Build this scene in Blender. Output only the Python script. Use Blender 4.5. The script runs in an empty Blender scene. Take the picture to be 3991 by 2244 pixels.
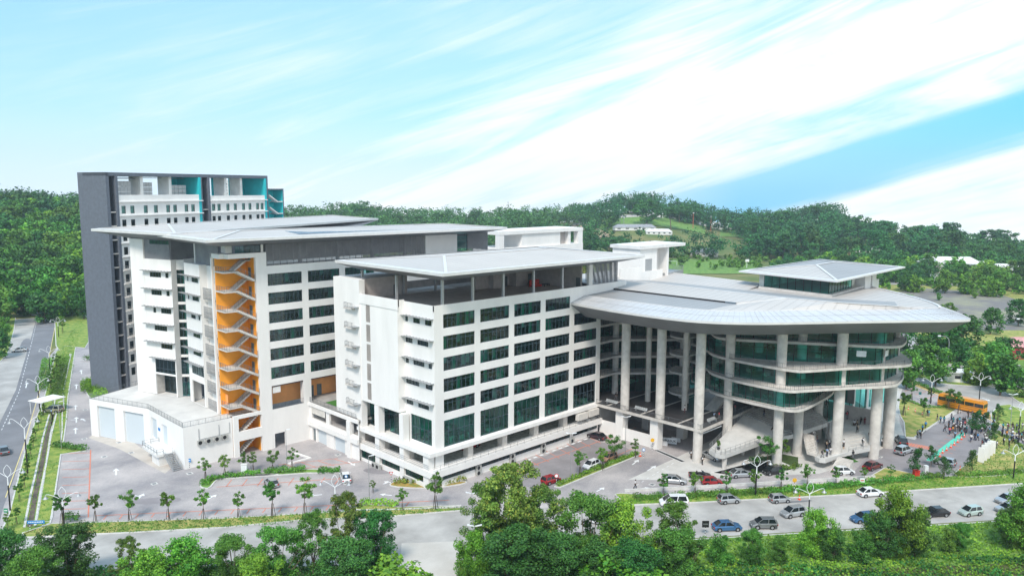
import bpy, bmesh, math, random
import numpy as np
from mathutils import Vector, Matrix
rad=math.radians
random.seed(7); RNG=np.random.default_rng(7)
sc=bpy.context.scene
# ------------------------------------------------------------------ camera
CH=55.0; FPX=3003.76; CX,CY=1995.5,1122.0; KD=3991/2575
PIT,ROL,YAW=rad(7.34269),rad(0.17642),rad(45.28613)
_d=Vector((math.cos(PIT)*math.cos(YAW),math.cos(PIT)*math.sin(YAW),-math.sin(PIT)))
_r=Vector((math.sin(YAW),-math.cos(YAW),0)); _u=_r.cross(_d)
cR=math.cos(ROL)*_r+math.sin(ROL)*_u; cU=-math.sin(ROL)*_r+math.cos(ROL)*_u
cam=bpy.data.cameras.new('camera'); co=bpy.data.objects.new('camera',cam); sc.collection.objects.link(co)
cam.sensor_width=36; cam.lens=36*FPX/3991; cam.clip_start=1; cam.clip_end=9000
M=Matrix((cR,cU,-_d)).transposed().to_4x4(); M.translation=(0,0,CH); co.matrix_world=M
sc.camera=co
def S(x,y,z=0.0):                 # photograph pixel (3991 wide) -> point on the level z
    v=_d*FPX+cR*(x-CX)-cU*(y-CY); t=(z-CH)/v.z
    return Vector((v.x*t,v.y*t,z))
def D(x,y,z=0.0): return S(x*KD,y*KD,z)
ZO=dict(z1=(250,600,2.0608),z2=(250,1100,1.8096),z3=(1300,900,1.8096),z4=(2200,900,1.6086),q1=(0,1600,1.84),q2=(1300,1600,1.84),
 q3=(2500,1600,1.7277),q6=(2400,680,1.6191),q5=(1000,680,1.7173),n=(2300,1400,3.217),m=(2950,1400,3.217),l=(3300,1250,2.896),
 r3=(1350,1650,5.152),r4=(1950,1500,5.152),w=(3400,1500,2.896),k=(0,650,1.0),t=(2700,950,2.3418),g=(1850,850,2.3418))
def Z(o,x,y,z=0.0):
    a=ZO[o]; return S(a[0]+x/a[2],a[1]+y/a[2],z)
def proj(p):
    v=Vector(p)-Vector((0,0,CH)); q=v.dot(_d); return CX+FPX*v.dot(cR)/q, CY-FPX*v.dot(cU)/q
# ------------------------------------------------------------------ sun and sky
SUN_EL=rad(50); SUN_DIR=Vector((-0.74,-0.50,0)).normalized()
sun=bpy.data.lights.new('sun','SUN'); sun.energy=2.3; sun.angle=rad(14); sun.color=(1,.93,.84)
so=bpy.data.objects.new('sun',sun); sc.collection.objects.link(so)
sv=Vector((SUN_DIR.x*math.cos(SUN_EL),SUN_DIR.y*math.cos(SUN_EL),math.sin(SUN_EL)))
so.rotation_euler=sv.to_track_quat('Z','Y').to_euler(); so.location=sv*500
w=bpy.data.worlds.new('World'); sc.world=w; w.use_nodes=True
def build_world():
    nt=w.node_tree; N=nt.nodes; L=nt.links; N.clear()
    out=N.new('ShaderNodeOutputWorld'); bg=N.new('ShaderNodeBackground'); bg.inputs[1].default_value=0.13
    sky=N.new('ShaderNodeTexSky'); sky.sky_type='NISHITA'; sky.sun_disc=False; sky.sun_elevation=SUN_EL
    sky.sun_rotation=math.atan2(SUN_DIR.x,SUN_DIR.y); sky.altitude=60; sky.air_density=1.0; sky.dust_density=.6; sky.ozone_density=2.0
    tc=N.new('ShaderNodeTexCoord'); sep=N.new('ShaderNodeSeparateXYZ'); L.new(tc.outputs['Generated'],sep.inputs[0])
    def math_(op,a,b=None,c=None):
        m_=N.new('ShaderNodeMath'); m_.operation=op
        for i,v in enumerate((a,b,c)):
            if v is None: continue
            if isinstance(v,(int,float)): m_.inputs[i].default_value=v
            else: L.new(v,m_.inputs[i])
        return m_.outputs[0]
    # bearing (clockwise from north-east) and elevation of the sky, in degrees
    X,Y,Z_=sep.outputs
    right=math_('SUBTRACT',math_('MULTIPLY',X,.7071),math_('MULTIPLY',Y,.7071)); fwd=math_('ADD',math_('MULTIPLY',X,.7071),math_('MULTIPLY',Y,.7071))
    az=math_('MULTIPLY',math_('ARCTAN2',right,fwd),57.296); el=math_('MULTIPLY',math_('ARCSINE',Z_),57.296)
    p=math_('SUBTRACT',math_('MULTIPLY',el,.951),math_('MULTIPLY',az,.309)); q=math_('ADD',math_('MULTIPLY',el,.309),math_('MULTIPLY',az,.951))
    def noise(sx,sy,off,det,rough=.55,dist=0.):
        c_=N.new('ShaderNodeCombineXYZ'); L.new(math_('MULTIPLY_ADD',q,sx,off),c_.inputs[0]); L.new(math_('MULTIPLY',p,sy),c_.inputs[1])
        n_=N.new('ShaderNodeTexNoise'); n_.inputs['Scale'].default_value=1; n_.inputs['Detail'].default_value=det; n_.inputs['Roughness'].default_value=rough; n_.inputs['Distortion'].default_value=dist; L.new(c_.outputs[0],n_.inputs['Vector']); return n_.outputs[0]
    def ramp(v,pts):
        r_=N.new('ShaderNodeValToRGB'); e=r_.color_ramp.elements; r_.color_ramp.interpolation='EASE'
        for i,(x,c) in enumerate(pts):
            k=e[i] if i<2 else e.new(x); k.position=x; k.color=(*((c,)*3 if isinstance(c,(int,float)) else c),1)
        L.new(v,r_.inputs[0]); return r_.outputs[0]
    pn=math_('MULTIPLY_ADD',p,1/60,.5)      # -30..30 degrees -> 0..1
    base=ramp(pn,[(0,.75),(.365,.62),(.385,.30),(.396,.0),(.416,.02),(.437,.55),(.50,.74),(.57,.58),(.66,.32),(.80,.22),(1,.40)])
    st=math_('SUBTRACT',noise(.03,.30,3.1,8,.62,1.6),.5); big=math_('SUBTRACT',noise(.05,.12,11.7,3,.5,.8),.5); fine=math_('SUBTRACT',noise(.12,1.5,7.7,7,.62,.8),.5)
    nf=ramp(pn,[(0,.5),(.37,.8),(.392,.15),(.418,.2),(.45,1),(.56,.9),(.66,.6),(1,.5)]); nz=math_('ADD',math_('ADD',math_('MULTIPLY',st,1.8),math_('MULTIPLY',big,1.3)),math_('MULTIPLY',fine,.45)); m1=math_('ADD',base,math_('MULTIPLY',nz,nf))
    veil=N.new('ShaderNodeMapRange'); veil.inputs[1].default_value=0; veil.inputs[2].default_value=5.5; veil.inputs[3].default_value=.62; veil.inputs[4].default_value=0; L.new(el,veil.inputs[0])
    vl=N.new('ShaderNodeMapRange'); vl.inputs[1].default_value=4; vl.inputs[2].default_value=16; vl.inputs[3].default_value=1; vl.inputs[4].default_value=.15; L.new(az,vl.inputs[0])
    msk=ramp(m1,[(.12,0.),(.88,1.)]); msk=math_('MAXIMUM',msk,math_('MULTIPLY',veil.outputs[0],vl.outputs[0]))
    blue=ramp(pn,[(.30,(2.6,4.9,6.4)),(.40,(.45,3.5,6.0)),(.50,(1.9,4.5,6.1)),(.70,(2.5,4.5,5.9)),(1,(1.6,3.7,5.7))])
    hz=N.new('ShaderNodeMapRange'); hz.inputs[1].default_value=-2; hz.inputs[2].default_value=8; hz.inputs[3].default_value=1; hz.inputs[4].default_value=0; L.new(el,hz.inputs[0])
    tint=N.new('ShaderNodeMix'); tint.data_type='RGBA'; tint.inputs[0].default_value=.82; L.new(sky.outputs[0],tint.inputs[6]); L.new(blue,tint.inputs[7])
    mx=N.new('ShaderNodeMix'); mx.data_type='RGBA'; L.new(msk,mx.inputs[0]); L.new(tint.outputs[2],mx.inputs[6]); L.new(ramp(pn,[(0,(6.0,6.2,6.3)),(.56,(5.9,6.15,6.3)),(.72,(5.0,5.6,6.3)),(1,(5.3,5.8,6.3))]),mx.inputs[7])
    L.new(mx.outputs[2],bg.inputs[0]); L.new(bg.outputs[0],out.inputs[0])
build_world()
sc.view_settings.view_transform='Standard'; sc.view_settings.look='None'; sc.view_settings.exposure=0.62; sc.view_settings.gamma=1
sc.render.engine='CYCLES'
sc.cycles.max_bounces=8; sc.cycles.transparent_max_bounces=16; sc.cycles.volume_bounces=0
# ------------------------------------------------------------------ materials
MATS={}
def mat(name,col,rough=.8,metal=0,var=.12,scale=.5,col2=None,bump=0,coat=0,spec=.5,detail=4,stretch=None,thr=(.35,.65)):
    if name in MATS: return MATS[name]
    m_=bpy.data.materials.new(name); m_.use_nodes=True; nt=m_.node_tree; N=nt.nodes; L=nt.links; b=N['Principled BSDF']
    b.inputs['Roughness'].default_value=rough; b.inputs['Metallic'].default_value=metal; b.inputs['Specular IOR Level'].default_value=spec
    if coat: b.inputs['Coat Weight'].default_value=coat
    tc=N.new('ShaderNodeTexCoord'); no=N.new('ShaderNodeTexNoise'); no.inputs['Scale'].default_value=scale; no.inputs['Detail'].default_value=detail; no.inputs['Roughness'].default_value=.62
    src=tc.outputs['Object']
    if stretch:
        mp=N.new('ShaderNodeMapping'); mp.inputs['Scale'].default_value=stretch; L.new(src,mp.inputs[0]); src=mp.outputs[0]
    L.new(src,no.inputs['Vector'])
    rp=N.new('ShaderNodeValToRGB'); a=rp.color_ramp.elements
    a[0].position=thr[0]; a[1].position=thr[1]
    c=Vector(col)
    lo=c*(1-var) if col2 is None else c; hi=c*(1+var) if col2 is None else Vector(col2)
    a[0].color=(*[min(1,v) for v in lo],1); a[1].color=(*[min(1,v) for v in hi],1)
    L.new(no.outputs[0],rp.inputs[0]); L.new(rp.outputs[0],b.inputs['Base Color'])
    if bump:
        bp=N.new('ShaderNodeBump'); bp.inputs['Strength'].default_value=bump; L.new(no.outputs[0],bp.inputs['Height']); L.new(bp.outputs[0],b.inputs['Normal'])
    MATS[name]=m_; return m_
def glassmat(name,tint,refl=.10,rough=.03,col=(.9,1,1)):
    m_=bpy.data.materials.new(name); m_.use_nodes=True; nt=m_.node_tree; N=nt.nodes; L=nt.links; N.clear()
    out=N.new('ShaderNodeOutputMaterial'); tr=N.new('ShaderNodeBsdfTransparent'); tr.inputs[0].default_value=(*tint,1)
    gl=N.new('ShaderNodeBsdfGlossy'); gl.inputs[0].default_value=(*col,1); gl.inputs['Roughness'].default_value=rough
    lw=N.new('ShaderNodeFresnel'); lw.inputs[0].default_value=1.45
    mr=N.new('ShaderNodeMath'); mr.operation='MULTIPLY_ADD'; mr.inputs[1].default_value=.9; mr.inputs[2].default_value=refl-.04; mr.use_clamp=True; L.new(lw.outputs[0],mr.inputs[0])
    mx=N.new('ShaderNodeMixShader'); L.new(mr.outputs[0],mx.inputs[0]); L.new(tr.outputs[0],mx.inputs[1]); L.new(gl.outputs[0],mx.inputs[2]); L.new(mx.outputs[0],out.inputs[0])
    MATS[name]=m_; return m_
def ribmat(name,col,period=.6,ang=0,strength=.35,rough=.5,metal=.0,dark=.78):
    m_=bpy.data.materials.new(name); m_.use_nodes=True; nt=m_.node_tree; N=nt.nodes; L=nt.links; b=N['Principled BSDF']
    b.inputs['Roughness'].default_value=rough; b.inputs['Metallic'].default_value=metal
    tc=N.new('ShaderNodeTexCoord'); mp=N.new('ShaderNodeMapping'); mp.inputs['Rotation'].default_value=(0,0,ang); L.new(tc.outputs['Object'],mp.inputs[0])
    sp=N.new('ShaderNodeSeparateXYZ'); L.new(mp.outputs[0],sp.inputs[0])
    a=N.new('ShaderNodeMath'); a.operation='MULTIPLY'; a.inputs[1].default_value=1/period; L.new(sp.outputs[0],a.inputs[0])
    f=N.new('ShaderNodeMath'); f.operation='FRACT'; L.new(a.outputs[0],f.inputs[0])
    rp=N.new('ShaderNodeValToRGB'); e=rp.color_ramp.elements; c=Vector(col)
    e[0].position=0; e[0].color=(*(c*dark),1); e[1].position=.22; e[1].color=(*c,1); L.new(f.outputs[0],rp.inputs[0])
    no=N.new('ShaderNodeTexNoise'); no.inputs['Scale'].default_value=.12; no.inputs['Detail'].default_value=5; L.new(tc.outputs['Object'],no.inputs['Vector'])
    mm=N.new('ShaderNodeMapRange'); mm.inputs[3].default_value=.86; mm.inputs[4].default_value=1.1; L.new(no.outputs[0],mm.inputs[0])
    mu=N.new('ShaderNodeMix'); mu.data_type='RGBA'; mu.blend_type='MULTIPLY'; mu.inputs[0].default_value=1; L.new(rp.outputs[0],mu.inputs[6]); L.new(mm.outputs[0],mu.inputs[7])
    L.new(mu.outputs[2],b.inputs['Base Color'])
    bp=N.new('ShaderNodeBump'); bp.inputs['Strength'].default_value=strength; bp.inputs['Distance'].default_value=.05; L.new(rp.outputs[0],bp.inputs['Height']); L.new(bp.outputs[0],b.inputs['Normal'])
    MATS[name]=m_; return m_
def leafmat(name,c1,c2,c3=None,trans=.25):
    m_=bpy.data.materials.new(name); m_.use_nodes=True; nt=m_.node_tree; N=nt.nodes; L=nt.links; N.clear()
    out=N.new('ShaderNodeOutputMaterial'); ge=N.new('ShaderNodeNewGeometry'); oi=N.new('ShaderNodeObjectInfo')
    rp=N.new('ShaderNodeValToRGB'); e=rp.color_ramp.elements; e[0].color=(*c1,1); e[1].color=(*c2,1)
    if c3: x=e.new(.9); x.color=(*c2,1); e[-1].color=(*c3,1)
    L.new(ge.outputs['Random Per Island'],rp.inputs[0])
    tc=N.new('ShaderNodeTexCoord'); no=N.new('ShaderNodeTexNoise'); no.inputs['Scale'].default_value=.35; L.new(tc.outputs['Object'],no.inputs['Vector'])
    mr=N.new('ShaderNodeMapRange'); mr.inputs[1].default_value=.3; mr.inputs[2].default_value=.7; mr.inputs[3].default_value=.72; mr.inputs[4].default_value=1.3; L.new(no.outputs[0],mr.inputs[0])
    m2=N.new('ShaderNodeMapRange'); m2.inputs[3].default_value=.8; m2.inputs[4].default_value=1.22; L.new(oi.outputs['Random'],m2.inputs[0])
    nb=N.new('ShaderNodeTexNoise'); nb.inputs['Scale'].default_value=.055; nb.inputs['Detail'].default_value=2; L.new(tc.outputs['Object'],nb.inputs['Vector']); mb2=N.new('ShaderNodeMapRange'); mb2.inputs[1].default_value=.35; mb2.inputs[2].default_value=.65; mb2.inputs[3].default_value=.62; mb2.inputs[4].default_value=1.35; L.new(nb.outputs[0],mb2.inputs[0])
    mv=N.new('ShaderNodeMath'); mv.operation='MULTIPLY'; L.new(m2.outputs[0],mv.inputs[0]); L.new(mb2.outputs[0],mv.inputs[1])
    mu=N.new('ShaderNodeMath'); mu.operation='MULTIPLY'; L.new(mr.outputs[0],mu.inputs[0]); L.new(mv.outputs[0],mu.inputs[1])
    mx=N.new('ShaderNodeMix'); mx.data_type='RGBA'; mx.blend_type='MULTIPLY'; mx.inputs[0].default_value=1; L.new(rp.outputs[0],mx.inputs[6]); L.new(mu.outputs[0],mx.inputs[7])
    hs=N.new('ShaderNodeHueSaturation'); m3=N.new('ShaderNodeMapRange'); m3.inputs[3].default_value=.48; m3.inputs[4].default_value=.525
    mw=N.new('ShaderNodeMath'); mw.operation='FRACT'; m4=N.new('ShaderNodeMath'); m4.operation='MULTIPLY'; m4.inputs[1].default_value=7.3; L.new(oi.outputs['Random'],m4.inputs[0]); L.new(m4.outputs[0],mw.inputs[0]); L.new(mw.outputs[0],m3.inputs[0])
    L.new(m3.outputs[0],hs.inputs['Hue']); L.new(mx.outputs[2],hs.inputs['Color'])
    df=N.new('ShaderNodeBsdfPrincipled'); df.inputs['Roughness'].default_value=.55; df.inputs['Specular IOR Level'].default_value=.3; L.new(hs.outputs[0],df.inputs['Base Color'])
    tl=N.new('ShaderNodeBsdfTranslucent'); L.new(hs.outputs[0],tl.inputs[0])
    ms=N.new('ShaderNodeMixShader'); ms.inputs[0].default_value=trans; L.new(df.outputs[0],ms.inputs[1]); L.new(tl.outputs[0],ms.inputs[2]); L.new(ms.outputs[0],out.inputs[0])
    MATS[name]=m_; return m_
WHITE=mat('white_paint',(.83,.81,.785),.75,var=.05,scale=.25,stretch=(1,1,.25),detail=6)
WHITE2=mat('weathered_white',(.74,.73,.71),.8,var=.10,scale=.35,detail=7)
CONC=mat('concrete',(.60,.565,.525),.88,var=.14,scale=.7,detail=7)
CONCD=mat('raw_plaster',(.46,.42,.40),.9,var=.12,scale=.9,detail=7)
PLAZA=mat('light_concrete',(.58,.565,.54),.85,var=.09,scale=.4,detail=7)
DGREY=mat('charcoal_render',(.125,.142,.175),.85,var=.10,scale=1.2)
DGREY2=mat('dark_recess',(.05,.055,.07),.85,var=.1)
ORANGE=mat('orange_paint',(.93,.37,.03),.7,var=.06,scale=.4)
ORANGE2=mat('pale_orange_paint',(.92,.42,.15),.7,var=.06,scale=.5)
TURQ=mat('turquoise_paint',(.02,.50,.55),.7,var=.05)
METAL=mat('fascia_metal',(.70,.69,.68),.45,.1,var=.05,scale=.6)
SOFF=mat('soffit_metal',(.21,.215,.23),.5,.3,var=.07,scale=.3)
PANEL=ribmat('panel_metal',(.74,.75,.76),1.6,0,.2,.4,dark=.72)
GALV=mat('galvanised_steel',(.42,.43,.44),.45,.5,var=.1,scale=3)
RAIL=mat('rail_steel',(.20,.215,.23),.5,.4,var=.05)
FRAME=mat('window_frame',(.075,.12,.15),.5,.2,var=.05)
BLACK=mat('black_paint',(.012,.012,.014),.5,var=.1)
YEL=mat('yellow_paint',(.75,.42,.02),.7)
RED=mat('red_paint',(.55,.03,.02),.6)
BLUE=mat('blue_paint',(.02,.22,.55),.6)
INTER=mat('interior_wall',(.68,.70,.64),.9,var=.25,scale=.3,detail=2)
INTFL=mat('interior_floor',(.50,.52,.48),.8,var=.3,scale=1.2,detail=3)
FURN=mat('furniture',(.42,.40,.33),.8,var=.5,scale=.9,detail=2)
LOUV=mat('louvre_mesh',(.30,.30,.315),.7,.2,var=.12,scale=.5)
LAMPW=mat('lamp_white',(.8,.82,.84),.4)
GLASS=glassmat('window_glass',(.26,.58,.54),.07)
GLASST=glassmat('teal_glass',(.26,.86,.77),.055)
SHUT=ribmat('roller_shutter',(.60,.66,.70),.22,rad(90),.3,.6,dark=.85)
ROOFA=ribmat('roof_sheet_a',(.56,.52,.485),1.7,0,.35,.6,dark=.80)
ROOFY=ribmat('roof_sheet_b',(.53,.50,.475),1.7,rad(90),.35,.55)
ROOFC=ribmat('roof_sheet_c',(.34,.34,.345),1.7,rad(90),.35,.5)
PV=mat('solar_panel',(.10,.12,.16),.25,.2,var=.15,scale=.5)
GRASS=mat('grass',(.10,.22,.03),.95,col2=(.34,.38,.08),scale=.55,detail=12,thr=(.36,.64))
GRASSD=mat('dry_grass',(.17,.26,.04),.95,col2=(.48,.40,.14),scale=.5,detail=12,thr=(.38,.64))
GRASSB=mat('bright_grass',(.08,.20,.03),.95,col2=(.21,.34,.07),scale=.4,detail=12,thr=(.36,.64))
TURF=mat('turf',(.05,.17,.02),.95,var=.2,scale=2)
EARTH=mat('earth',(.09,.15,.03),.95,col2=(.22,.20,.07),scale=.03,detail=10,thr=(.4,.62))
DIRT=mat('dirt',(.50,.47,.43),.95,col2=(.62,.59,.55),scale=.15,detail=9)
CLAY=mat('clay',(.45,.30,.19),.95,col2=(.55,.42,.30),scale=.1,detail=9)
ASPH=mat('asphalt',(.20,.20,.215),.9,var=.16,scale=.12,detail=10)
ROADL=mat('pale_road',(.32,.305,.29),.9,col2=(.52,.50,.475),scale=.13,detail=11,thr=(.35,.68))
KERB=mat('kerb_concrete',(.60,.59,.57),.9,var=.12,scale=1)
LINEW=mat('line_white',(.78,.79,.8),.8,var=.12,scale=1.5)
LINER=mat('line_red',(.66,.22,.14),.8,col2=(.44,.30,.27),scale=1.2,thr=(.52,.8))
WATER=mat('dark_water',(.006,.008,.01),.04,var=.1)
def paving():
    m_=bpy.data.materials.new('block_paving'); m_.use_nodes=True; nt=m_.node_tree; N=nt.nodes; L=nt.links; b=N['Principled BSDF']; b.inputs['Roughness'].default_value=.88
    tc=N.new('ShaderNodeTexCoord'); br=N.new('ShaderNodeTexBrick'); br.inputs['Scale'].default_value=1.6; br.inputs['Color1'].default_value=(.32,.305,.315,1); br.inputs['Color2'].default_value=(.38,.36,.365,1); br.inputs['Mortar'].default_value=(.25,.24,.245,1); br.inputs['Mortar Size'].default_value=.03
    L.new(tc.outputs['Object'],br.inputs['Vector'])
    no=N.new('ShaderNodeTexNoise'); no.inputs['Scale'].default_value=.06; no.inputs['Detail'].default_value=10; no.inputs['Roughness'].default_value=.65; L.new(tc.outputs['Object'],no.inputs['Vector'])
    rp=N.new('ShaderNodeValToRGB'); e=rp.color_ramp.elements; e[0].position=.36; e[0].color=(.80,.80,.83,1); e[1].position=.66; e[1].color=(1.65,1.58,1.5,1); L.new(no.outputs[0],rp.inputs[0])
    mu=N.new('ShaderNodeMix'); mu.data_type='RGBA'; mu.blend_type='MULTIPLY'; mu.inputs[0].default_value=1; L.new(br.outputs[0],mu.inputs[6]); L.new(rp.outputs[0],mu.inputs[7]); L.new(mu.outputs[2],b.inputs['Base Color'])
    MATS['block_paving']=m_; return m_
PAVE=paving()
LEAF=[leafmat('leaf_mid',(.045,.15,.02),(.16,.34,.045),trans=.14),
      leafmat('leaf_dark',(.022,.10,.02),(.075,.21,.035),trans=.14),
      leafmat('leaf_bright',(.065,.22,.02),(.23,.44,.04),trans=.14),
      leafmat('leaf_olive',(.06,.14,.02),(.20,.31,.05),(.36,.36,.06),trans=.14),
      leafmat('leaf_rusty',(.09,.16,.018),(.24,.30,.045),(.48,.26,.05),trans=.14),
      leafmat('leaf_blue',(.022,.105,.028),(.075,.235,.05),trans=.14)]
BARK=mat('bark',(.16,.12,.085),.95,var=.3,scale=3)
# ------------------------------------------------------------------ mesh helpers
class Fr:
    def __init__(s,x,y,deg): s.o=Vector((x,y)); a=rad(deg); s.a=a; s.u=Vector((math.cos(a),math.sin(a))); s.n=Vector((math.sin(a),-math.cos(a)))
    def p(s,u,n,z): q=s.o+s.u*u+s.n*n; return (q.x,q.y,z)
    def mat(s,u,n,z): return Matrix.Translation(Vector(s.p(u,n,z)))@Matrix.Rotation(s.a,4,'Z')
class MB:
    def __init__(s): s.v=[]; s.f=[]; s.mi=[]; s.c=0
    def add(s,vs,fs):
        b=len(s.v); s.v+=[tuple(map(float,v)) for v in vs]; s.f+=[tuple(b+i for i in f) for f in fs]; s.mi+=[s.c]*len(fs)
    def hexa(s,b,t):  # bottom 4, top 4
        n=len(b); s.add(list(b)+list(t),[tuple(reversed(range(n))),tuple(range(n,2*n))]+[(i,(i+1)%n,n+(i+1)%n,n+i) for i in range(n)])
    def box(s,x0,x1,y0,y1,z0,z1): s.hexa([(x0,y0,z0),(x1,y0,z0),(x1,y1,z0),(x0,y1,z0)],[(x0,y0,z1),(x1,y0,z1),(x1,y1,z1),(x0,y1,z1)])
    def fbox(s,fr,u0,u1,n0,n1,z0,z1): # n outward
        P=[(u0,n1),(u1,n1),(u1,n0),(u0,n0)]; s.hexa([fr.p(u,n,z0) for u,n in P],[fr.p(u,n,z1) for u,n in P])
    def prism(s,poly,z0,z1):
        poly=[(p[0],p[1]) for p in poly]
        ar=sum(poly[i][0]*poly[(i+1)%len(poly)][1]-poly[(i+1)%len(poly)][0]*poly[i][1] for i in range(len(poly)))
        if ar<0: poly=poly[::-1]
        s.hexa([(x,y,z0) for x,y in poly],[(x,y,z1) for x,y in poly])
    def sheet(s,poly,z=None):
        P=[(p[0],p[1],p[2] if z is None else z) for p in poly]
        ar=sum(P[i][0]*P[(i+1)%len(P)][1]-P[(i+1)%len(P)][0]*P[i][1] for i in range(len(P)))
        if ar<0: P=P[::-1]
        s.add(P,[tuple(range(len(P)))])
    def quad(s,*p): s.add(p,[tuple(range(len(p)))])
    def tube(s,a,b,r0,r1=None,seg=8,cap=True):
        r1=r0 if r1 is None else r1; a=Vector(a); b=Vector(b); d=(b-a).normalized(); x=d.orthogonal().normalized(); y=d.cross(x)
        A=[];B=[]
        for i in range(seg):
            t=2*math.pi*i/seg; o=x*math.cos(t)+y*math.sin(t); A.append(a+o*r0); B.append(b+o*r1)
        F=[(i,(i+1)%seg,seg+(i+1)%seg,seg+i) for i in range(seg)]
        if cap: F+=[tuple(reversed(range(seg))),tuple(range(seg,2*seg))]
        s.add(A+B,F)
    def path(s,pts,r,seg=6,r1=None):
        n=len(pts)-1
        for i in range(n):
            a=r if r1 is None else r+(r1-r)*i/n; b=r if r1 is None else r+(r1-r)*(i+1)/n
            s.tube(pts[i],pts[i+1],a,b,seg)
    def bar(s,a,b,w,h):  # horizontal-ish bar of width w, height h
        a=Vector(a); b=Vector(b); d=(b-a); t=Vector((-d.y,d.x,0)); t=t.normalized()*w/2 if t.length>1e-6 else Vector((w/2,0,0)); k=Vector((0,0,h))
        s.hexa([a-t,b-t,b+t,a+t],[a-t+k,b-t+k,b+t+k,a+t+k])
    def lathe(s,prof,c=(0,0,0),seg=12):
        V=[];F=[]
        for r,z in prof:
            for i in range(seg): t=2*math.pi*i/seg; V.append((c[0]+r*math.cos(t),c[1]+r*math.sin(t),c[2]+z))
        for k in range(len(prof)-1):
            for i in range(seg): F.append((k*seg+i,k*seg+(i+1)%seg,(k+1)*seg+(i+1)%seg,(k+1)*seg+i))
        F.append(tuple(reversed(range(seg)))); F.append(tuple((len(prof)-1)*seg+i for i in range(seg)))
        s.add(V,F)
    def facade(s,fr,u0,u1,z0,z1,holes,depth=.4):
        U=sorted({u0,u1,*[h[0] for h in holes],*[h[1] for h in holes]}); W=sorted({z0,z1,*[h[2] for h in holes],*[h[3] for h in holes]})
        U=[u for u in U if u0<=u<=u1]; W=[z for z in W if z0<=z<=z1]
        for i in range(len(U)-1):
            # merge vertical runs
            run=None
            for j in range(len(W)-1):
                um=(U[i]+U[i+1])/2; zm=(W[j]+W[j+1])/2
                hole=any(h[0]<um<h[1] and h[2]<zm<h[3] for h in holes)
                if not hole: s.quad(fr.p(U[i],0,W[j]),fr.p(U[i+1],0,W[j]),fr.p(U[i+1],0,W[j+1]),fr.p(U[i],0,W[j+1]))
        for h in holes:
            a,b,c,d=h[:4]; c_=max(c,z0); d_=min(d,z1)
            s.quad(fr.p(a,0,c_),fr.p(a,0,d_),fr.p(a,-depth,d_),fr.p(a,-depth,c_)); s.quad(fr.p(b,0,d_),fr.p(b,0,c_),fr.p(b,-depth,c_),fr.p(b,-depth,d_))
            s.quad(fr.p(b,0,c_),fr.p(a,0,c_),fr.p(a,-depth,c_),fr.p(b,-depth,c_)); s.quad(fr.p(a,0,d_),fr.p(b,0,d_),fr.p(b,-depth,d_),fr.p(a,-depth,d_))
    def build(s,name,m,parent=None,smooth=False,link=True):
        me=bpy.data.meshes.new(name); me.from_pydata(s.v,[],s.f)
        for x in (m if isinstance(m,(list,tuple)) else [m]): me.materials.append(x)
        if isinstance(m,(list,tuple)): me.polygons.foreach_set('material_index',s.mi)
        if smooth: me.polygons.foreach_set('use_smooth',[True]*len(me.polygons))
        me.update(); o=bpy.data.objects.new(name,me)
        if link: sc.collection.objects.link(o)
        if parent: o.parent=parent; o.matrix_parent_inverse=parent.matrix_world.inverted() if False else Matrix.Translation(-Vector(parent.location)) if parent.get('flat') else Matrix.Identity(4)
        return o
def boxes(name,m,par,L):
    for b in L: q=MB(); q.box(*b); q.build(name,m,par)
def tag(o,label=None,cat=None,group=None,kind=None):
    if label: o['label']=label
    if cat: o['category']=cat
    if group: o['group']=group
    if kind: o['kind']=kind
    return o
def empty(name,loc=(0,0,0),label=None,cat=None,group=None,rz=0,flat=False):
    o=bpy.data.objects.new(name,None); sc.collection.objects.link(o); o.location=loc; o.rotation_euler=(0,0,rz); o.empty_display_size=.1
    if flat: o['flat']=1
    return tag(o,label,cat,group)
def struct(name,mb,m): return tag(mb.build(name,m),kind='structure')
def copy_tree(root,loc,rz=0,scale=None,label=None,group=None,mats=None):
    def cp(o,par):
        c=o.copy(); sc.collection.objects.link(c)
        if par: c.parent=par
        for ch in [x for x in list(o.children) if not x.get('skip')]: cp(ch,c)
        return c
    r=cp(root,None); r.location=loc; r.rotation_euler=(0,0,rz)
    if scale is not None: r.scale=(scale,)*3 if isinstance(scale,(int,float)) else scale
    if label: r['label']=label
    if group: r['group']=group
    return r
def place(root,loc,rz=0,scale=1):
    root.location=loc; root.rotation_euler=(0,0,rz); root.scale=(scale,)*3 if isinstance(scale,(int,float)) else scale
PROTO=bpy.data.collections.new('prototypes')
def inst(src,name,parent,mx):   # another part sharing a mesh
    o=bpy.data.objects.new(name,src.data); sc.collection.objects.link(o); o.parent=parent
    o.matrix_parent_inverse=Matrix.Translation(-Vector(parent.location)) if parent.get('flat') else Matrix.Identity(4)
    o.matrix_basis=mx; return o
ORD=['leftmost','second from left','third from left','fourth from left','fifth from left','sixth from left','seventh from left','eighth from left','ninth from left','tenth from left','eleventh from left','twelfth from left']
def ordinals(objs,rightmost=True):
    objs=sorted(objs,key=lambda o:proj(o.location)[0]); n=len(objs)
    for i,o in enumerate(objs):
        if n==1: continue
        t=ORD[i] if i<len(ORD) and i<=n//2+1 or i<6 and i<n-3 else None
        if n-1-i<n//2 and rightmost: j=n-1-i; t='rightmost' if j==0 else ORD[j].replace('left','right') if j<len(ORD) else None
        if t: o['label']=o['label']+', '+t
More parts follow.
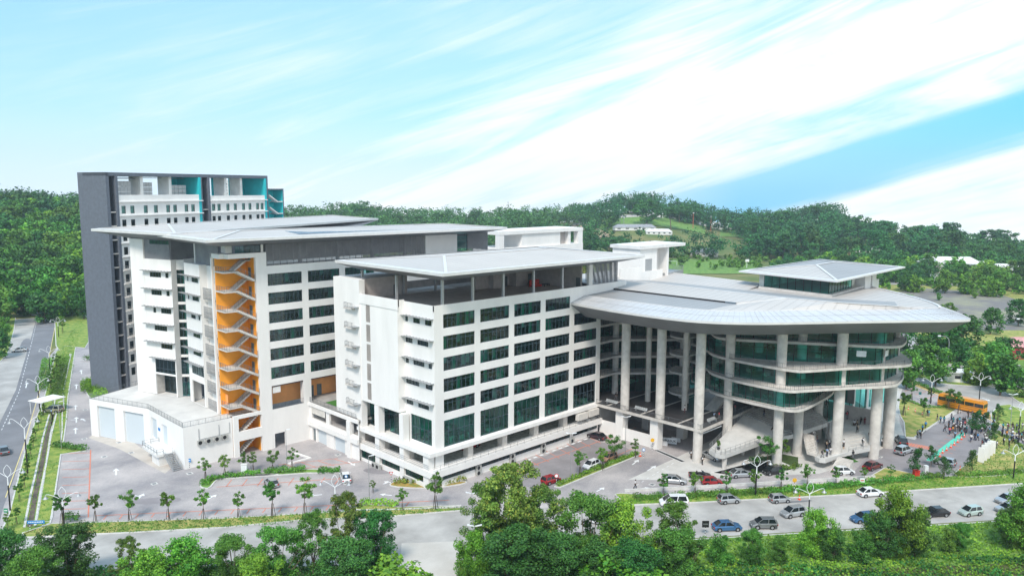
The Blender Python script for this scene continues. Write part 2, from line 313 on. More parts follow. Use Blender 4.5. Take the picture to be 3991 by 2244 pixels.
def smooth_poly(pts,it=2,closed=False):
    P=[Vector(p[:2]) for p in pts]
    for _ in range(it):
        Q=[] if closed else [P[0]]
        R=range(len(P)) if closed else range(len(P)-1)
        for i in R:
            a=P[i]; b=P[(i+1)%len(P)]; Q+=[a*.75+b*.25,a*.25+b*.75]
        if not closed: Q.append(P[-1])
        P=Q
    return [(p.x,p.y) for p in P]
def offs(pts,d,closed=False): # offset polyline to its left by d
    P=[Vector(p[:2]) for p in pts]; n=len(P); out=[]
    for i in range(n):
        a=P[i-1] if (i>0 or closed) else P[i]; b=P[(i+1)%n] if (i<n-1 or closed) else P[i]
        t=(b-a).normalized(); out.append((P[i].x-t.y*d,P[i].y+t.x*d))
    return out
def ccw(poly):
    ar=sum(poly[i][0]*poly[(i+1)%len(poly)][1]-poly[(i+1)%len(poly)][0]*poly[i][1] for i in range(len(poly))); return poly if ar>0 else poly[::-1]
# ================================================================== BUILDINGS
def win_pair(name,w_,h,nv,trans,glass,gm=GLASS,fw=.07):
    """pane mesh + frame mesh, local u = x, outward = -y, origin bottom left"""
    g=MB(); g.quad((0,0,0),(w_,0,0),(w_,0,h),(0,0,h))
    f=MB()
    for i in range(nv+1):
        x=min(max(w_*i/nv,fw/2),w_-fw/2); f.box(x-fw/2,x+fw/2,-.07,.05,0,h)
    for t in [fw/2,h-fw/2]+list(trans): f.box(0,w_,-.06,.04,t-fw/2,t+fw/2)
    return g,f
WCACHE={}
def window(parent,fr,u0,u1,z0,z1,n=-.22,nv=7,trans=(),gm=None,name='window'):
    key=(round(u1-u0,2),round(z1-z0,2),nv,tuple(trans),gm.name if gm else '')
    mx=fr.mat(u0,n,z0)
    if key not in WCACHE:
        g,f=win_pair(name,u1-u0,z1-z0,nv,trans,None)
        a=g.build(name,gm or GLASS,link=False); b=f.build('frame',FRAME,link=False); WCACHE[key]=(a.data,b.data)
    a=bpy.data.objects.new(name,WCACHE[key][0]); sc.collection.objects.link(a); a.parent=parent; a.matrix_parent_inverse=Matrix.Translation(-Vector(parent.location)); a.matrix_basis=mx
    b=bpy.data.objects.new('frame',WCACHE[key][1]); sc.collection.objects.link(b); b.parent=a
    return a
def railing(mb,pts,h=1.05,step=.35,bars=True,r=.025,mesh=True):
    for a,b in zip(pts[:-1],pts[1:]):
        a=Vector(a); b=Vector(b); L=(b-a).length
        if L<.05: continue
        k=Vector((0,0,1))
        for z in ((h,.5*h) if not bars else (h,)): mb.tube(a+k*z,b+k*z,r*1.3,seg=4)
        if bars: mb.tube(a+k*.12,b+k*.12,r,seg=4)
        m=max(1,int(L/(step if bars else 1.5)))
        for i in range(m+1):
            p=a+(b-a)*i/m
            post=(i%5==0) if bars else True
            mb.tube(p,p+k*h,r*(1.5 if post else .55),seg=4,cap=False)
def awning(mb,fr,u0,u1,z):
    mb.fbox(fr,u0,u1,0,.95,z,z+.05)
    n=max(2,int((u1-u0)/.9))
    for i in range(n+1):
        u=u0+(u1-u0)*i/n; mb.fbox(fr,u-.03,u+.03,0,1.0,z+.05,z+.16)
def hiproof(parent,c,ze,zi,inner,zr,rmat,hipu=14,fascia=.55,sheet_frac=.08,name='roof'):
    """c: four eave corners (front, right, back, left) at top of fascia ze; inner: soffit inner rectangle at zi"""
    C=[Vector((p[0],p[1],ze)) for p in c]; cen=sum(C,Vector())/4
    tops=MB(); F=MB(); So=MB()
    ins=[p+(cen-p)*.0+ (( (cen-p).normalized())*1.6) for p in C]
    for p in ins: p.z=ze+.05
    # raised perimeter flashing
    for i in range(4):
        j=(i+1)%4
        F.quad(C[i],C[j],ins[j],ins[i]); lo=[Vector((v.x,v.y,ze-fascia)) for v in (C[i],C[j])]
        F.quad(C[i],lo[0],lo[1],C[j])
        I=[Vector((inner[i][0],inner[i][1],zi)),Vector((inner[j][0],inner[j][1],zi))]
        So.quad(lo[0],I[0],I[1],lo[1])
    So.quad(*[Vector((p[0],p[1],zi)) for p in inner])
    g=[p+Vector((0,0,-.12)) for p in ins]
    # ridge parallel to front->right edge
    d=(g[1]-g[0]).normalized(); a0=(g[0]+g[3])/2+d*hipu; a1=(g[1]+g[2])/2-d*hipu; a0.z=a1.z=zr
    tops.c=0; tops.quad(g[0],g[1],a1,a0); tops.quad(g[2],g[3],a0,a1); tops.c=1; tops.quad(g[3],g[0],a0); tops.quad(g[1],g[2],a1); tops.c=0
    R=tops.build(name,rmat,parent)
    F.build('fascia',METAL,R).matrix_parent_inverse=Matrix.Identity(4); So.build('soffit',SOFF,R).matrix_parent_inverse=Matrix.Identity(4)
    rc=MB(); k=Vector((0,0,.06))
    for a,b in ((a0,a1),(a0,g[0]),(a0,g[3]),(a1,g[1]),(a1,g[2])): rc.bar(a+k,b+k,.55,.08)
    rc.build('ridge_cap',METAL,R)
    return R
def inner_rect(x0,x1,y0,y1): return [(x0,y0),(x1,y0),(x1,y1),(x0,y1)]
# ---------------- classroom block A (front white block)
AX,AY=86.5,107.3
A=empty('classroom_block',(AX,AY,0),'white office block with an open roof terrace under a wide flat hip roof','building','university wings',flat=True)
AR=Fr(AX,AY,0); AE=47.8
ROWS=[29.66,25.66,21.68,17.68,13.7]; WH=2.55
holes=[];wins=[]
for k in range(5):
    u0=2.1+9.15*k; u1=u0+7.75
    for i,zb in enumerate(ROWS):
        if k==4 and i==0: continue
        holes.append((u0,u1,zb,zb+WH)); wins.append((u0,u1,zb,zb+WH))
    holes.append((u0,u1,7.15,12.3))
wm=MB(); wm.facade(AR,0,AE,6.95,34,holes,.35)
wm.fbox(AR,.02,2.0,-1.2,-.03,0,6.2)
# piers
PU=[9.0,18.2,27.4,36.6,45.9]
for u in PU: pass
# slab ledges
wm.fbox(AR,-.35,AE+.2,-.4,.85,6.25,6.95); wm.fbox(AR,-1.95,AE-.6,-1.2,1.5,2.41,3.6)
wm.quad((AX+AE,AY,0),(AX+AE,AY+26,0),(AX+AE,AY+26,33.8),(AX+AE,AY,33.8))
wm.box(AX,AX+AE,AY+25,AY+25.3,0,33)
wm.box(AX+AE,AX+57,AY,AY+.35,30.4,34); wm.box(AX+56.2,AX+57.6,AY-.35,AY+.9,30.4,33)
# right end parapet backing and terrace parapet thickness
wm.fbox(AR,0,AE,-.36,-.02,32.9,33.98)
# left facade pieces (normal -X); u grows toward the viewer (towards smaller y)
AL=Fr(AX,131.0,-90)          # u = 131 - y
def uy(y): return 131.0-y
hol=[]
LP=[[(116.05,115.1),(113.6,111.5),(110.1,108.1)],[(116.05,113.8),(112.4,109.1)],[(116.05,115.0),(113.7,110.3),(109.2,108.1)],[(116.0,111.9),(110.1,108.0)],[(116.0,113.8),(112.4,109.1)]]
aw=MB()
smallw=[]
for i in range(5):
    zt=31.25-3.97*i
    for a,b in LP[i]: hol.append((uy(a)+.1,uy(b),zt-1.05,zt)); smallw.append((uy(a)+.1,uy(b),zt-1.05,zt,max(1,int((a-b)/1.0))))
tall=[(uy(114.7),uy(107.95+.35),7.6,12.6)]
wm.facade(AL,uy(116.2),uy(AY),6.95,34.0,hol+tall,.3)
# protrusion
AP=Fr(AX-1.6,131.0,-90)
wm.facade(AP,uy(128.6),uy(116.2),12.7,34.3,[(uy(126.6),uy(125.2),z0,z0+3.4) for z0 in (28.9,25.0,21.1,17.2,13.3)],.12)
wm.quad(AP.p(uy(116.2),0,12.7),AP.p(uy(116.2),-1.6,12.7),AP.p(uy(116.2),-1.6,34.3),AP.p(uy(116.2),0,34.3))
wm.quad(AP.p(uy(128.6),0,12.7),AP.p(uy(116.2),0,12.7),AP.p(uy(116.2),-2,12.7),AP.p(uy(128.6),-2,12.7))
wm.fbox(AP,uy(128.6),uy(116.2),-.4,-.02,33,34.28)
wm.fbox(AP,uy(128.6),uy(116.0),0,.12,32.4,34.31)
# lower left facade: piers, ledges, ground wall
B0=Fr(AX-1.7,131.0,-90)
for a,b in ((130.2,129.7),(124.2,122.8),(116.1,114.8),(107.3+.02,107.3)):
    if a-b<.1: continue
    wm.fbox(B0,uy(a),uy(b),-1.4,-.01,7.0,12.6); wm.fbox(B0,uy(a),uy(b),-1.4,-.01,3.62,6.2); wm.fbox(B0,uy(a),uy(b),-1.4,-.01,0,2.43)
wm.fbox(B0,uy(108.9),uy(107.35),-1.4,-.04,0,6.2)
wm.fbox(AL,uy(108.3),uy(AY+.06),-.8,-.05,0,6.2)
wm.fbox(B0,uy(130.2),uy(106.5),-2.5,.25,6.27,7.02); wm.fbox(B0,uy(130.2),uy(106.6),-2.2,.3,3.3,4.6) if False else None
wm.fbox(B0,uy(130.0),uy(107.25),-2.0,.28,2.43,3.62)
wm.fbox(B0,uy(122.8),uy(108.9),-.5,-.1,0,.85); wm.fbox(B0,uy(129.7),uy(124.2),-.5,-.1,0,.5)
# far left fin and stair head block
wm.box(AX-1.75,AX-.4,128.6,130.1,7,37.0); wm.box(AX-1.7,AX+11,130.12,138,33,37.0)
wm.box(AX-1.7,AX+25,130.15,138,8.6,33)
# ground wall under strip windows on right facade
wm.fbox(AR,1.0,AE-1.2,.5,.7,0,1.3); wm.fbox(AR,1.0,AE-1.2,.5,.7,2.2,2.41)
for u in (0.0,9.4,18.6,27.8,37.0,46.2): wm.fbox(AR,u,u+1.0,.2,.74,1.3,2.2)
WALLA=wm.build('wall',WHITE,A)
# concrete columns of the parking level
for u in PU: cm=MB(); cm.fbox(AR,u-.75,u+.55,-1.7,-.25,2.9,6.2); cm.build('parking_column',CONC,A)
for y in (123.5,115.5): cm=MB(); cm.fbox(B0,uy(y+.6),uy(y-.6),-2.6,-1.42,2.95,6.2); cm.build('parking_column',CONC,A)
boxes('parking_column',CONC,A,[(x-.5,x+.5,117.5,118.5,2.9,6.2) for x in (99,108,117,126)])
fl=MB()
fl.box(AX-1.5,AX+AE-1.4,AY-1.4,131,2.5,2.8); fl.box(AX-1.2,AX+AE-.1,AY+.2,131,6.35,6.8)
for z in (12.75,16.7,20.7,24.7,28.7): fl.box(AX+.4,AX+AE-.2,AY+.4,AY+24.9,z,z+.35)
fl.build('floor_slab',INTFL,A)
tf=MB(); tf.box(AX+.35,AX+AE-.1,AY+.35,138,32.5,32.95); tf.build('terrace_floor',mat('terrace_floor',(.50,.43,.39),.85,var=.12,scale=.6,detail=8),A)
bw=MB(); bw.box(AX+.5,AX+AE-.3,AY+11,AY+11.2,6.9,32.5)
for x in (98,107.2,116.4,125.5): bw.box(x,x+.2,AY+.5,AY+11,6.9,32.4)
bw.box(AX+3,AX+4.0,AY+3,AY+4,6.9,12.6)
bw.build('partition',INTER,A)
pk=MB(); pk.box(AX-.5,AX+AE,130,130.3,0,6.2); pk.box(AX+3,AX+AE-.1,AY+3.5,AY+3.8,-.1,2.45); pk.box(AX+5,AX+5.2,109,129.8,0,2.45); pk.build('parking_wall',CONCD,A); pk=MB(); pk.box(AX-1.4,AX+5,107.6,129.8,.01,.07); pk.build('shop_floor',mat('green_floor',(.04,.50,.26),.5,var=.15,scale=.6),A)
fu=MB(); R_=random.Random(3)
for zf in (6.95,13.1,17.05,21.05,25.05,29.05):
    for x in np.arange(AX+2.5,AX+AE-2,2.3):
        for y in (AY+1.6,AY+4.2,AY+7.0):
            if R_.random()<.62: h=R_.uniform(.6,1.3); fu.box(x,x+R_.uniform(.8,1.7),y,y+R_.uniform(.6,1.2),zf,zf+h)
fu.build('furniture',FURN,A)
for (a,b,c,d) in wins: window(A,AR,a,b,c,d,nv=7,trans=(1.78,))
def blinds(par,fr,wins_,n,cw,frac,seed):
    r_=random.Random(seed); a_=MB(); b_=MB()
    for a,b,c,d in wins_:
        w1=(b-a)/cw
        for i in range(cw):
            t=r_.random()
            if t<frac: h=r_.uniform(.3,1.0); a_.fbox(fr,a+w1*i+.08,a+w1*(i+1)-.08,n-.12,n-.08,d-(d-c)*h,d)
            elif t>1-frac*.6: b_.fbox(fr,a+w1*i+.05,a+w1*(i+1)-.05,n-.3,n-.2,c,d)
    a_.build('blinds',mat('blind_grey',(.45,.50,.47),.8,var=.1),par); b_.build('curtain',mat('curtain_green',(.10,.48,.34),.8,var=.1),par)
blinds(A,AR,wins,-.25,7,.16,5)
for k in range(5): window(A,AR,2.1+9.15*k,9.85+9.15*k,7.15,12.3,n=-.3,nv=6,trans=(2.9,),gm=GLASST)
for a,b,c,d,nv in smallw: window(A,AL,a,b,c,d,n=-.15,nv=nv)
for a,b,c,d in tall: window(A,AL,a,b,c,d,n=-.28,nv=5,trans=(2.6,),gm=GLASST)
window(A,B0,uy(129.4),uy(124.4),7.1,12.6,n=-2.6,nv=3,trans=(3.6,),gm=GLASST); window(A,B0,uy(122.6),uy(116.3),7.1,12.6,n=-2.6,nv=4,trans=(3.6,),gm=GLASST)
window(A,B0,uy(122.6),uy(116.3),.1,2.43,n=-.6,nv=5,gm=GLASST,name='shop_window'); window(A,B0,uy(114.7),uy(109.0),.85,2.43,n=-.45,nv=3,gm=GLASST,name='shop_window'); window(A,B0,uy(129.5),uy(124.3),.5,2.43,n=-.45,nv=3,gm=GLASST,name='shop_window')
for k in range(5): window(A,AR,1.2+9.2*k,9.2+9.2*k,1.3,2.2,n=.62,nv=8)
for i in range(5):
    a_=MB(); awning(a_,AL,uy(116.3),uy(107.5),31.45-3.97*i); a_.build('awning',GALV,A)
lv=MB()
for z0 in (28.9,25.0,21.1,17.2,13.3):
    lv=MB()
    for z in np.arange(z0,z0+3.4,.17): lv.fbox(AP,uy(126.6),uy(125.2),-.12,-.03,z,z+.11)
    lv.build('louvre',mat('louvre_beige',(.42,.38,.35),.7),A)
# balconies behind the fin
for i in range(6):
    zb=31.2-3.95*i; b_=MB(); b_.box(AX-2.4,AX-.3,130.12,133.4,zb-.3,zb); bb=b_.build('balcony',CONC,A)
    r_=MB(); railing(r_,[(AX-.3,133.3,zb),(AX-2.3,133.3,zb),(AX-2.3,130.2,zb)],1.0,.25); r_.build('railing',RAIL,bb)
    a_=MB(); a_.box(AX-3.0,AX-1.7,128.7,130.3,zb+.35,zb+.42); a_.build('awning',GALV,A)
# terrace rooms and posts
tr=MB(); tr.box(112,130,124.5,126,33,38.4); tr.box(116,119.5,123,124.5,33,38.4); tr.box(122.5,126,122.4,124.5,33,38.4); tr.box(130,130.3,AY+2.2,126,33,38.4); tr.box(130.3,133.5,AY+12,138,33,38.4); tr.box(97,130,136.5,137,33,34.6); tr.box(AX+10.5,AX+11.2,130.1,138,33,37)
tr.box(AX-1.6,AX+11,130.0,130.12,32.95,36.98)
tr.build('terrace_room',CONCD,A)
td=MB()
for x,y in ((120.6,124.45),(128.5,124.45)): td.box(x,x+1.1,y-.06,y,33,35.3)
td.box(129.93,130,109.8,111,33.2,35.5); td.box(AX+7.6,AX+8.7,129.93,130.0,33,35.2)
td.build('door',mat('door_grey',(.10,.115,.12),.6),A)
boxes('terrace_post',GALV,A,[(x-.2,x+.2,107.5,107.95,33.0,38.55) for x in (88.8,96.2,104.2,112.8,121.6)]+[(87.3,87.7,y-.2,y+.2,33,38.55) for y in (119.9,131.5)]+[(x-.2,x+.2,129.5,129.9,33,38.55) for x in (96.5,105)])
pp=MB(); pp.box(130.5,131.7,AY+.4,AY+1.1,33,38.5); pp.build('terrace_pillar',WHITE2,A)
lc=MB()
for z in np.arange(33.1,38.4,.22): lc.box(131.8,140.8,AY+.5,AY+.6,z,z+.12)
for x in (134,136.3,138.6,140.8): lc.box(x-.08,x+.08,AY+.6,AY+.75,33,38.5)
for z in np.arange(33.1,38.4,.22): lc.box(140.7,140.8,AY+.6,AY+10,z,z+.12)
lc.build('louvre_screen',LOUV,A)
rl=MB()
for z in (3.95,4.3,4.65): rl.tube(AR.p(-1.8,1.4,z),AR.p(AE-.7,1.4,z),.03,seg=4)
for u in np.arange(0,AE,2.0): rl.tube(AR.p(min(u,46),1.4,3.6),AR.p(min(u,46),1.4,4.65),.03,seg=4)
for z in (3.95,4.3,4.65): rl.tube(B0.p(uy(129.5),.1,z),B0.p(uy(107),.1,z),.03,seg=4)
rl.build('railing',GALV,A)
hiproof(A,[(84.7,102.6),(142.2,101.3),(143.2,134.6),(84.7,137.1)],40.4,38.55,inner_rect(88.2,140.5,107.0,134),41.5,[ROOFA,ROOFY],13)
# sofas on the terrace
sf=empty('red_sofa',(124.2,118.8,32.95),'red sofa against the bare wall of the roof terrace','sofa')
m_=MB(); m_.box(0,3.0,0,.9,.1,.5); m_.build('seat',RED,sf); m_=MB(); m_.box(0,3.0,.9,1.15,.1,1.6); m_.build('backrest',RED,sf)
sf=empty('low_table',(127.4,118.2,32.95),'low dark table beside the red sofa on the roof terrace','table')
m_=MB(); m_.box(0,1.8,0,.8,.5,.58); m_.build('table_top',BLACK,sf)
for x,y in ((.05,.05),(1.7,.05),(.05,.7),(1.7,.7)): m_=MB(); m_.box(x,x+.07,y,y+.07,0,.5); m_.build('leg',BLACK,sf)
# ---------------- stair wing B2
BX,BY=66.0,148.3
B=empty('stair_wing',(BX,BY,0),'white block with the open orange staircase recess at its corner','building','university wings',flat=True)
BR=Fr(0,BY,0)   # u = x
BL=138.0
RB=[34.8,30.85,26.9,22.98,19.0,15.0]
hol=[];wb=[]
for k in range(3):
    u0=75.6+9.3*k
    for z in RB: hol.append((u0,u0+7.85,z,z+2.5)); wb.append((u0,u0+7.85,z,z+2.5))
wm=MB(); wm.facade(BR,75.4,130,13.55,39.0,hol,.35)
wm.facade(BR,75.4,84.3,0,8.5,[(75.9,78.3,0,3.1)],.3)
for u in (75.4,83.0,92.1,101.4): wm.fbox(BR,u,u+(.2 if u<76 else 1.9),-1.4,0,8.5,13.55)
wm.fbox(BR,75.4,130,-4,-.02,38.6,38.98)
# stair tower frame
wm.fbox(BR,73.05,75.4,-.8,.06,0,41.85)
wm.fbox(BR,67.3,73.05,-.7,.06,40.9,41.85); wm.box(66.0,67.3,149.5,153.6,40.9,41.85)
wm.quad((66.6,150.5,40.9),(67.3,148.24,40.9),(67.3,148.24,41.85),(66.6,150.5,41.85))
wm.fbox(BR,68.0,73.05,-.5,.06,3.3,5.25); wm.fbox(BR,66.95,68.0,-.5,.06,0,8.7); wm.fbox(BR,68.0,73.05,-.5,.06,8.0,8.7)
wm.box(66.0,66.45,153.2,153.7,8.5,41.85)
# left faces
BLf=Fr(67.5,170,-90); v=lambda y:170-y
hol2=[(v(156.3),v(155.5),35.3-3.95*i,36.5-3.95*i) for i in range(7)]
wm.facade(BLf,v(159.3),v(153.4),8.5,39.0,hol2,.2)
BLg=Fr(66.0,170,-90)
h3=[]
sets=[[(165.8,165.1,0),(163.5,160.2,4)],[(165.8,165.1,0),(163.5,160.2,4)],[(164.6,162.3,4),(160.9,160.0,0)],[(164.0,160.4,4)],[(164.4,160.4,4)]]
w3=[]
for i,s_ in enumerate(sets):
    zt=36.15-3.95*i
    for a,b,c in s_: h3.append((v(a),v(b),zt-(1.0 if c else 1.0),zt)); w3.append((v(a),v(b),zt-1.0,zt,max(1,c)))
h3.append((v(165.6),v(159.4),15.0,17.1)); w3.append((v(165.6),v(159.4),15.0,17.1,5))
wm.facade(BLg,v(167.2),v(159.3),8.5,39.05,h3+[(v(165.9),v(159.6),8.5,13.5)],.3)
wm.box(66,67.5,159.25,159.3,8.5,39.0); wm.box(66,68.5,167.15,167.2,8.5,39.05)
wm.box(66.05,67.5,159.3,167.2,38.6,38.97)
SL=Fr(66.35,172.3,-41.3)
wm.fbox(SL,0,1.7,-.4,.1,37.0,39.2)
for z in (12.9,17.4,21.4,25.3,29.3,33.3): wm.fbox(SL,0,1.7,-.3,.06,z,z+.6)
wm.build('wall',WHITE,B)
o_=MB(); o_.box(66.5,73.2,152.6,152.9,0,41); o_.box(73.0,73.06,149,152.6,0,41); o_.fbox(BR,67,73,-4,-.6,8.0,8.05)
o_.build('stair_wall',ORANGE,B)
o_=MB(); o_.box(75.4,112,152.0,152.3,8.5,13.6); o_.box(67.42,67.48,151.5,153.3,8.5,12.6); o_.build('recess_wall',ORANGE2,B)
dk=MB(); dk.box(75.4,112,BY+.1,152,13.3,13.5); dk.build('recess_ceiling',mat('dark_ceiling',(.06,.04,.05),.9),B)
dd=MB()
for x in (76.1,86.4,88.4,96): dd.box(x,x+1.15,151.93,152,8.5,11.0)
for i in range(9): dd.box(72.9,73.0,150.3,151.4,8.6+3.97*i,10.9+3.97*i)
dd.build('door',mat('door_bluegrey',(.13,.17,.19),.6),B)
q_=MB(); q_.box(75.9,77.7,148.5,148.6,11.9,13.2); q_.build('wall_panel',WHITE2,B)
ib=MB()
for z in (14.0,17.95,21.9,25.9,29.85,33.8,37.8): ib.box(75.6,105,BY+.4,158,z,z+.35)
ib.build('floor_slab',INTFL,B)
ib=MB(); ib.box(75.6,105,157,157.2,14,38); ib.build('partition',INTER,B)
fu=MB()
for zf in (14.35,18.3,22.25,26.25,30.2,34.15):
    for x in np.arange(77,102,1.7):
        for y in (149.4,151.4,154):
            if R_.random()<.7: fu.box(x,x+R_.uniform(.7,1.4),y,y+.8,zf,zf+R_.uniform(.6,1.2))
fu.build('furniture',FURN,B)
for a,b,c,d in wb: window(B,BR,a,b,c,d,nv=8,trans=(1.75,))
blinds(B,BR,wb,-.25,8,.14,6)
for a,b,c,d in hol2: window(B,BLf,a,b,c,d,n=-.15,nv=1)
for a,b,c,d,nv in w3: window(B,BLg,a,b,c,d,n=-.15,nv=nv)
window(B,BLg,v(165.9),v(159.6),8.5,13.5,n=-2.6,nv=4,trans=(3.2,))
for i,z in enumerate((8.5,13.5,18.0,22.0,25.9,29.9,33.9)): window(B,SL,.02,1.66,z,min(z+3.2,36.9),n=0,nv=2,trans=(1.6,),gm=GLASST)
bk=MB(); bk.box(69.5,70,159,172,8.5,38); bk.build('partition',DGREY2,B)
for i in range(5):
    a_=MB(); awning(a_,BLg,v(168.4),v(159.2),36.4-3.95*i); a_.build('awning',GALV,B)
a_=MB(); awning(a_,BLg,v(167.4),v(159.3),17.4); a_.build('awning',GALV,B)
# service cages
for i in range(7):
    z=32.0-3.95*i; c_=MB(); f_=Fr(67.4,170,-90)
    for u in np.arange(v(158.9),v(153.5),.22): c_.fbox(f_,u,u+.04,.95,1.0,z,z+2.3)
    for zz_ in (z,z+1.1,z+2.3): c_.fbox(f_,v(158.9),v(153.5),.9,1.02,zz_,zz_+.06)
    c_.fbox(f_,v(158.9),v(153.5),0,1.0,z-.1,z-.04)
    c_.build('service_cage',GALV,B)
# stair flights: from landing (left) to right
for i in range(10):
    z=8.5+3.97*i if i else 8.5
    if z>38: break
    zl=z+1.98
    f_=MB()
    f_.box(66.3,69.2,148.5,152.5,zl-.25,zl)   # landing left
    def flight(xa,za,xb,zb,y0,y1,f_=f_):
        n=11
        for s in range(n):
            x0=xa+(xb-xa)*s/n; x1=xa+(xb-xa)*(s+1)/n; zz_=za+(zb-za)*(s+1)/n; lo=za+(zb-za)*s/n-.28
            f_.box(min(x0,x1),max(x0,x1),y0,y1,lo,zz_)
    flight(72.9,z,69.2,zl,148.5,150.4); flight(69.2,zl,72.0,z+3.97,150.5,152.4); f_.box(72.0,73.0,150.5,152.5,z+3.72,z+3.97)
    st=f_.build('stair_flight',CONC,B)
    r_=MB(); railing(r_,[(72.9,148.55,z),(69.2,148.55,zl),(66.4,148.55,zl),(66.4,152.4,zl)],1.05,.22); railing(r_,[(69.2,150.5,zl),(72.0,150.5,z+3.97),(73,150.5,z+3.97)],1.05,.22); r_.build('railing',RAIL,st)
for zz_ in (.4,4.4):
    f_=MB()
    for s in range(11): x0=68.2+s*.4; f_.box(x0,x0+.42,149,150.6,zz_+s*.33-.25,zz_+s*.33+.1)
    f_.build('stair_flight',CONC,B)
# upper terrace level with louvre screens
u_=MB()
for z in np.arange(39.1,43.4,.2): u_.box(75.6,117.2,BY+.5,BY+.56,z,z+.1)
for x in np.arange(75.8,117,1.55): u_.box(x-.05,x+.05,BY+.56,BY+.7,39,43.6)
for x in (84,93.3,102.6,112): u_.box(x-.3,x+.3,BY+1.2,BY+1.9,39,43.6)
u_.build('louvre_screen',LOUV,B)
u_=MB()
for z in np.arange(38.9,43.6,.2): u_.box(67.5,67.56,BY+5,164.6,z,z+.13); u_.box(131.2,138.3,BY+.5,BY+.56,z,z+.13)
u_.box(67.6,67.65,153.4,164.5,38.9,43.8); u_.box(138.2,138.3,BY+.6,158,39,43.5); u_.box(75,138,BY+9,BY+9.2,39,43.8)
u_.build('louvre_wall',LOUV,B)
boxes('roof_room',WHITE,B,[(117.3,127.4,BY+.2,BY+9,38.9,44.0),(67.5,67.9,164.6,165.2,38.9,43.6),(68.0,69.3,150.8,152.9,41.86,43.4),(74.7,75.2,149,149.4,41.86,43.4)])
window(B,Fr(68.4,149.2,0),.8,6.2,41.9,43.3,n=0,nv=5,trans=(.7,),name='roof_window')
window(B,BR,127.5,131,39.1,43.1,n=-.6,nv=1,trans=(1.,2.,3.),gm=GLASST)
hiproof(B,[(61.2,144.0),(138.6,141.8),(139.5,163.5),(61.6,169.4)],45.2,43.6,inner_rect(65.0,134.5,147.6,166.5),46.0,[ROOFY,ROOFA],11)
pv=MB()
for x in np.arange(82,117,2.05):
    for j in range(3): y=146.2+j*3.4; z=45.33+j*.2; pv.hexa([(x,y,z),(x+1.95,y,z),(x+1.95,y+3.0,z+.19),(x,y+3.0,z+.19)],[(x,y,z+.06),(x+1.95,y,z+.06),(x+1.95,y+3.0,z+.25),(x,y+3.0,z+.25)])
pv.build('solar_panels',PV,B)
# ---------------- rear wing B1 (turned about 20 degrees)
C1=empty('rear_wing',(60.9,183.6,0),'white wing turned away behind the orange stair block, with a sharp overhanging roof tip','building','university wings',flat=True)
R1=Fr(65.0,171.7,20.0); L1=Fr(60.9,183.6,-71.0); LN=12.58
E_=lambda s:LN-s   # s measured from the corner near B2
hh=[];w4=[]
pat=[[(6.9,3.3,4),(1.95,.95,1)],[(6.7,3.4,4),(1.9,.9,1)],[(6.4,5.5,1),(3.9,.7,4)],[(6.3,2.3,5)],[(4.5,.9,4)]]
for i,s_ in enumerate(pat):
    zt=36.4-4.0*i
    for a,b,c in s_: hh.append((E_(a),E_(b),zt-1.15,zt)); w4.append((E_(a),E_(b),zt-1.15,zt,c))
hh+= [(E_(6.7),E_(.3),13.6,16.7)]; w4+= [(E_(6.7),E_(.3),13.6,16.7,5)]
dm=[(E_(6.8),E_(.3),8.5,13.2)]
wm=MB(); wm.facade(L1,0,LN,8.5,39.3,hh+[dm[0]],.3)
wm.fbox(L1,-.3,4.0,-.5,.05,8.5,43.6)
wm.facade(R1,0,1.4,8.5,39.3,[],.2); wm.fbox(L1,4.0,LN,-.4,-.02,38.7,39.25)
wm.box(60,72,186,196,8.5,30) if False else None
bq=Fr(60.9,183.6,20.0); wm.fbox(bq,0,60,-1.0,0,0,39.3) if False else None
wm.fbox(R1,3.6,70,-12,-.3,8.5,39.3)
wm.build('wall',WHITE,C1)
for a,b,c,d,nv in w4: window(C1,L1,a,b,c,d,n=-.15,nv=nv,trans=(1.0,) if nv==5 and d<17 else ())
for a,b,c,d in dm: window(C1,L1,a,b,c,d,n=-2.4,nv=4,trans=(3.2,))
m_=MB(); m_.fbox(L1,dm[0][0]-.05,dm[0][0]+.0,-2.4,-.3,8.5,13.2); m_.build('porch_wall',CONC,C1)
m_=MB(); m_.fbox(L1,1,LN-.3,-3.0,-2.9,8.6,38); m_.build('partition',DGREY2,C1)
for i in range(5): a_=MB(); awning(a_,L1,E_(8.9),E_(0.0),36.65-4.0*i); a_.build('awning',GALV,C1)
a_=MB(); awning(a_,L1,E_(7.5),E_(0.0),17.0); a_.build('awning',GALV,C1)
u_=MB()
for z in np.arange(39.2,43.6,.2): u_.fbox(L1,4.0,LN,-.3,-.24,z,z+.14); u_.fbox(R1,0,40,-.3,-.24,z,z+.14)
u_.fbox(L1,4.0,LN-.4,-.4,-.34,39.2,43.6); u_.fbox(R1,.2,40,-.4,-.34,39,43.6)
u_.build('louvre_wall',LOUV,C1)
window(C1,L1,6.0,12.2,42.6,43.5,n=-.2,nv=6,name='clerestory_window')
tp=S(250+215/2.0608,600+600/2.0608,45.6); re=S(1000+815/1.7173,680+293/1.7173,45.6); fr_=S(250+780/2.0608,600+635/2.0608,45.6)
rf=Vector((fr_.x+1.0,fr_.y-2.5,0)); bk_=re+(tp-fr_)*.85
hiproof(C1,[(rf.x,rf.y),(re.x,re.y),(bk_.x,bk_.y),(tp.x,tp.y)],45.6,43.6,[R1.p(0,-.2,0)[:2],R1.p(68,-.2,0)[:2],R1.p(68,-12,0)[:2],L1.p(0,-.3,0)[:2]],46.6,[ROOFY,ROOFA],10)
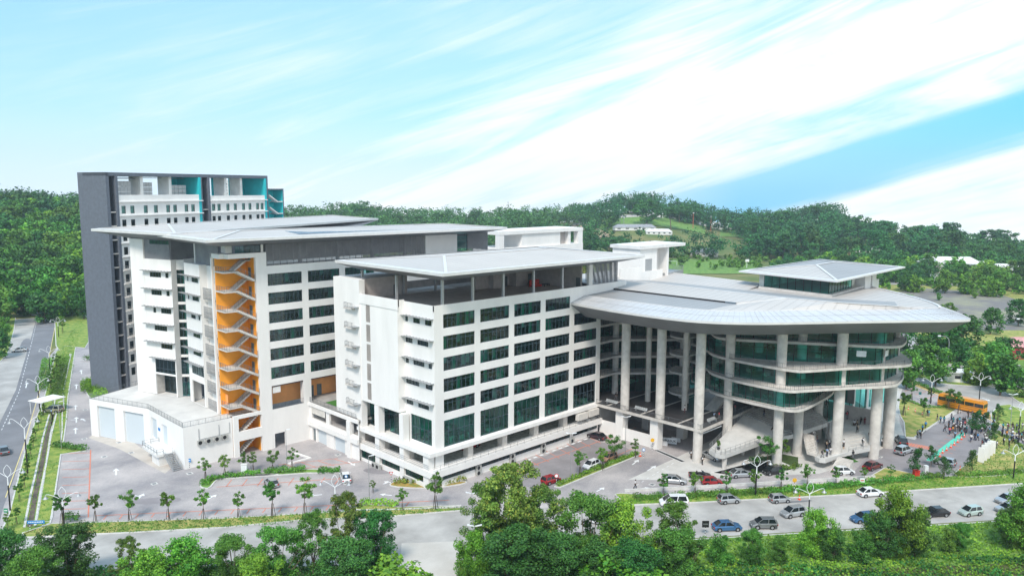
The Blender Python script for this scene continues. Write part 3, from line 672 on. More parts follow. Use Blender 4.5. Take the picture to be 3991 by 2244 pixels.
# ---------------- service podium
PO=empty('service_podium',(57,149,0),'low white loading building with roller shutters and a pale concrete roof deck','building','university wings',flat=True)
pp_=[(57,148.9),(57,167.4),(50.6,184.7),(63.5,190.3),(66.6,180),(66.9,148.9)]
wm=MB()
F1=Fr(50.6,184.7,-math.degrees(math.atan2(17.3,6.4))); F2=Fr(57,167.4,-90); F3=Fr(57,148.9,0); L1n=18.45
d1=[(L1n-16.1,L1n-10.5,0,7.1),(L1n-7.7,L1n-1.5,0,7.0)]
s2_=lambda s:18.5-s
d2=[(s2_(17.0),s2_(13.9),2.6,7.0),(s2_(11.2),s2_(8.3),2.6,6.8)]
wm.facade(F1,0,L1n,0,8.4,d1,.5); wm.facade(F2,0,18.5,0,8.4,d2,.35); wm.facade(F3,0,9.95,0,8.4,[],.2)
wm.quad((50.6,184.7,0),(63.5,190.3,0),(63.5,190.3,8.4),(50.6,184.7,8.4))
wm.build('wall',WHITE,PO)
m_=MB(); m_.sheet(pp_,8.4); m_.sheet([(66.6,150),(66.6,190),(72,190),(72,150)],8.395); m_.build('roof_deck',mat('roof_deck',(.66,.64,.61),.9,var=.09,scale=.25,detail=9),PO)
for a,b,c,d in d1: m_=MB(); m_.fbox(F1,a,b,-.5,-.45,c,d); m_.build('shutter',SHUT,PO)
for a,b,c,d in d2: m_=MB(); m_.fbox(F2,a,b,-.35,-.3,c,d); m_.build('shutter',SHUT,PO)
m_=MB(); railing(m_,[(63.5,190.3,8.4),(50.7,184.6,8.4),(57.05,167.4,8.4),(57.05,149,8.4),(73,149,8.4)],1.05,.3); m_.build('railing',RAIL,PO)
ld=MB(); ld.fbox(F2,5.6,13.6,0,3.5,2.0,2.5); ld.fbox(F2,9.5,13.3,.3,3.0,0,2.0); dockm=ld.build('loading_dock',WHITE2,PO)
m_=MB(); railing(m_,[F2.p(5.7,.1,2.5),F2.p(5.7,3.4,2.5),F2.p(13.5,3.4,2.5),F2.p(13.5,2.2,2.5)],1.0,.3,False); m_.build('railing',RAIL,dockm)
m_=MB()
for s in range(10): m_.fbox(F2,13.6+s*.46,14.02+s*.46,.5,2.1,2.28-s*.24,2.36-s*.24)
for n_ in (.44,2.1): m_.hexa([F2.p(13.6,n_+.08,2.05),F2.p(13.6,n_,2.05),F2.p(18.3,n_,-.2),F2.p(18.3,n_+.08,-.2)],[F2.p(13.6,n_+.08,2.45),F2.p(13.6,n_,2.45),F2.p(18.3,n_,.2),F2.p(18.3,n_+.08,.2)]); railing(m_,[F2.p(13.6,n_,2.4),F2.p(18.2,n_,.1)],1.0,.3,False)
m_.build('steel_stair',GALV,PO)
m_=MB(); m_.fbox(F2,5.4,6.4,0,.06,5.0,5.6); m_.build('dock_sign',BLUE,PO)
def acunit(name='air_conditioner'):
    r=empty(name,(0,0,0)); b=MB(); b.box(-.45,.45,-.35,0,0,.75); b.build('case',mat('ac_white',(.42,.42,.40),.5),r)
    f=MB(); f.tube((-.12,-.36,.38),(-.12,-.37,.38),.28,seg=14); f.build('fan_grille',BLACK,r); return r
ac=acunit(); acs=[]
def put_ac(p,rz,label):
    global ac
    o=ac if not acs else copy_tree(ac,p,rz); place(o,p,rz,1.35); o['label']=label; o['category']='air conditioner'; o['group']='outdoor air conditioning units'; acs.append(o)
for i,x in enumerate((60.2,61.9,63.6,65.2)): put_ac((x,148.88,4.3),0,'boxed condenser hung on the blank white podium wall, %s of four'%('leftmost','second from left','third from left','rightmost')[i])
for i,(x,z) in enumerate(((96.0,.05),(96.0,.9+.2),(105.2,.05),(105.2,1.1),(114.3,.05),(114.3,1.1),(123.5,.05))): put_ac((x+.3,AY-.78,z),0,'white condenser in the niche between the low strip windows')
for y in (113.6,112.4,123.8,122.4): put_ac((AX-2.0,y,.02),rad(-90),'white condenser on the paving at the foot of the corner block')
cond=[o for o in acs if 'niche' in o['label']]; ordinals(cond); ordinals([o for o in acs if 'foot' in o['label']])
# pipes
m_=MB(); 
for x in (60.0,64.1,66.3): m_.tube((x,148.8,5.4),(x,148.8,7.6),.06,seg=5)
m_.tube((60,148.8,5.4),(66.3,148.8,5.4),.05,seg=5); m_.build('conduit',GALV,PO)
# ---------------- courtyard link
CL=empty('courtyard_link',(84.3,131,0),'low white link with parking bays and a turfed courtyard deck on top','building','university wings',flat=True)
F4=Fr(84.3,148.3,-90); c4=lambda y:148.3-y
wm=MB(); ho=[(c4(147.3),c4(146.0),0,2.8),(c4(145.4),c4(141.6),0,3.1),(c4(138.6),c4(134.4),0,3.1),(c4(133.2),c4(132.2),0,2.6),(c4(147.4),c4(141.6),5.0,7.6),(c4(140.3),c4(132.9),5.0,7.6),(c4(131.7),c4(129.3),5.0,7.6)]
wm.facade(F4,0,c4(129),0,8.5,ho,.5); wm.fbox(F4,0,c4(129),0,.5,3.4,4.5); wm.fbox(F4,0,c4(129),0,.35,7.8,8.5); wm.fbox(F4,c4(133.1)+.2,c4(131.6),0,.54,0,7.76)
wm.build('wall',WHITE,CL)
m_=MB(); m_.fbox(F4,c4(145.4),c4(141.6),-.4,-.35,0,3.1); m_.build('shutter',SHUT,CL); m_=MB(); m_.fbox(F4,c4(138.6),c4(134.4),-.4,-.35,0,3.1); m_.build('shutter',SHUT,CL)
m_=MB(); m_.fbox(F4,c4(147.3),c4(146.0),-.4,-.35,0,2.8); m_.fbox(F4,c4(133.2),c4(132.2),-.4,-.35,0,2.6); m_.build('door',mat('door_bluegrey',(.13,.17,.19)),CL)
m_=MB(); m_.fbox(F4,c4(147.2),c4(141.8),.06,.12,6.2,8.2); m_.build('blind',mat('cream_panel',(.68,.65,.60),.8),CL)
m_=MB(); m_.box(84.5,112,130,148.2,4.7,4.95); m_.box(92,92.3,130,148,4.9,7.8); m_.box(84.8,92,140.6,141.4,4.9,7.8); m_.build('parking_wall',CONCD,CL)
m_=MB(); m_.box(84.35,112,129,152,8.15,8.5); m_.build('deck',mat('court_deck',(.36,.34,.32),.9,var=.2,scale=.3),CL)
m_=MB(); m_.sheet([(86.4,145.2),(103,145.8),(103,136),(89.5,135.2),(86.4,135.2)],8.56); m_.build('turf_patch',TURF,CL)
m_=MB(); railing(m_,[(84.4,148.2,8.5),(84.4,130.2,8.5)],1.05,.3); railing(m_,[(75.6,148.4,8.5),(83,148.4,8.5)],1.05,.3); m_.build('railing',RAIL,CL)
m_=MB()
for z in (5.3,5.6,5.9): m_.tube((84.5,147.3,z),(84.5,129.5,z),.03,seg=4)
m_.build('parking_rail',GALV,CL)
m_=MB(); m_.fbox(F4,c4(131.5),c4(130.4),-.6,-.55,0,3.2); m_.build('yellow_door',YEL,CL)
# ---------------- tower
T=empty('tower_block',(63.1,225.2,0),'tall slab block with a charcoal end wall and turquoise rooftop bays','building','university wings',flat=True)
TS=Fr(63.1,225.2,-70.5); q0=TS.p(10,0,0); TF=Fr(q0[0],q0[1],19.5); ZT=58.85
wm=MB(); wm.fbox(TS,-1,10,-.9,0,0,ZT); wm.fbox(TF,-.2,.9,-.9,0,0,ZT) if False else None
wm.fbox(TF,0,58,-9,0,ZT-.9,ZT); wm.fbox(TF,57.2,58,-11,0,0,ZT-.9)
wm.fbox(TF,2.6,3.3,-10,0.2,0,ZT-.9); wm.fbox(TF,33.2,33.9,-8,.2,0,ZT-.9); wm.fbox(TF,30.6,31,-7,.2,0,ZT-.9)
wm.build('end_wall',DGREY,T)
m_=MB(); m_.fbox(TF,.9,2.6,-5,-4.8,0,ZT-1); m_.fbox(TF,31,33.2,-5,-4.8,0,ZT-1); m_.build('recess_wall',DGREY2,T)
st=3.62
for i in range(13):
    m_=MB(); m_.fbox(TF,.2,2.55,-4.8,-.2,52.0-st*i-3.3-.3,52.0-st*i-3.3); b_=m_.build('stair_landing',CONC,T)
    if i<5: m_=MB(); m_.fbox(TF,31,33.2,-4.8,-.2,52.0-st*i-3.3-.3,52.0-st*i-3.3); m_.build('stair_landing',CONC,T)
hol=[];tw=[]
U1=[.5,3.2,7.4,10.7,14.8,17.2,21.2,23.6,26.9-.3]; 
for i in range(13):
    z=50.9-st*i-1.7
    us=[3.3+.3+x*.985 for x in U1]+[34.2+x for x in (.3,2.4,5.9,8.9,12.3,15.0,18.3,20.3)] if i<4 else [3.6+.5,3.6+3.2,3.6+6.5]
    for u in us: hol.append((u,u+1.25,z-1.1,z+.95)); tw.append((u,u+1.25,z-1.1,z+.95))
wm=MB(); wm.facade(TF,3.3,30.6,0,53.0,hol,.3); wm.facade(TF,33.9,57.2,0,52.6,hol,.3)
for i in range(13):
    z=51.2-st*i; wm.fbox(TF,3.3,31.0,0,.45,z-.12,z+.14); wm.fbox(TF,33.9,57.3,0,.45,z-.2,z+.1)
wm.fbox(TF,3.3,30.6,-10,-.35,48,52.4); wm.fbox(TF,33.9,57.2,-10,-.35,48,52)
wm.build('wall',WHITE,T)
m_=MB(); m_.fbox(TF,3.4,57,-3.2,-3.1,0,52); m_.build('partition',DGREY2,T)  # near-black plane added to darken the windows, standing for unlit rooms
for a,b,c,d in tw[:98]: window(T,TF,a,b,c,d,n=-.2,nv=1,trans=(1.45,))
m_=MB(); m_.fbox(TF,29.8,30.6,-9,.15,20,ZT-.9); m_.fbox(TF,56.4,57.2,-9,.15,20,ZT-.9); m_.fbox(TF,24,30,-9,-8.8,52,ZT-.9); m_.fbox(TF,50,57,-9,-8.8,52,ZT-.9); m_.fbox(TF,13.5,15.5,-7,-6.8,52,ZT-.9); m_.fbox(TF,42,45,-8,-7.8,52,ZT-.9); m_.build('turquoise_bay',TURQ,T)
for u in (11.0,20.3,40.6,47.0): m_=MB(); m_.fbox(TF,u,u+.9,-5.5,-1.0,52.3,ZT-.9); m_.build('roof_pier',WHITE2,T)
for a,b,h in ((4.9,9.3,4.3),(12,16,4.0),(22,27.5,3.3)):
    m_=MB()
    for i in range(4):
        for j in range(3): u=a+(b-a)*i/4; z=52.4+h*j/3; m_.fbox(TF,u+.04,u+(b-a)/4-.04,-5,-2.5,z+.04,z+h/3-.04)
    m_.build('water_tank',GALV,T)
m_=MB(); m_.fbox(TF,3.5,12,-3,-2.8,57.2,57.35); m_.fbox(TF,4,28,-4,-3.8,57.5,57.65); m_.build('pipework',RAIL,T)
# balconies on lower floors left
for i in range(4,11):
    z=50.9-st*i-3.0; m_=MB(); m_.fbox(TF,3.6,9.0,0,1.6,z-.2,z); b_=m_.build('balcony',CONC,T); m_=MB(); railing(m_,[TF.p(3.7,0,z),TF.p(3.7,1.5,z),TF.p(8.9,1.5,z)],1.0,.3); m_.build('railing',GALV,b_)
ST=Fr(*TF.p(58.5,0,0)[:2],19.5)
E2=empty('external_stair_tower',ST.p(0,0,0),'narrow grey and turquoise open stair tower right of the tall block','building',flat=True)
m_=MB(); m_.fbox(ST,0.2,6.6,-4,.1,54.3,54.7); m_.fbox(ST,6.2,6.6,-4,.1,0,54.3); m_.build('frame_wall',DGREY,E2)
m_=MB(); m_.fbox(ST,2.0,6.2,-4,-3.8,0,54.3); m_.fbox(ST,6.1,6.2,-3.8,0,0,54.3); m_.build('stair_wall',TURQ,E2)
for i in range(6):
    z=50.6-3.9*i; m_=MB(); m_.hexa([ST.p(.3,-1.6,z+1.7),ST.p(.3,0,z+1.7),ST.p(4,0,z-.4),ST.p(4,-1.6,z-.4)],[ST.p(.3,-1.6,z+2.1),ST.p(.3,0,z+2.1),ST.p(4,0,z),ST.p(4,-1.6,z)]); m_.fbox(ST,4,6.1,-3.7,0,z-.3,z); m_.build('stair_flight',WHITE2,E2)
# ================================================================== CURVED BUILDING C
C=empty('round_hall',(133,80,0),'curved glass hall on tall round columns under a broad pale metal roof','building','university wings',flat=True)
def slabpoly(front,back): return smooth_poly(front,2)+back
BACKR=[(186,66),(186,100),(152,100)]
SL1=slabpoly([(148,92),(146.3,87.3),(142,83.7),(141,78),(140.6,71.5),(140.6,65.2),(143.4,63.8),(149.7,64),(158.5,64.6),(165,66.5),(172,72)],[(180,84),(160,98)])
SL2=slabpoly([(149,92),(146,87.1),(141.9,83.6),(140.2,77),(139.9,70.4),(140,65.4),(143.0,63.6),(151.8,58.3),(158.8,52.8),(163.5,52.8),(172.9,55.2),(177,61)],BACKR)
SL3=slabpoly([(149,92),(146.5,87.5),(143,84.4),(141.2,79),(140.9,65),(143.6,62.9),(151.8,58.5),(161.4,51.4),(165,51.2),(172.5,55.8),(175,58)],BACKR)
SL4=slabpoly([(150,92),(147.1,87.2),(143.1,83.8),(142,81),(148,71),(154.6,60.1),(159.4,52.4),(164.5,52.8),(171.0,54.6),(176,61)],BACKR)
SLABS=[(SL1,12.0),(SL2,15.95),(SL3,19.9),(SL4,23.8)]
for pl,z in SLABS:
    m_=MB(); m_.prism(pl,z,z+.5); sl=m_.build('balcony_slab',CONC,C)
    n_=pl.index(min(pl,key=lambda p:1e9)) if False else None
    fr=[p for p in pl if p not in BACKR and p not in [(180,84),(160,98)]]
    r_=MB(); rp=offs(fr,.12) ; railing(r_,[(x,y,z+.5) for x,y in rp],1.0,.34); r_.build('railing',RAIL,sl)
LEFTS=[]
for z in (12.1,16.05,20.0,23.9):
    fr=smooth_poly([(136,107.9),(141.4,107.9),(142.3,106.2),(145.7,103.2),(151,98),(160,95)],2)
    m_=MB(); m_.prism(fr+[(170,100),(170,130),(134.4,130),(134.4,107.9)],z,z+.5); sl=m_.build('balcony_slab',CONC,C)
    r_=MB(); railing(r_,[(x,y,z+.5) for x,y in offs(fr,.12)],1.0,.34); r_.build('railing',RAIL,sl)
# glass walls
def glasswall(pts,z0,z1,gm=GLASST,step=2.6,name='glazing',bars=()):
    g=MB(); f=MB()
    for a,b in zip(pts[:-1],pts[1:]):
        a=Vector(a[:2]); b=Vector(b[:2]); g.quad((a.x,a.y,z0),(b.x,b.y,z0),(b.x,b.y,z1),(a.x,a.y,z1))
        n=max(1,round((b-a).length/step))
        for i in range(n+1): p=a+(b-a)*i/n; f.box(p.x-.05,p.x+.05,p.y-.05,p.y+.05,z0,z1)
        for z in bars: f.tube((a.x,a.y,z),(b.x,b.y,z),.04,seg=4)
    o=g.build(name,gm,C); ff=f.build('frame',BLACK,C); ff.parent=o; return o
glasswall([(147,91),(144,86),(142.3,80.5),(141.8,67.2),(143.6,65.6),(150.5,65.2),(164,67.5),(172,73)],12.5,15.95,step=1.6)
glasswall([(148,91),(144.5,85),(143,80.2),(143.4,67.3),(151.1,60.5),(159.7,55.8),(169.2,55.9),(176,64)],16.45,19.9,step=2.6)
glasswall([(148,91),(143.9,84),(143,80.4),(147.3,71),(154.8,60.2),(157.3,56),(160,55.7),(169.7,55.9),(176,64)],20.4,23.8,step=2.6,bars=(22.9,))
glasswall([(149,91),(146.5,86),(144.5,81.5),(149.5,72.3),(155.9,61.5),(160.5,55.6),(164,55),(169.7,56.5),(175,64)],24.3,27.4,step=2.6)
for i,z in enumerate((7.05,12.6,16.55,20.5,24.4)):
    glasswall([(136.5,113.5),(143,111.5),(147.5,107.0),(153,102.0),(162,98)],z,min(z+(5.05 if i==0 else 3.45),27.4),GLASST if i==0 else GLASS,step=1.7,bars=(z+2.2,))
# interiors
m_=MB()
for x,y in ((152,78),(161,70),(168,64),(152,88),(161,79),(170,74),(158,63),(149,72)): m_.tube((x,y,12.5),(x,y,27.3),.85,seg=16)
m_.build('inner_column',mat('inner_column',(.55,.56,.54),.8),C)
m_=MB(); m_.box(174,174.4,66,99,7,27.3); m_.box(150,174,93,93.4,12,27.3); m_.box(136,165,116,116.4,7,27.3); m_.box(160,160.3,100,116,7,27.3); m_.box(134.3,134.6,108,131,0,33.5); m_.build('core_wall',mat('core_wall',(.20,.20,.195),.85,var=.25,scale=.3),C)
m_=MB(); 
for zf,rng in ((12.5,(145,170,68,90)),(16.45,(146,170,62,90)),(20.4,(150,170,62,90)),(7.0,(137,155,112,116)),(12.6,(137,158,112,116)),(16.6,(137,158,112,116)),(20.5,(137,158,112,116))):
    for _ in range(26): x=R_.uniform(rng[0],rng[1]); y=R_.uniform(rng[2],rng[3]); m_.box(x,x+R_.uniform(1,2.2),y,y+R_.uniform(.7,1.2),zf+.05,zf+R_.uniform(.7,.85))
m_.build('furniture',FURN,C)
# big columns
BIG=[(133.5,81.0,0,27.4,.97),(133.6,90.4,6.9,27.4,.97),(133.6,99.6,6.9,27.4,.97),(143.0,68.6,0,27.0,.97),(152.0,68.6,0,27.0,.95),(152.6,60.7,0,27.2,1.03),(161.4,56.6,0,27.0,1.05),(170.4,56.9,0,27.0,1.05),(179.6,60.6,0,23,.8),(165.8,70.4,0,16,.97),(142.6,79.6,0,27.3,.97),(142.6,90.2,6.9,27.3,.62),(142.6,99.9,6.9,27.3,.62),(142.6,109.3,6.9,27.3,.75),(151,96,0,27.3,.97),(161.0,75.5,0,13,.97)]
for x,y,z0,z1,r in BIG:
    m_=MB(); m_.lathe([(r*1.0,z0),(r,z1)],(x,y,0),26)
    o=m_.build('column',CONC,C,smooth=False)
# deck (gallery floor) with terrace tiles
m_=MB(); DECK=[(132.5,107.2),(132.5,79.7),(156,80.4),(163,88),(163,130),(134.4,130),(134.4,107.2)]
m_.prism(DECK,6.45,7.0); dk_=m_.build('gallery_deck',CONC,C)
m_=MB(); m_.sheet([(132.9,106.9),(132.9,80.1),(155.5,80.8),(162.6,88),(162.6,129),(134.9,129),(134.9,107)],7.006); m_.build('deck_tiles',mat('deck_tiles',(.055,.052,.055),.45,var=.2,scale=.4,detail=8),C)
m_=MB()
for y in (85.5,94.8,104): m_.box(133,156,y-.25,y+.25,7.007,7.012)
m_.build('deck_joint',CONC,C)
r_=MB(); railing(r_,[(132.6,106.8,7),(132.6,79.9,7),(155,80.5,7)],1.05,.32); r_.build('railing',RAIL,dk_)
# white box piers and garage walls
for x,y in ((133.4,90.6),(133.4,99.8)): m_=MB(); m_.box(x-.1,x+1.8,y,y+2.0,0,6.45); m_.build('box_pier',WHITE,C)
for x,y in ((143.2,90.6),(143.2,100),(152.5,90),(152.5,100)): m_=MB(); m_.box(x,x+1.7,y,y+1.8,0,6.45); m_.build('box_pier',WHITE2,C)
m_=MB(); m_.box(133.6,133.9,101.8,107.2,0,3.2); m_.box(133.6,133.9,92.6,99.8,0,2.7); m_.box(134.6,165,108,108.3,0,6.4); m_.build('garage_wall',WHITE,C)
m_=MB(); m_.box(147,147.3,92,108,0,6.4); m_.box(172,172.4,60,110,0,7); m_.build('garage_back_wall',CONCD,C)
m_=MB(); m_.tube((134.2,80.2,5.9),(141.2,80.2,5.9),.09,seg=6); m_.tube((134.2,80.2,5.9),(134.2,80.6,6.5),.07,seg=5); m_.build('canopy_lamp',LAMPW,C)
# stairwell landings and flights between the two halves
for i,z in enumerate((9.3,14.1,18.1,22.1)):
    m_=MB(); m_.prism(smooth_poly([(150,97.5),(146.2,97.0),(144.4,95.2),(143.9,92.6),(145.2,91.2),(151,91.6)],2),z,z+.4)
    n=12
    for s in range(n): y1=91.6-s*.42; m_.box(148.2,150.6,y1-.42,y1,z-.05+s*.165,z+.4+s*.165)
    o=m_.build('stair_flight',CONC,C)
    r_=MB(); railing(r_,[(150,97.4,z+.4),(146.2,96.9,z+.4),(144.5,95.1,z+.4),(144.0,92.7,z+.4),(145.2,91.4,z+.4),(148.2,91.5,z+.4),(148.2,86.6,z+2.4)],1.0,.3); r_.build('railing',RAIL,o)
m_=MB()
for s in range(14): m_.box(146+s*.36,146.4+s*.36,84.6,87.4,7+s*.165-.3,7+s*.165+.12)
m_.box(147.4,147.9,92.4,92.9,7,22); m_.build('stair_flight',CONC,C)
# ---- roof
O_=[(124.0,107.28),(122.5,96),(122.4,88),(122.7,82),(123.7,76.5),(126.3,71.7),(130.5,67),(135.1,63.2),(143.6,56.7),(153.6,48.5),(160.4,42.6),(163.0,41.0),(164.5,41.8),(171,45.6),(179.3,53),(189.1,64),(194,70.5)]
I_=[(128.7,107.28),(128.6,96),(128.6,88),(128.8,82),(129.8,78),(132.2,74.2),(135.6,71),(139,68.2),(146.8,62.3),(156.6,54),(162.2,49),(164.4,47.2),(166.0,47.4),(170,49.2),(177.6,55.5),(187,66),(191.5,72)]
N_=[(128.9,107.28),(128.5,97),(128.2,88),(128.2,84),(129.2,80),(131.6,76.2),(134.8,72.6),(138,69.6),(144.6,64.4),(154,57),(160.2,51.5),(164,48.2),(167.6,45.6),(171.8,48.8),(176,55.5),(184.6,66),(189,73)]
def dens(P,k=5):
    out=[]
    for a,b in zip(P[:-1],P[1:]):
        for i in range(k): out.append((a[0]+(b[0]-a[0])*i/k,a[1]+(b[1]-a[1])*i/k))
    return out+[P[-1]]
def sm(P,it=4):
    P=[Vector(p) for p in P]
    for _ in range(it): P=[P[0]]+[(P[i-1]+2*P[i]+P[i+1])/4 for i in range(1,len(P)-1)]+[P[-1]]
    return [(p.x,p.y) for p in P]
Od,Id,Nd=[sm(dens(P),5) for P in (O_,I_,N_)]
ZE=30.78; ZI=31.9
pan=MB(); fas=MB(); sof=MB(); seam=MB()
for i in range(len(Od)-1):
    a,b,c,d=Od[i],Od[i+1],Id[i+1],Id[i]
    pan.quad((*a,ZE),(*b,ZE),(*c,ZI),(*d,ZI)); fas.quad((*a,ZE),(*a,ZE-.45),(*b,ZE-.45),(*b,ZE))
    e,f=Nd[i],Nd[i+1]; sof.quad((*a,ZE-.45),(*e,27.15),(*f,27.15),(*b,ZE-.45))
    if i%1==0: seam.bar((a[0],a[1],ZE+.02),(d[0],d[1],ZI+.02),.045,.03)
    ma=((a[0]+d[0])/2,(a[1]+d[1])/2,(ZE+ZI)/2+.02); mb_=((b[0]+c[0])/2,(b[1]+c[1])/2,(ZE+ZI)/2+.02); seam.bar(ma,mb_,.06,.03)
sof.sheet([(x,y) for x,y in Nd]+[(189,100),(150,125),(128.9,125)],27.17)
# end cap of the left tip
pan.quad((*Od[0],ZE),(*Id[0],ZI),(*Nd[0],27.3),(*Od[0],ZE-.45))
top=MB(); Gt=(138.6,104,32.3); 
G0=(138.7,107.28,32.3); G1=(138.4,76.5,32.3); R0=(147.8,113,33.4); R1_=(147,70.2,33.4); R2_=(149.6,61.5,33.2); R3_=(158,52.6,32.5)
V0=(160.6,113,32.2); V1=(160.6,86,32.2); V2=(160.4,66.9,32.3); V3=(166,56,32.2); E0=(173,116,33.0); E1_=(168,86,33.0); TIP=(*Id[int(len(Id)*.66)],ZI)
ii=lambda i:(*Id[i],ZI)
k1=20; kk=40
top.c=0
for i in range(0,k1): top.quad(ii(i),ii(i+1),(138.6,107.28-(107.28-76.5)*(i+1)/k1,32.3),(138.6,107.28-(107.28-76.5)*i/k1,32.3))
top.c=1
top.quad((138.6,76.5,32.3),ii(k1),ii(k1+5),ii(k1+10),R1_,(138.7,76.5,32.62))
top.quad((138.7,107.3,32.62),(138.7,76.5,32.62),R1_,R0); top.c=2; top.quad((138.69,107.28,32.25),(138.69,79.0,32.3),(138.69,79.0,32.62),(138.69,107.28,32.62)); top.c=1;  # black riser paints the gutter's shadow line into the roof
top.quad(ii(30),ii(35),ii(40),R2_,R1_); top.quad(ii(40),ii(45),ii(50),R3_,R2_); top.quad(ii(50),ii(55),ii(60),R3_)
top.c=0
top.quad(R0,R1_,V2,V1,V0); top.quad(R1_,R2_,V2); top.quad(R2_,R3_,V3,V2)
top.c=1
top.quad(V0,V1,E1_,E0); top.quad(R3_,ii(60),ii(65),V3); top.quad(V3,ii(65),ii(70),(184,70.5,32.4),V2); top.quad((184,70.5,32.4),ii(70),ii(75),ii(80),(189,82,32.4)); top.quad(V0,E0,(173,135,32),(128.7,135,32),(128.7,107.6,32),(138.6,107.6,32),R0)
top.quad(V1,V2,(184,70.5,32.35),(189,90,32.35),(168,90,32.35))
RC=top.build('roof',[ROOFC,ROOFY,BLACK],C)  # darker and paler sheets put the slopes' shading into the colour
pan.build('edge_panel',mat('edge_panel',(.60,.60,.61),.4,.15,var=.04,scale=.5),C).parent=RC
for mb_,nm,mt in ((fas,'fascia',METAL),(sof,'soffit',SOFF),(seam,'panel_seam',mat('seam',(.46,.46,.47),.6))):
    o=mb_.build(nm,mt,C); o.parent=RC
m_=MB(); m_.bar(R0,R1_,.5,.07); m_.bar(R1_,R2_,.5,.07); m_.bar(R2_,R3_,.4,.07); m_.bar((138.6,76.5,32.3),R1_,.6,.08); m_.bar(V0,E0,.3,.2); m_.bar(E0,E1_,.4,.15)
for i in range(kk): m_.bar(ii(i),ii(i+1),.18,.09)
for i in range(60,80): m_.bar(ii(i),ii(i+1),.5,.22)
m_.build('ridge_cap',METAL,C).parent=RC
# pavilion on the roof
PV_=[(165.8,84.6),(163.9,68.8),(185.5,70.2),(187,86)]
m_=MB(); m_.prism([(164.8,85.5),(162.9,67.8),(187,69.4),(188.5,87)],31.9,32.75); m_.build('pavilion_kerb',CONC,C)
glasswall([PV_[0],PV_[1],(178.5,69.8)],32.75,35.9,step=1.9,name='pavilion_glazing')
m_=MB(); m_.box(166,190,84.5,86,32,36); m_.box(179.5,183.5,71,72,32,36); m_.build('pavilion_wall',INTER,C)
m_=MB(); m_.box(184.2,187.6,68.9,72,29.5,36.0); m_.box(191.5,194,70.0,76,29,35.8); m_.box(193.0,197.2,70.5,76,27,33.2); m_.box(187.6,191.5,71,71.5,29.5,35.8); m_.build('white_wall',WHITE,C)
m_=MB(); m_.box(189.3,190.8,70.9,71,31.2,33.6); m_.build('door',mat('door_grey',(.10,.115,.12),.6),C)
hiproof(C,[(160.8,65.8),(164.0,90.2),(208.5,90.6),(203.2,66.6)][0:1]+[(203.2,66.6),(208.5,90.6),(164.0,90.2)],36.1,35.3,[(163.9,69.0),(197,70.2),(200,86.5),(166,85)],37.3,[ROOFC,ROOFY],15,fascia=.35,name='pavilion_roof')
# white stair heads behind
SH=empty('stair_head_house',(160,113,32),'white flat roofed stair house standing on the big metal roof','building',flat=True)
m_=MB(); m_.box(156.4,163.6,112.9,121.5,32.3,40.2); m_.box(163.6,168.9,115.6,121.5,32.3,40.2); m_.box(168.2,168.9,112.9,115.6,32.3,40.2); m_.prism([(149,113.3),(156.3,112.4),(156.3,112.7),(149,113.6)],31.4,35.8); m_.prism([(156.3,112.4),(166.3,112.9),(166.3,113.2),(156.3,112.7)],31.9,34.6); m_.build('wall',WHITE,SH)
m_=MB(); m_.box(155.9,175.6,112.3,122,40.2,41.0); m_.build('roof',WHITE2,SH)
m_=MB(); m_.box(164.4,166.0,115.5,115.56,34.2,37.2); m_.box(158.6,161.4,112.82,112.88,34.6,37.6); m_.build('door',mat('door_grey2',(.36,.37,.38),.6),SH)
m_=MB(); m_.prism([(168,113.4),(177.5,113.9),(177.5,121),(168,121)],32.6,33.4); railing(m_,[(172.6,113.5,33.4),(177.4,113.9,33.4),(177.4,121,33.4)],1.3,.3); m_.build('balcony',GALV,SH)
BH=empty('white_roof_house',(163,166,0),'white roof house with open square frames left of the wide hip roof','building',flat=True)
m_=MB(); m_.box(161.1,163,168.1,170,36.9,41); m_.box(161,200,168,180,41,42.1); m_.box(161,200,168,180,34,36.9); m_.box(171,189,168.5,179,36.9,41); m_.box(197.5,199.9,168.1,170,36.9,41); m_.box(161.1,162,178,179.9,36.9,41); m_.box(193,194.2,168.5,178,36.9,41); m_.build('wall',WHITE,BH)
m_=MB(); m_.box(189,193,170,170.3,36.9,41); m_.box(194.2,197.5,173,173.3,36.9,41); m_.build('recess',CONCD,BH)
# ---------------- plaza ramps
RP=empty('ramp_terrace',(133,76,0),'sloping grey grandstand ramp with long steps under the glass hall','terrace',flat=True)
m_=MB()
P1,P2,P3,P4,P5,P6,P7,P8=[(132.7,77.9,3.45),(131.7,75.9,3.4),(132.5,74.2,3.4),(144.6,72.3,3.9),(151,69.2,4.4),(163.3,67.2,4.7),(171,77,8.6),(150,80.0,6.4)]
P2b=(131.8,74.7,3.4)
poly=[P1,P2,P2b,P3,P4,P5,P6,P7,P8]
m_.hexa([(x,y,z-.85) for x,y,z in poly],poly)
m_.build('ramp_slab',mat('ramp_concrete',(.55,.54,.52),.85,var=.08,scale=.5,detail=8),RP)
m_=MB()
for s in range(20):
    t=s/20; a=Vector(P5).lerp(Vector(P8),t); b=Vector(P6).lerp(Vector(P7),t); a2=Vector(P5).lerp(Vector(P8),t+.035); b2=Vector(P6).lerp(Vector(P7),t+.035)
    a=a.lerp(b,.0); h=.16+.012*s
    m_.hexa([a,b,b2,a2],[v+Vector((0,0,h)) for v in (a,b,b2,a2)])
for t,uu in ((.45,.55),(.6,.62),(.75,.66)):
    a=Vector(P5).lerp(Vector(P8),t).lerp(Vector(P6).lerp(Vector(P7),t),uu); m_.box(a.x,a.x+2,a.y,a.y+.9,a.z,a.z+.75)
m_.build('steps',mat('step_concrete',(.36,.355,.345),.85,var=.15,scale=.5),RP)
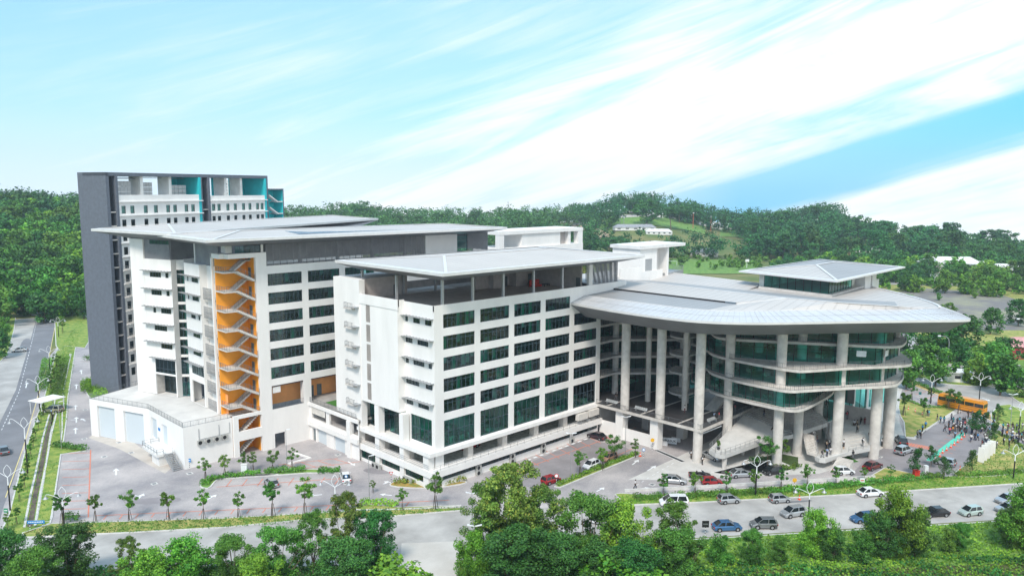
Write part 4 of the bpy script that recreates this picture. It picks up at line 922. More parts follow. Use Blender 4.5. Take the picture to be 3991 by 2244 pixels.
r_=MB(); railing(r_,[P8,P1,P2,P2b,P3,P4,P5,P6],1.05,.3,False); r_.build('railing',GALV,RP)
for x,y,zt in ((133.4,73.9,2.7),(143.6,75.5,2.9),(145.0,73.0,3.1)): m_=MB(); m_.tube((x,y+.9,0),(x,y+.9,zt+.2),.42,.52,seg=14); m_.build('column',CONC,RP)
LT=empty('lower_terrace',(150,60,0),'lower stepped grey terrace where students sit between the round columns','terrace',flat=True)
q=[(147.3,62.7,2.3),(146.8,61.6,2.2),(147.3,60.6,2.2),(150.5,60.1,2.2),(154.5,59.0,2.4),(159.5,56.6,2.7),(172,60.6,3.6),(182,66,4.4),(186,71,5.0),(170,69.5,4.2),(158,64.5,2.9),(154,61.8,2.3)]
m_=MB(); m_.hexa([(x,y,z-.8) for x,y,z in q],q); m_.build('terrace_slab',MATS['ramp_concrete'],LT)
m_=MB()
for s in range(12):
    t=s/12; a=Vector((155.5,60.5,2.35)).lerp(Vector((170,69,4.1)),t); b=Vector((160.5,58,2.7)).lerp(Vector((182,67,4.3)),t); a2=a+Vector((.35,.2,0)); b2=b+Vector((.35,.2,0)); m_.hexa([a,b,b2,a2],[v+Vector((0,0,.14)) for v in (a,b,b2,a2)])
for s in range(12): x=148.6+s*.5; m_.box(x,x+.55,62.6+s*.32,65.0+s*.32,2.1+s*.17-.3,2.25+s*.17)
for s in range(10): m_.hexa([(150.2-s*.34,58.2-s*.1,1.95-s*.2),(152.6-s*.34,57.2-s*.1,1.95-s*.2),(152.95-s*.34,57.3-s*.1,1.95-s*.2),(150.55-s*.34,58.3-s*.1,1.95-s*.2)],[(150.2-s*.34,60.2-s*.35,2.15-s*.2),(152.6-s*.34,59.2-s*.35,2.15-s*.2),(152.95-s*.34,59.3-s*.35,2.15-s*.2),(150.55-s*.34,60.3-s*.35,2.15-s*.2)]) if False else None
for s in range(11): m_.box(150.6-s*.36,150.98-s*.36,56.6,59.6,0,2.1-s*.19)
m_.build('steps',CONC,LT)
r_=MB(); railing(r_,[(154.5,59.0,2.4),(159.5,56.6,2.7)],1.05,.3,False); railing(r_,[(158,64.5,2.9),(154,61.8,2.3),(160,67,4.2)],1.05,.3,False); railing(r_,[(148.4,62.6,2.3),(154.6,66.3,4.2)],1.05,.3,False); railing(r_,[(178,64.2,4.2),(172.5,63.0,3.7),(168,62,3.4)],1.05,.2,False); r_.build('railing',GALV,LT)
# glass side of the far entrance hall
g_=empty('entrance_hall',(172,72,0),'white and glass entrance wall behind the round columns','building',flat=True)
e0=Z('m',1130,675,4.5); e1=Z('m',1500,560,4.5); dv=(e1-e0); FE=Fr(e0.x,e0.y,math.degrees(math.atan2(dv.y,dv.x))); LE=dv.length
m_=MB()
for u in (LE*.16,LE*.62,LE*1.0): m_.fbox(FE,u,u+.9,-.3,.15,0,15.9)
m_.fbox(FE,LE*.62,LE*1.6,-.3,.1,8.6,9.6); m_.fbox(FE,LE*.62,LE*1.7,-.3,.3,0,4.4); m_.fbox(FE,-8,LE*.62,-.3,.3,0,4.0); m_.fbox(FE,-8,LE*1.7,-9,-8.7,0,15.9); m_.build('wall',WHITE,g_)
g2=MB(); g2.quad(FE.p(-8,0,4),FE.p(LE*1.7,0,4),FE.p(LE*1.7,0,15.9),FE.p(-8,0,15.9)); o=g2.build('glazing',GLASST,g_)
for u in np.arange(-8,LE*1.7,2.2): f2=MB(); f2.fbox(FE,u,u+.08,-.05,.05,4,15.9); f2.build('mullion',BLACK,g_).parent=o
# ================================================================== TERRAIN AND GROUND
def smooth01(a,b,x):
    t=np.clip((x-a)/(b-a),0,1); return t*t*(3-2*t)
# hill height by bearing (photograph x of the bearing, 2575 wide) and distance
HX=np.array([-900,0,190,260,700,900,1000,1150,1300,1420,1490,1560,1640,1740,1800,1900,2000,2060,2130,2200,2300,2400,2500,2575,3200])
HE=np.array([28,31,28,23,12,18,10,10,13,12,17,28,29,20,12,10,12,20,16,7,3,1,-2,-2,4.])
def bearing_x(x,y):
    c=x*cR.x+y*cR.y; d=x*math.cos(YAW)+y*math.sin(YAW); d=np.maximum(d,1e-3); return (CX+FPX*c/d/math.cos(PIT))/KD
def terrain(x,y):
    x=np.asarray(x,float); y=np.asarray(y,float); d=np.hypot(x,y); bx=bearing_x(x,y); front=(x*math.cos(YAW)+y*math.sin(YAW))>0
    e=np.interp(bx,HX,HE); near=np.interp(bx,[0,250,700,2600],[385,385,560,620]); far=np.interp(bx,[0,250,700,2600],[620,650,860,900])
    h=e*smooth01(near,far,d)-340*smooth01(960,2600,d)
    return np.where(front,h,0.)
def build_ground():
    rs=np.concatenate([[0],np.linspace(40,380,12),np.linspace(400,1100,46),np.linspace(1150,4500,16)]); na=240
    A_=np.linspace(0,2*np.pi,na,endpoint=False); V=[(0,0,0)]; F=[]
    for r in rs[1:]:
        X=r*np.cos(A_); Y=r*np.sin(A_); Hh=terrain(X,Y); V+=list(zip(X,Y,Hh))
    for i in range(na): F.append((0,1+i,1+(i+1)%na))
    for k in range(len(rs)-2):
        b=1+k*na
        for i in range(na): F.append((b+i,b+na+i,b+na+(i+1)%na,b+(i+1)%na))
    m_=MB(); m_.add(V,F); struct('ground',m_,EARTH)
def TR(px,py):
    v=_d*FPX+cR*(px*KD-CX)-cU*(py*KD-CY); h=math.hypot(v.x,v.y); d=150.
    while d<1500:
        x=v.x/h*d; y=v.y/h*d; z=CH+v.z/h*d
        if z<float(terrain(x,y)): break
        d+=4
    return Vector((x,y,0)),d
build_ground()
CLEAR=[]
def clear_window(bx0,bx1,ytop,ybot,front=45): CLEAR.append((bx0,bx1,TR((bx0+bx1)/2,ybot)[1]-front,TR((bx0+bx1)/2,ytop)[1]))
clear_window(1405,1490,572,600,40); clear_window(1490,1700,574,590,30); clear_window(1700,1850,580,594,30); clear_window(1560,1640,545,552,25); CLEAR.append((2225,2700,285,468))
def is_clear(bx,d): return any(a<bx<b and c<d<e for a,b,c,e in CLEAR)
LV=[0.004]
def P_(pts,z=0.0): return [tuple(D(a,b,z)) for a,b in pts]
def sheet(name,pts,m,z,kind='structure',world=False):
    m_=MB(); m_.sheet(pts if world else P_(pts,z),z); return tag(m_.build(name,m),kind=kind)
def bed(name,pts,m,h=.13,kerb=.25,kb=KERB,sm_=0,world=False):
    """raised bed with a real kerb; the kerb ring and its planting are one structure with two materials"""
    w_=[(p[0],p[1]) for p in (pts if world else P_(pts))]
    if sm_: w_=smooth_poly(w_,sm_,True)
    w_=ccw(w_); inn=offs(w_,kerb,True); n=len(w_)
    m_=MB(); m_.c=1; m_.add([(x,y,0) for x,y in w_]+[(x,y,h) for x,y in w_]+[(x,y,h) for x,y in inn],[(i,(i+1)%n,n+(i+1)%n,n+i) for i in range(n)]+[(n+i,n+(i+1)%n,2*n+(i+1)%n,2*n+i) for i in range(n)])
    m_.c=0; m_.add([(x,y,h-.01) for x,y in inn],[tuple(range(n))])
    return tag(m_.build(name,[m,kb]),kind='structure'),inn
# yard of block paving
sheet('paved_yard',[(150,1345),(40,1460),(-20,1350),(60,1050),(120,900),(180,830),(215,770),(700,640),(1500,700),(2250,800),(2420,900),(2560,1060),(2700,1130),(2650,1215),(1600,1262),(1200,1290),(560,1320)],PAVE,.006)
# left main road: dark lane and worn pale lane
sheet('left_road',[(-700,1900),(-760,1100),(-150,1000),(-40,900),(0,900),(18,860),(36,790),(20,777),(-200,765),(-200,745),(120,746),(240,747),(700,700),(700,712),(260,778),(142,792),(137,830),(122,905),(96,985),(70,1075),(38,1195),(10,1270),(-30,1420),(-140,1800)],ASPH,.014)
sheet('worn_lane',[(-700,1300),(-60,1000),(20,860),(40,800),(85,790),(93,796),(75,860),(40,980),(-12,1085),(-80,1240),(-330,1800)],ROADL,.020)
# main road along the front
sheet('front_road',[(-60,1420),(60,1352),(320,1338),(560,1326),(760,1306),(1165,1283),(1560,1268),(2575,1212),(2900,1195),(2900,1290),(2575,1302),(1740,1352),(1500,1380),(1000,1425),(560,1420),(0,1440)],ROADL,.012)
sheet('dirt_track',[(1010,1365),(1150,1360),(1165,1390),(1150,1448),(1145,1600),(1080,1600),(1045,1448),(1005,1420)],DIRT,.018)
# verges
bed('front_verge',[(55,1340),(130,1316),(205,1314),(560,1303),(770,1291),(900,1284),(1165,1276),(1170,1283),(980,1299),(760,1308),(560,1327),(320,1340),(60,1352)],GRASSD)
bed('right_verge',[(1545,1243),(1560,1240),(1640,1244),(2030,1218),(2180,1208),(2440,1194),(2575,1186),(2900,1168),(2900,1195),(2575,1216),(2100,1246),(1750,1264),(1590,1270),(1560,1258)],GRASS)
bed('left_verge',[(213,795),(190,880),(172,1000),(168,1060),(160,1120),(120,1160),(140,1150),(150,1140),(148,1160),(133,1300),(128,1315),(60,1345),(10,1355),(0,1340),(22,1290),(60,1140),(92,1045),(110,1000),(128,930),(140,885),(150,870)],GRASS,.12)
bed('left_parking_verge',[(175,890),(180,890),(160,985),(162,1015),(158,1040),(158,1085),(155,1110),(221,1130),(215,1134),(155,1142),(133,1290),(128,1312),(90,1312),(110,1200),(135,1020),(140,985)],GRASS,.15)
bed('left_island',[(137,808),(150,797),(213,792),(222,800),(224,860),(214,875),(165,870),(150,882),(140,870)],GRASS,.14)
bed('roadside_island',[(-300,740),(0,786),(32,783),(40,800),(36,830),(20,890),(-10,920),(-400,980)],GRASS,.12)
# drain along the left verge
def strip(name,pts,w_,m,z=0.02,h=.1):
    m_=MB(); P=[Vector(p[:2]) for p in pts]
    L_=offs(P,w_/2); Rr_=offs(P,-w_/2)
    for i in range(len(P)-1): m_.hexa([(*Rr_[i],z),(*Rr_[i+1],z),(*L_[i+1],z),(*L_[i],z)],[(*Rr_[i],z+h),(*Rr_[i+1],z+h),(*L_[i+1],z+h),(*L_[i],z+h)])
    return tag(m_.build(name,m),kind='structure')
dr=P_([(207,1030),(70,1325)]); dr=P_([(133,1042),(118,1100),(103,1180),(90,1240),(75,1325)])
strip('drain_channel',dr,.75,mat('drain_dark',(.12,.095,.075),.9,var=.35,scale=.5),.13,.02)
for s_ in (-1,1): strip('drain_wall',offs([p[:2] for p in dr],s_*.75),.35,KERB,.02,.2)
dr2=P_([(160,900),(148,965),(143,990)]); strip('drain_channel',dr2,.8,MATS['drain_dark'],.14,.02)
# right side: lawns, roads
bed('front_lawn',[(2385,1200),(2430,1165),(2470,1130),(2484,1108),(2500,1085),(2560,1110),(2585,1150),(2580,1190),(2480,1200)],GRASSD,.15,sm_=1)
bed('corner_planter',[(2172,1208),(2200,1190),(2225,1176),(2330,1198),(2300,1206)],GRASSD,.15)
bed('sign_lawn',[(2480,1050),(2530,1075),(2640,1140),(2700,1120),(2600,1040),(2520,1010)],GRASS,.13,sm_=1)
bed('side_lawn',[(2272,1062),(2262,1045),(2258,1025),(2262,1003),(2330,1024),(2412,1020),(2412,1026),(2330,1080),(2300,1100),(2275,1098)],GRASSD,.14)
bed('bus_verge',[(2270,960),(2300,972),(2400,1010),(2455,1040),(2520,1075),(2575,1110),(2600,1100),(2480,1035),(2380,995),(2290,955)],mat('yellow_verge',(.45,.32,.12),.95,col2=(.55,.43,.2),scale=.6),.12)
sheet('side_road',[(2240,930),(2300,960),(2420,1003),(2480,1030),(2620,1100),(2800,1180),(2950,1150),(2620,1010),(2520,960),(2400,920),(2340,880),(2290,868),(2230,880)],ROADL,.016)
sheet('cross_road',[(2450,955),(2530,945),(2700,935),(2900,915),(2900,960),(2700,975),(2560,985)],ROADL,.022)
bed('roundabout_verge',[(2290,946),(2330,932),(2360,940),(2430,955),(2480,966),(2470,972),(2400,968),(2350,962),(2318,952)],GRASS,.12,sm_=1)
bed('far_side_verge',[(2500,968),(2540,968),(2700,1020),(2800,1080),(2700,1070),(2560,1010)],GRASS,.12)
bed('guard_lawn',[(2330,905),(2420,920),(2450,945),(2600,940),(2900,915),(2900,845),(2600,860),(2560,885),(2480,880),(2460,870),(2390,880)],GRASSB,.1)
sheet('bright_lawn',[(2400,905),(2440,885),(2480,872),(2590,860),(2700,840),(2900,850),(2900,905),(2600,920),(2460,935)],GRASSB,.2)
sheet('gravel_path',[(2240,925),(2270,910),(2320,908),(2340,920),(2300,945),(2250,955)],DIRT,.02)
# plaza
sheet('entrance_plaza',[(1580,1205),(1700,1150),(1800,1100),(2000,1040),(2240,900),(2275,960),(2262,1000),(2262,1060),(2275,1098),(2240,1125),(2180,1145),(2140,1165),(2060,1190),(1900,1196),(1700,1207)],PLAZA,.010)
sheet('footpath',[(2275,1100),(2300,1105),(2345,1068),(2430,1028),(2412,1022),(2330,1082)],PLAZA,.030)
m_=MB(); m_.prism(P_([(1788,1187),(1900,1157),(1960,1160),(1990,1172),(1960,1185),(1840,1197)]),.0,.14); tag(m_.build('pond_edge',KERB),kind='structure')
sheet('pond_water',[(1796,1187),(1900,1160),(1956,1163),(1984,1172),(1956,1183),(1842,1195)],WATER,.15)
bed('plaza_planting',[(1885,1155),(1960,1140),(2010,1150),(2010,1175),(1980,1185),(1920,1172)],mat('shade_planting',(.05,.09,.02),.95,var=.3,scale=2),.12)
sheet('plaza_turf',[(2070,1130),(2110,1135),(2160,1160),(2130,1165),(2080,1150)],TURF,.02)
sheet('parking_paving',[(1215,1210),(1480,1100),(1500,1110),(1560,1118),(1615,1145),(1560,1165),(1420,1222),(1390,1230)],mat('dark_paving',(.27,.25,.26),.85,var=.14,scale=.2,detail=9),.011)
sheet('entrance_lane',[(2265,1100),(2345,1070),(2450,1035),(2520,1085),(2480,1110),(2430,1160),(2370,1200),(2130,1205),(2180,1150)],MATS['dark_paving'],.015)
sheet('podium_apron',[(222,1100),(232,1094),(335,1110),(350,1122),(440,1168),(415,1190),(345,1152),(300,1128)],mat('apron_concrete',(.52,.47,.42),.9,var=.12,scale=.25,detail=9),.0135)
# planting islands by the car parks
bed('island_bed',[(508,1228),(500,1222),(512,1208),(560,1197),(700,1190),(700,1195),(560,1203),(545,1207),(528,1229)],GRASSB,.15,.3,sm_=1)
bed('island_bed_right',[(540,1199),(640,1190),(770,1180),(850,1182),(855,1189),(770,1190),(700,1195),(560,1204)],GRASSB,.15)
bed('corner_bed',[(982,1224),(978,1216),(1010,1205),(1030,1200),(1100,1222),(1170,1208),(1175,1216),(1110,1226),(1050,1229)],mat('ochre_bed',(.42,.26,.07),.95,col2=(.2,.22,.04),scale=.8,thr=(.4,.6)),.15,sm_=1)
bed('bay_end_bed',[(1393,1224),(1400,1219),(1600,1139),(1610,1143),(1600,1148),(1410,1226)],GRASS,.15)
bed('lot_corner_bed',[(858,1212),(872,1203),(882,1206),(880,1213),(866,1220)],GRASS,.15,sm_=1)
bed('tower_bed',[(208,970),(215,950),(235,953),(262,970),(262,1010),(240,1008),(222,1000)],GRASSB,.14,sm_=1)
bed('lower_bed',[(885,1276),(930,1268),(1000,1275),(1160,1270),(1160,1273),(1010,1281),(900,1283)],GRASSD,.14)
bed('green_verge_near',[(1740,1356),(2575,1306),(2900,1290),(3400,1450),(3400,1900),(1500,1900),(1560,1448),(1600,1400)],GRASSB,.1)
sheet('near_ground',[(1500,1500),(1900,1430),(2300,1425),(2900,1400),(3000,1900),(1400,1900)],mat('dark_scrub',(.05,.075,.02),.95,col2=(.10,.10,.035),scale=.3,detail=9),.12)
# far fields
def tsheet(name,pts,m,lift=.3,n=14):
    q=[TR(*p)[0] for p in pts]; m_=MB(); g=[]
    for j in range(n+1):
        for i in range(n+1):
            a=q[0].lerp(q[1],i/n); b=q[3].lerp(q[2],i/n); p=a.lerp(b,j/n); g.append((p.x,p.y,float(terrain(p.x,p.y))+lift))
    m_.add(g,[(j*(n+1)+i,j*(n+1)+i+1,(j+1)*(n+1)+i+1,(j+1)*(n+1)+i) for j in range(n) for i in range(n)]); return tag(m_.build(name,m),kind='structure')
tsheet('playing_field',[(1690,652),(1905,656),(1930,690),(1640,690)],GRASSB)
tsheet('far_green',[(1470,571),(1830,577),(1870,597),(1450,594)],GRASSB,.4,24)
tsheet('bare_slope',[(1398,570),(1470,566),(1550,604),(1410,610)],CLAY,.5,20)
tsheet('hill_road',[(1440,566),(1850,574),(1850,577),(1440,569)],ROADL,.7,24)
tsheet('hill_yard',[(1550,546),(1660,543),(1670,550),(1550,553)],DIRT,.6,14)
sheet('old_car_park',[(2250,735),(2330,725),(2500,735),(2640,780),(2640,830),(2450,830),(2300,800),(2230,770)],mat('cracked_asphalt',(.20,.185,.18),.95,col2=(.30,.29,.2),scale=.05,detail=9,thr=(.45,.62)),.05)
sheet('old_car_park_verge',[(2200,715),(2500,722),(2700,745),(2900,800),(2900,860),(2400,870),(2250,830),(2200,770)],GRASSD,.03)
sheet('back_road',[(2190,708),(2330,711),(2600,716),(2900,722),(2900,727),(2600,722),(2330,717),(2190,715)],ROADL,.08)
# -------- road markings: every arrow, bay line and dash
def marks(name,items,m,z=.026):
    for it in items:
        m_=MB()
        a,b,w_=it; w_=w_*1.35 if name=='bay_line' else w_; a=D(*a); b=D(*b); t=(b-a).normalized(); s_=Vector((-t.y,t.x,0))*w_/2
        m_.sheet([a-s_,b-s_,b+s_,a+s_],z); tag(m_.build(name,m),kind='structure')
def arrow(p,q,kind=0,z=.027):
    a=D(*p); b=D(*q); t=(b-a).normalized(); s_=Vector((-t.y,t.x,0)); L_=(b-a).length; m_=MB(); h=min(1.5,L_*.4)
    c=b-t*h; m_.sheet([a-s_*.14,c-s_*.14,c+s_*.14,a+s_*.14],z); m_.sheet([c-s_*.6,b,c+s_*.6],z)
    if kind: d_=a+t*L_*.45; m_.sheet([d_-s_*.14,d_+s_*.0+t*.3,d_+s_*1.2*kind+t*.8,d_+s_*1.2*kind+t*.5],z+.001)
    tag(m_.build('road_arrow',LINEW),kind='structure')
for a in (((292,1194),(292,1177)),((345,1256),(362,1240),1),((520,1256),(545,1243),1),((810,1243),(775,1246)),((190,1090),(190,1075)),((192,1062),(192,1048),1),((190,1030),(190,1018)),((192,978),(192,966)),((205,940),(204,930)),((215,1058),(204,1052)),((875,1160),(893,1170)),
  ((990,1214),(965,1210),1),((985,1245),(955,1242)),((1500,1235),(1520,1225)),((1590,1168),(1606,1155)),((1628,1183),(1650,1170)),((1608,1228),(1634,1226)),((1480,1262),(1455,1258),1),((2265,1140),(2285,1128)),((2470,1000),(2490,1008)),((65,975),(68,962)),((180,805),(181,797))): arrow(*a)
it=[]
# left lot bays
for i in range(9): y=1140+i*20; it.append(((157-i*.2,y),(228-i*1.6,y-2),.13))
it+=[((228,1131),(222,1300),.16)]
marks('bay_line',it,LINER)
it=[((545,1216+8),(850,1200+3),.15)]
for i in range(8): x=575+i*39; it.append(((x+8,1205-i*.9),(x-6,1223-i*.9),.13))
it+=[((240,1296),(1130,1257),.15)]
for i in range(20): x=260+i*40; it.append(((x+8,1296-i*1.75),(x,1306-i*1.75),.13))
it+=[((760,1178),(905,1160),.13),((700,1168),(850,1152),.13)]
for i in range(4): it.append(((715+i*42,1166-i*4),(750+i*45,1178-i*4),.13))
it+=[((1235,1208),(1600,1075),.16)]
for i in range(12): x=1255+i*26; y=1190-i*9.3; it.append(((x-18,y-13),(x+22,y+8),.13))
it+=[((1540,1150),(1590,1128),.13)]
for i in range(7): it.append(((2350+i*8,1130-i*9),(2395+i*8,1140-i*9),.13))
for i in range(9): it.append(((2280+i*6.5,1120+i*1.2),(2287+i*6.5,1113+i*1.2),.3))
for i in range(4): it.append(((2275+i*28,983+i*9),(2300+i*28,975+i*9),.13))
marks('bay_line',it,LINER)
it=[]
for i in range(16): t=i/15; it.append(((1262+t*238,1181-t*86),(1271+t*238,1178-t*86),.55))
marks('wheel_stop',it,LINEW,.12)
it=[]
def dashes(a,b,n,w_=.14,f=.5):
    for i in range(n):
        t0=i/n; t1=(i+f)/n; it.append(((a[0]+(b[0]-a[0])*t0,a[1]+(b[1]-a[1])*t0),(a[0]+(b[0]-a[0])*t1,a[1]+(b[1]-a[1])*t1),w_))
dashes((94,800),(80,860),14); dashes((80,860),(48,985),16); dashes((48,985),(2,1085),12)
dashes((1640,1195),(1700,1160),5,.12,.5); dashes((1600,1220),(1640,1195),3,.12,.4)
it+=[((141,808),(118,925),.15),((118,925),(93,1005),.15),((93,1005),(60,1120),.15),((60,1120),(14,1250),.15)]
marks('lane_line',it[:-4],LINEW); marks('edge_line',it[-4:],mat('line_yellow',(.75,.62,.25),.8))
it=[((2336,1158),(2380,1122),1.1),((2380,1122),(2425,1088),1.1)]
marks('green_walkway',it,mat('walkway_green',(.12,.62,.47),.8),.032)
marks('ramp_grate',[((1650,1131),(1718,1160),.8)],mat('grate',(.06,.065,.07),.6),.03); marks('ramp_edge',[((1649,1128),(1720,1158),.18),((1650,1134),(1716,1163),.18)],LINEW,.033)
# repairs and stains on the road surfaces
for i_,(pp__,mm_,z_) in enumerate((([(1700,1290),(1735,1287),(1742,1295),(1706,1299)],DIRT,.021),([(1210,1312),(1290,1306),(1300,1318),(1215,1326)],ASPH,.0205),([(1950,1262),(2040,1256),(2044,1260),(1952,1266)],ASPH,.021),([(2330,1256),(2400,1251),(2410,1262),(2336,1268)],DIRT,.021),([(600,1352),(760,1338),(765,1344),(604,1360)],DIRT,.021),([(60,850),(80,852),(70,880),(46,878)],ASPH,.022),([(330,1255),(450,1246),(460,1262),(340,1270)],MATS['dark_paving'],.0125),([(1010,1180),(960,1195),(900,1182),(950,1172)],MATS['dark_paving'],.0125))):
    m_=MB(); m_.sheet(smooth_poly([(p_[0],p_[1]) for p_ in P_(pp__)],2,True),z_); tag(m_.build('surface_patch',mm_ if mm_ is not DIRT else mat('road_repair',(.42,.405,.385),.9,var=.12,scale=.4)),kind='structure')
# manholes
k_=0
for x,y in ((300,1112),(330,1138),(385,1138),(388,1216),(477,1190),(475,1168),(262,1148),(455,1160),(212,1103),(215,1030),(208,952),(1330,1160),(1640,1218),(2130,1190),(1990,1207),(2212,1148),(850,1143)):
    p=D(x,y); m_=MB(); m_.box(p.x-.55,p.x+.55,p.y-.55,p.y+.55,.0,.045); o=m_.build('manhole_cover',KERB); m2=MB(); m2.box(p.x-.33,p.x+.33,p.y-.33,p.y+.33,.045,.055); m2.build('lid',RAIL,o); tag(o,kind='structure')
# kerbs / low walls
def wall_thing(name,pts,w_,h,m,label,cat='wall'):
    m_=MB(); P=[Vector(p[:2]) for p in P_(pts)]; L_=offs(P,w_/2); R2=offs(P,-w_/2)
    for i in range(len(P)-1): m_.hexa([(*R2[i],0),(*R2[i+1],0),(*L_[i+1],0),(*L_[i],0)],[(*R2[i],h),(*R2[i+1],h),(*L_[i+1],h),(*L_[i],h)])
    return tag(m_.build(name,m),label,cat)
wall_thing('retaining_wall',[(1570,1236),(1700,1230),(2030,1211),(2200,1201)],.3,.5,KERB,'long low pale retaining wall between the car queue lane and the front road verge')
wall_thing('chevron_kerb',[(742,1140),(780,1152),(725,1167)],.5,.25,WHITE,'thick white painted V shaped kerb in the yard by the orange stair','kerb')

# ================================================================== VEGETATION
def leaf_arrays(rng,cent,rad_,n,size,flat=.75,squash=.8):
    """n leaf quads spread through the clumps: denser towards each clump's shell"""
    k=len(cent); idx=rng.integers(0,k,n); c=cent[idx]; r=rad_[idx][:,None]
    v=rng.normal(size=(n,3)); v/=np.linalg.norm(v,axis=1)[:,None]; q=rng.random((n,1))**.45
    p=c+v*r*q*np.array([1,1,squash])
    nrm=v*.6+rng.normal(size=(n,3))*.55+np.array([0,0,.45]); nrm/=np.linalg.norm(nrm,axis=1)[:,None]
    t=np.cross(nrm,rng.normal(size=(n,3))); t/=np.linalg.norm(t,axis=1)[:,None]; b=np.cross(nrm,t)
    s=size*(.6+.8*rng.random((n,1))); t=t*s; b=b*s*flat
    return np.stack([p-t-b*.5,p+t*.2-b,p+t,p+t*.1+b],axis=1)
def mesh_quads(name,Q,mats,extra=None):
    n=len(Q); V=Q.reshape(-1,3); F=np.arange(n*4).reshape(n,4)
    me=bpy.data.meshes.new(name)
    if extra is None:
        me.vertices.add(n*4); me.vertices.foreach_set('co',V.astype(np.float32).ravel()); me.loops.add(n*4); me.loops.foreach_set('vertex_index',F.ravel().astype(np.int32))
        me.polygons.add(n); me.polygons.foreach_set('loop_start',(np.arange(n)*4).astype(np.int32)); me.update(calc_edges=True)
    else:
        ev=np.array(extra.v); ef=extra.f
        me.from_pydata(np.concatenate([V,ev]).tolist(),[],F.tolist()+[tuple(i+n*4 for i in f) for f in ef])
        me.polygons.foreach_set('material_index',[0]*n+[1]*len(ef)); me.update()
    for m_ in mats: me.materials.append(m_)
    return me
def crown_clumps(rng,h0,h1,R,n,shape='round',rc=.34):
    C_=[];r_=[]
    for i in range(n):
        a=rng.random()*2*math.pi; t=rng.random()
        if shape=='round': z=t; w_=math.sqrt(max(.02,1-(2*z-1)**2*.9))
        elif shape=='flat': z=.35+.65*t; w_=1.0-.3*abs(t-.5)
        elif shape=='tall': z=t; w_=(.35+.65*math.sin(math.pi*min(1,.15+z*.85)))
        else: z=t; w_=1-.85*t
        lob=.8+.35*math.sin(a*3+n)+.15*math.sin(a*5); rr=R*w_*lob*(.35+.65*rng.random()**.6)
        C_.append((rr*math.cos(a),rr*math.sin(a),h0+(h1-h0)*z)); r_.append(R*rc*(.6+.7*rng.random()))
    return np.array(C_),np.array(r_)
def trunk_mb(rng,C_,h0,r0,lean=.05,limbs=7):
    m_=MB(); top=Vector((rng.normal()*lean*h0,rng.normal()*lean*h0,h0)); mid=Vector((top.x*.3+rng.normal()*.1,top.y*.3,h0*.5))
    m_.path([(0,0,-.3),mid,top],r0,8,r0*.72)
    for i in rng.permutation(len(C_))[:limbs]:
        c=Vector(C_[i]); k=(top+c)/2+Vector((0,0,-.15*(c-top).length)); m_.path([top,k,c],r0*.5,6,r0*.12)
    return m_
TREES={}
def tree_data(key,seed,h,R,h0,ncl,nleaf,size,leaf,shape='round',rc=.34,r0=.22,limbs=7,squash=.8):
    rng=np.random.default_rng(seed); C_,r_=crown_clumps(rng,h0,h,R,ncl,shape,rc)
    Q=leaf_arrays(rng,C_,r_,nleaf,size,squash=squash); tm=trunk_mb(rng,C_,h0*1.05,r0,limbs=limbs)
    cme=mesh_quads('crown',Q,[leaf]); to=tm.build('trunk',BARK,link=False)
    TREES[key]=(cme,to.data,h); return TREES[key]
def put_tree(key,name,p,h,label,cat='tree',group=None,rz=None,wide=1.0):
    c,t,h0=TREES[key]; s=h/h0; e=empty(name,p,label,cat,group,rz if rz is not None else random.random()*6.28); e.scale=(s*wide*.84,s*wide*.84,s)
    for nm,me in (('crown',c),('trunk',t)): o=bpy.data.objects.new(nm,me); sc.collection.objects.link(o); o.parent=e
    return e
tree_data('rd',11,10,4.6,1.6,84,21000,0.13,LEAF[1],rc=0.235)
tree_data('rm',12,10,4.6,1.4,86,21000,0.125,LEAF[0],rc=0.225)
tree_data('br',13,10,5.0,1.2,74,17000,0.15,LEAF[2],rc=0.25)
tree_data('ol',14,12,4.0,2.4,96,22000,0.115,LEAF[3],'tall',rc=0.205,r0=.2)
tree_data('ot',15,12,3.6,2.2,74,15000,0.11,LEAF[3],'tall',rc=0.18,r0=.18,limbs=12)
tree_data('bl',16,11,4.2,2.0,84,14000,0.12,LEAF[0],'tall',rc=0.18,r0=.16,limbs=14)
tree_data('sh',17,4,2.3,.3,26,5200,.13,LEAF[0],rc=.36,r0=.08)
tree_data('shb',18,4,2.3,.3,26,5000,.13,LEAF[2],rc=.36,r0=.08)
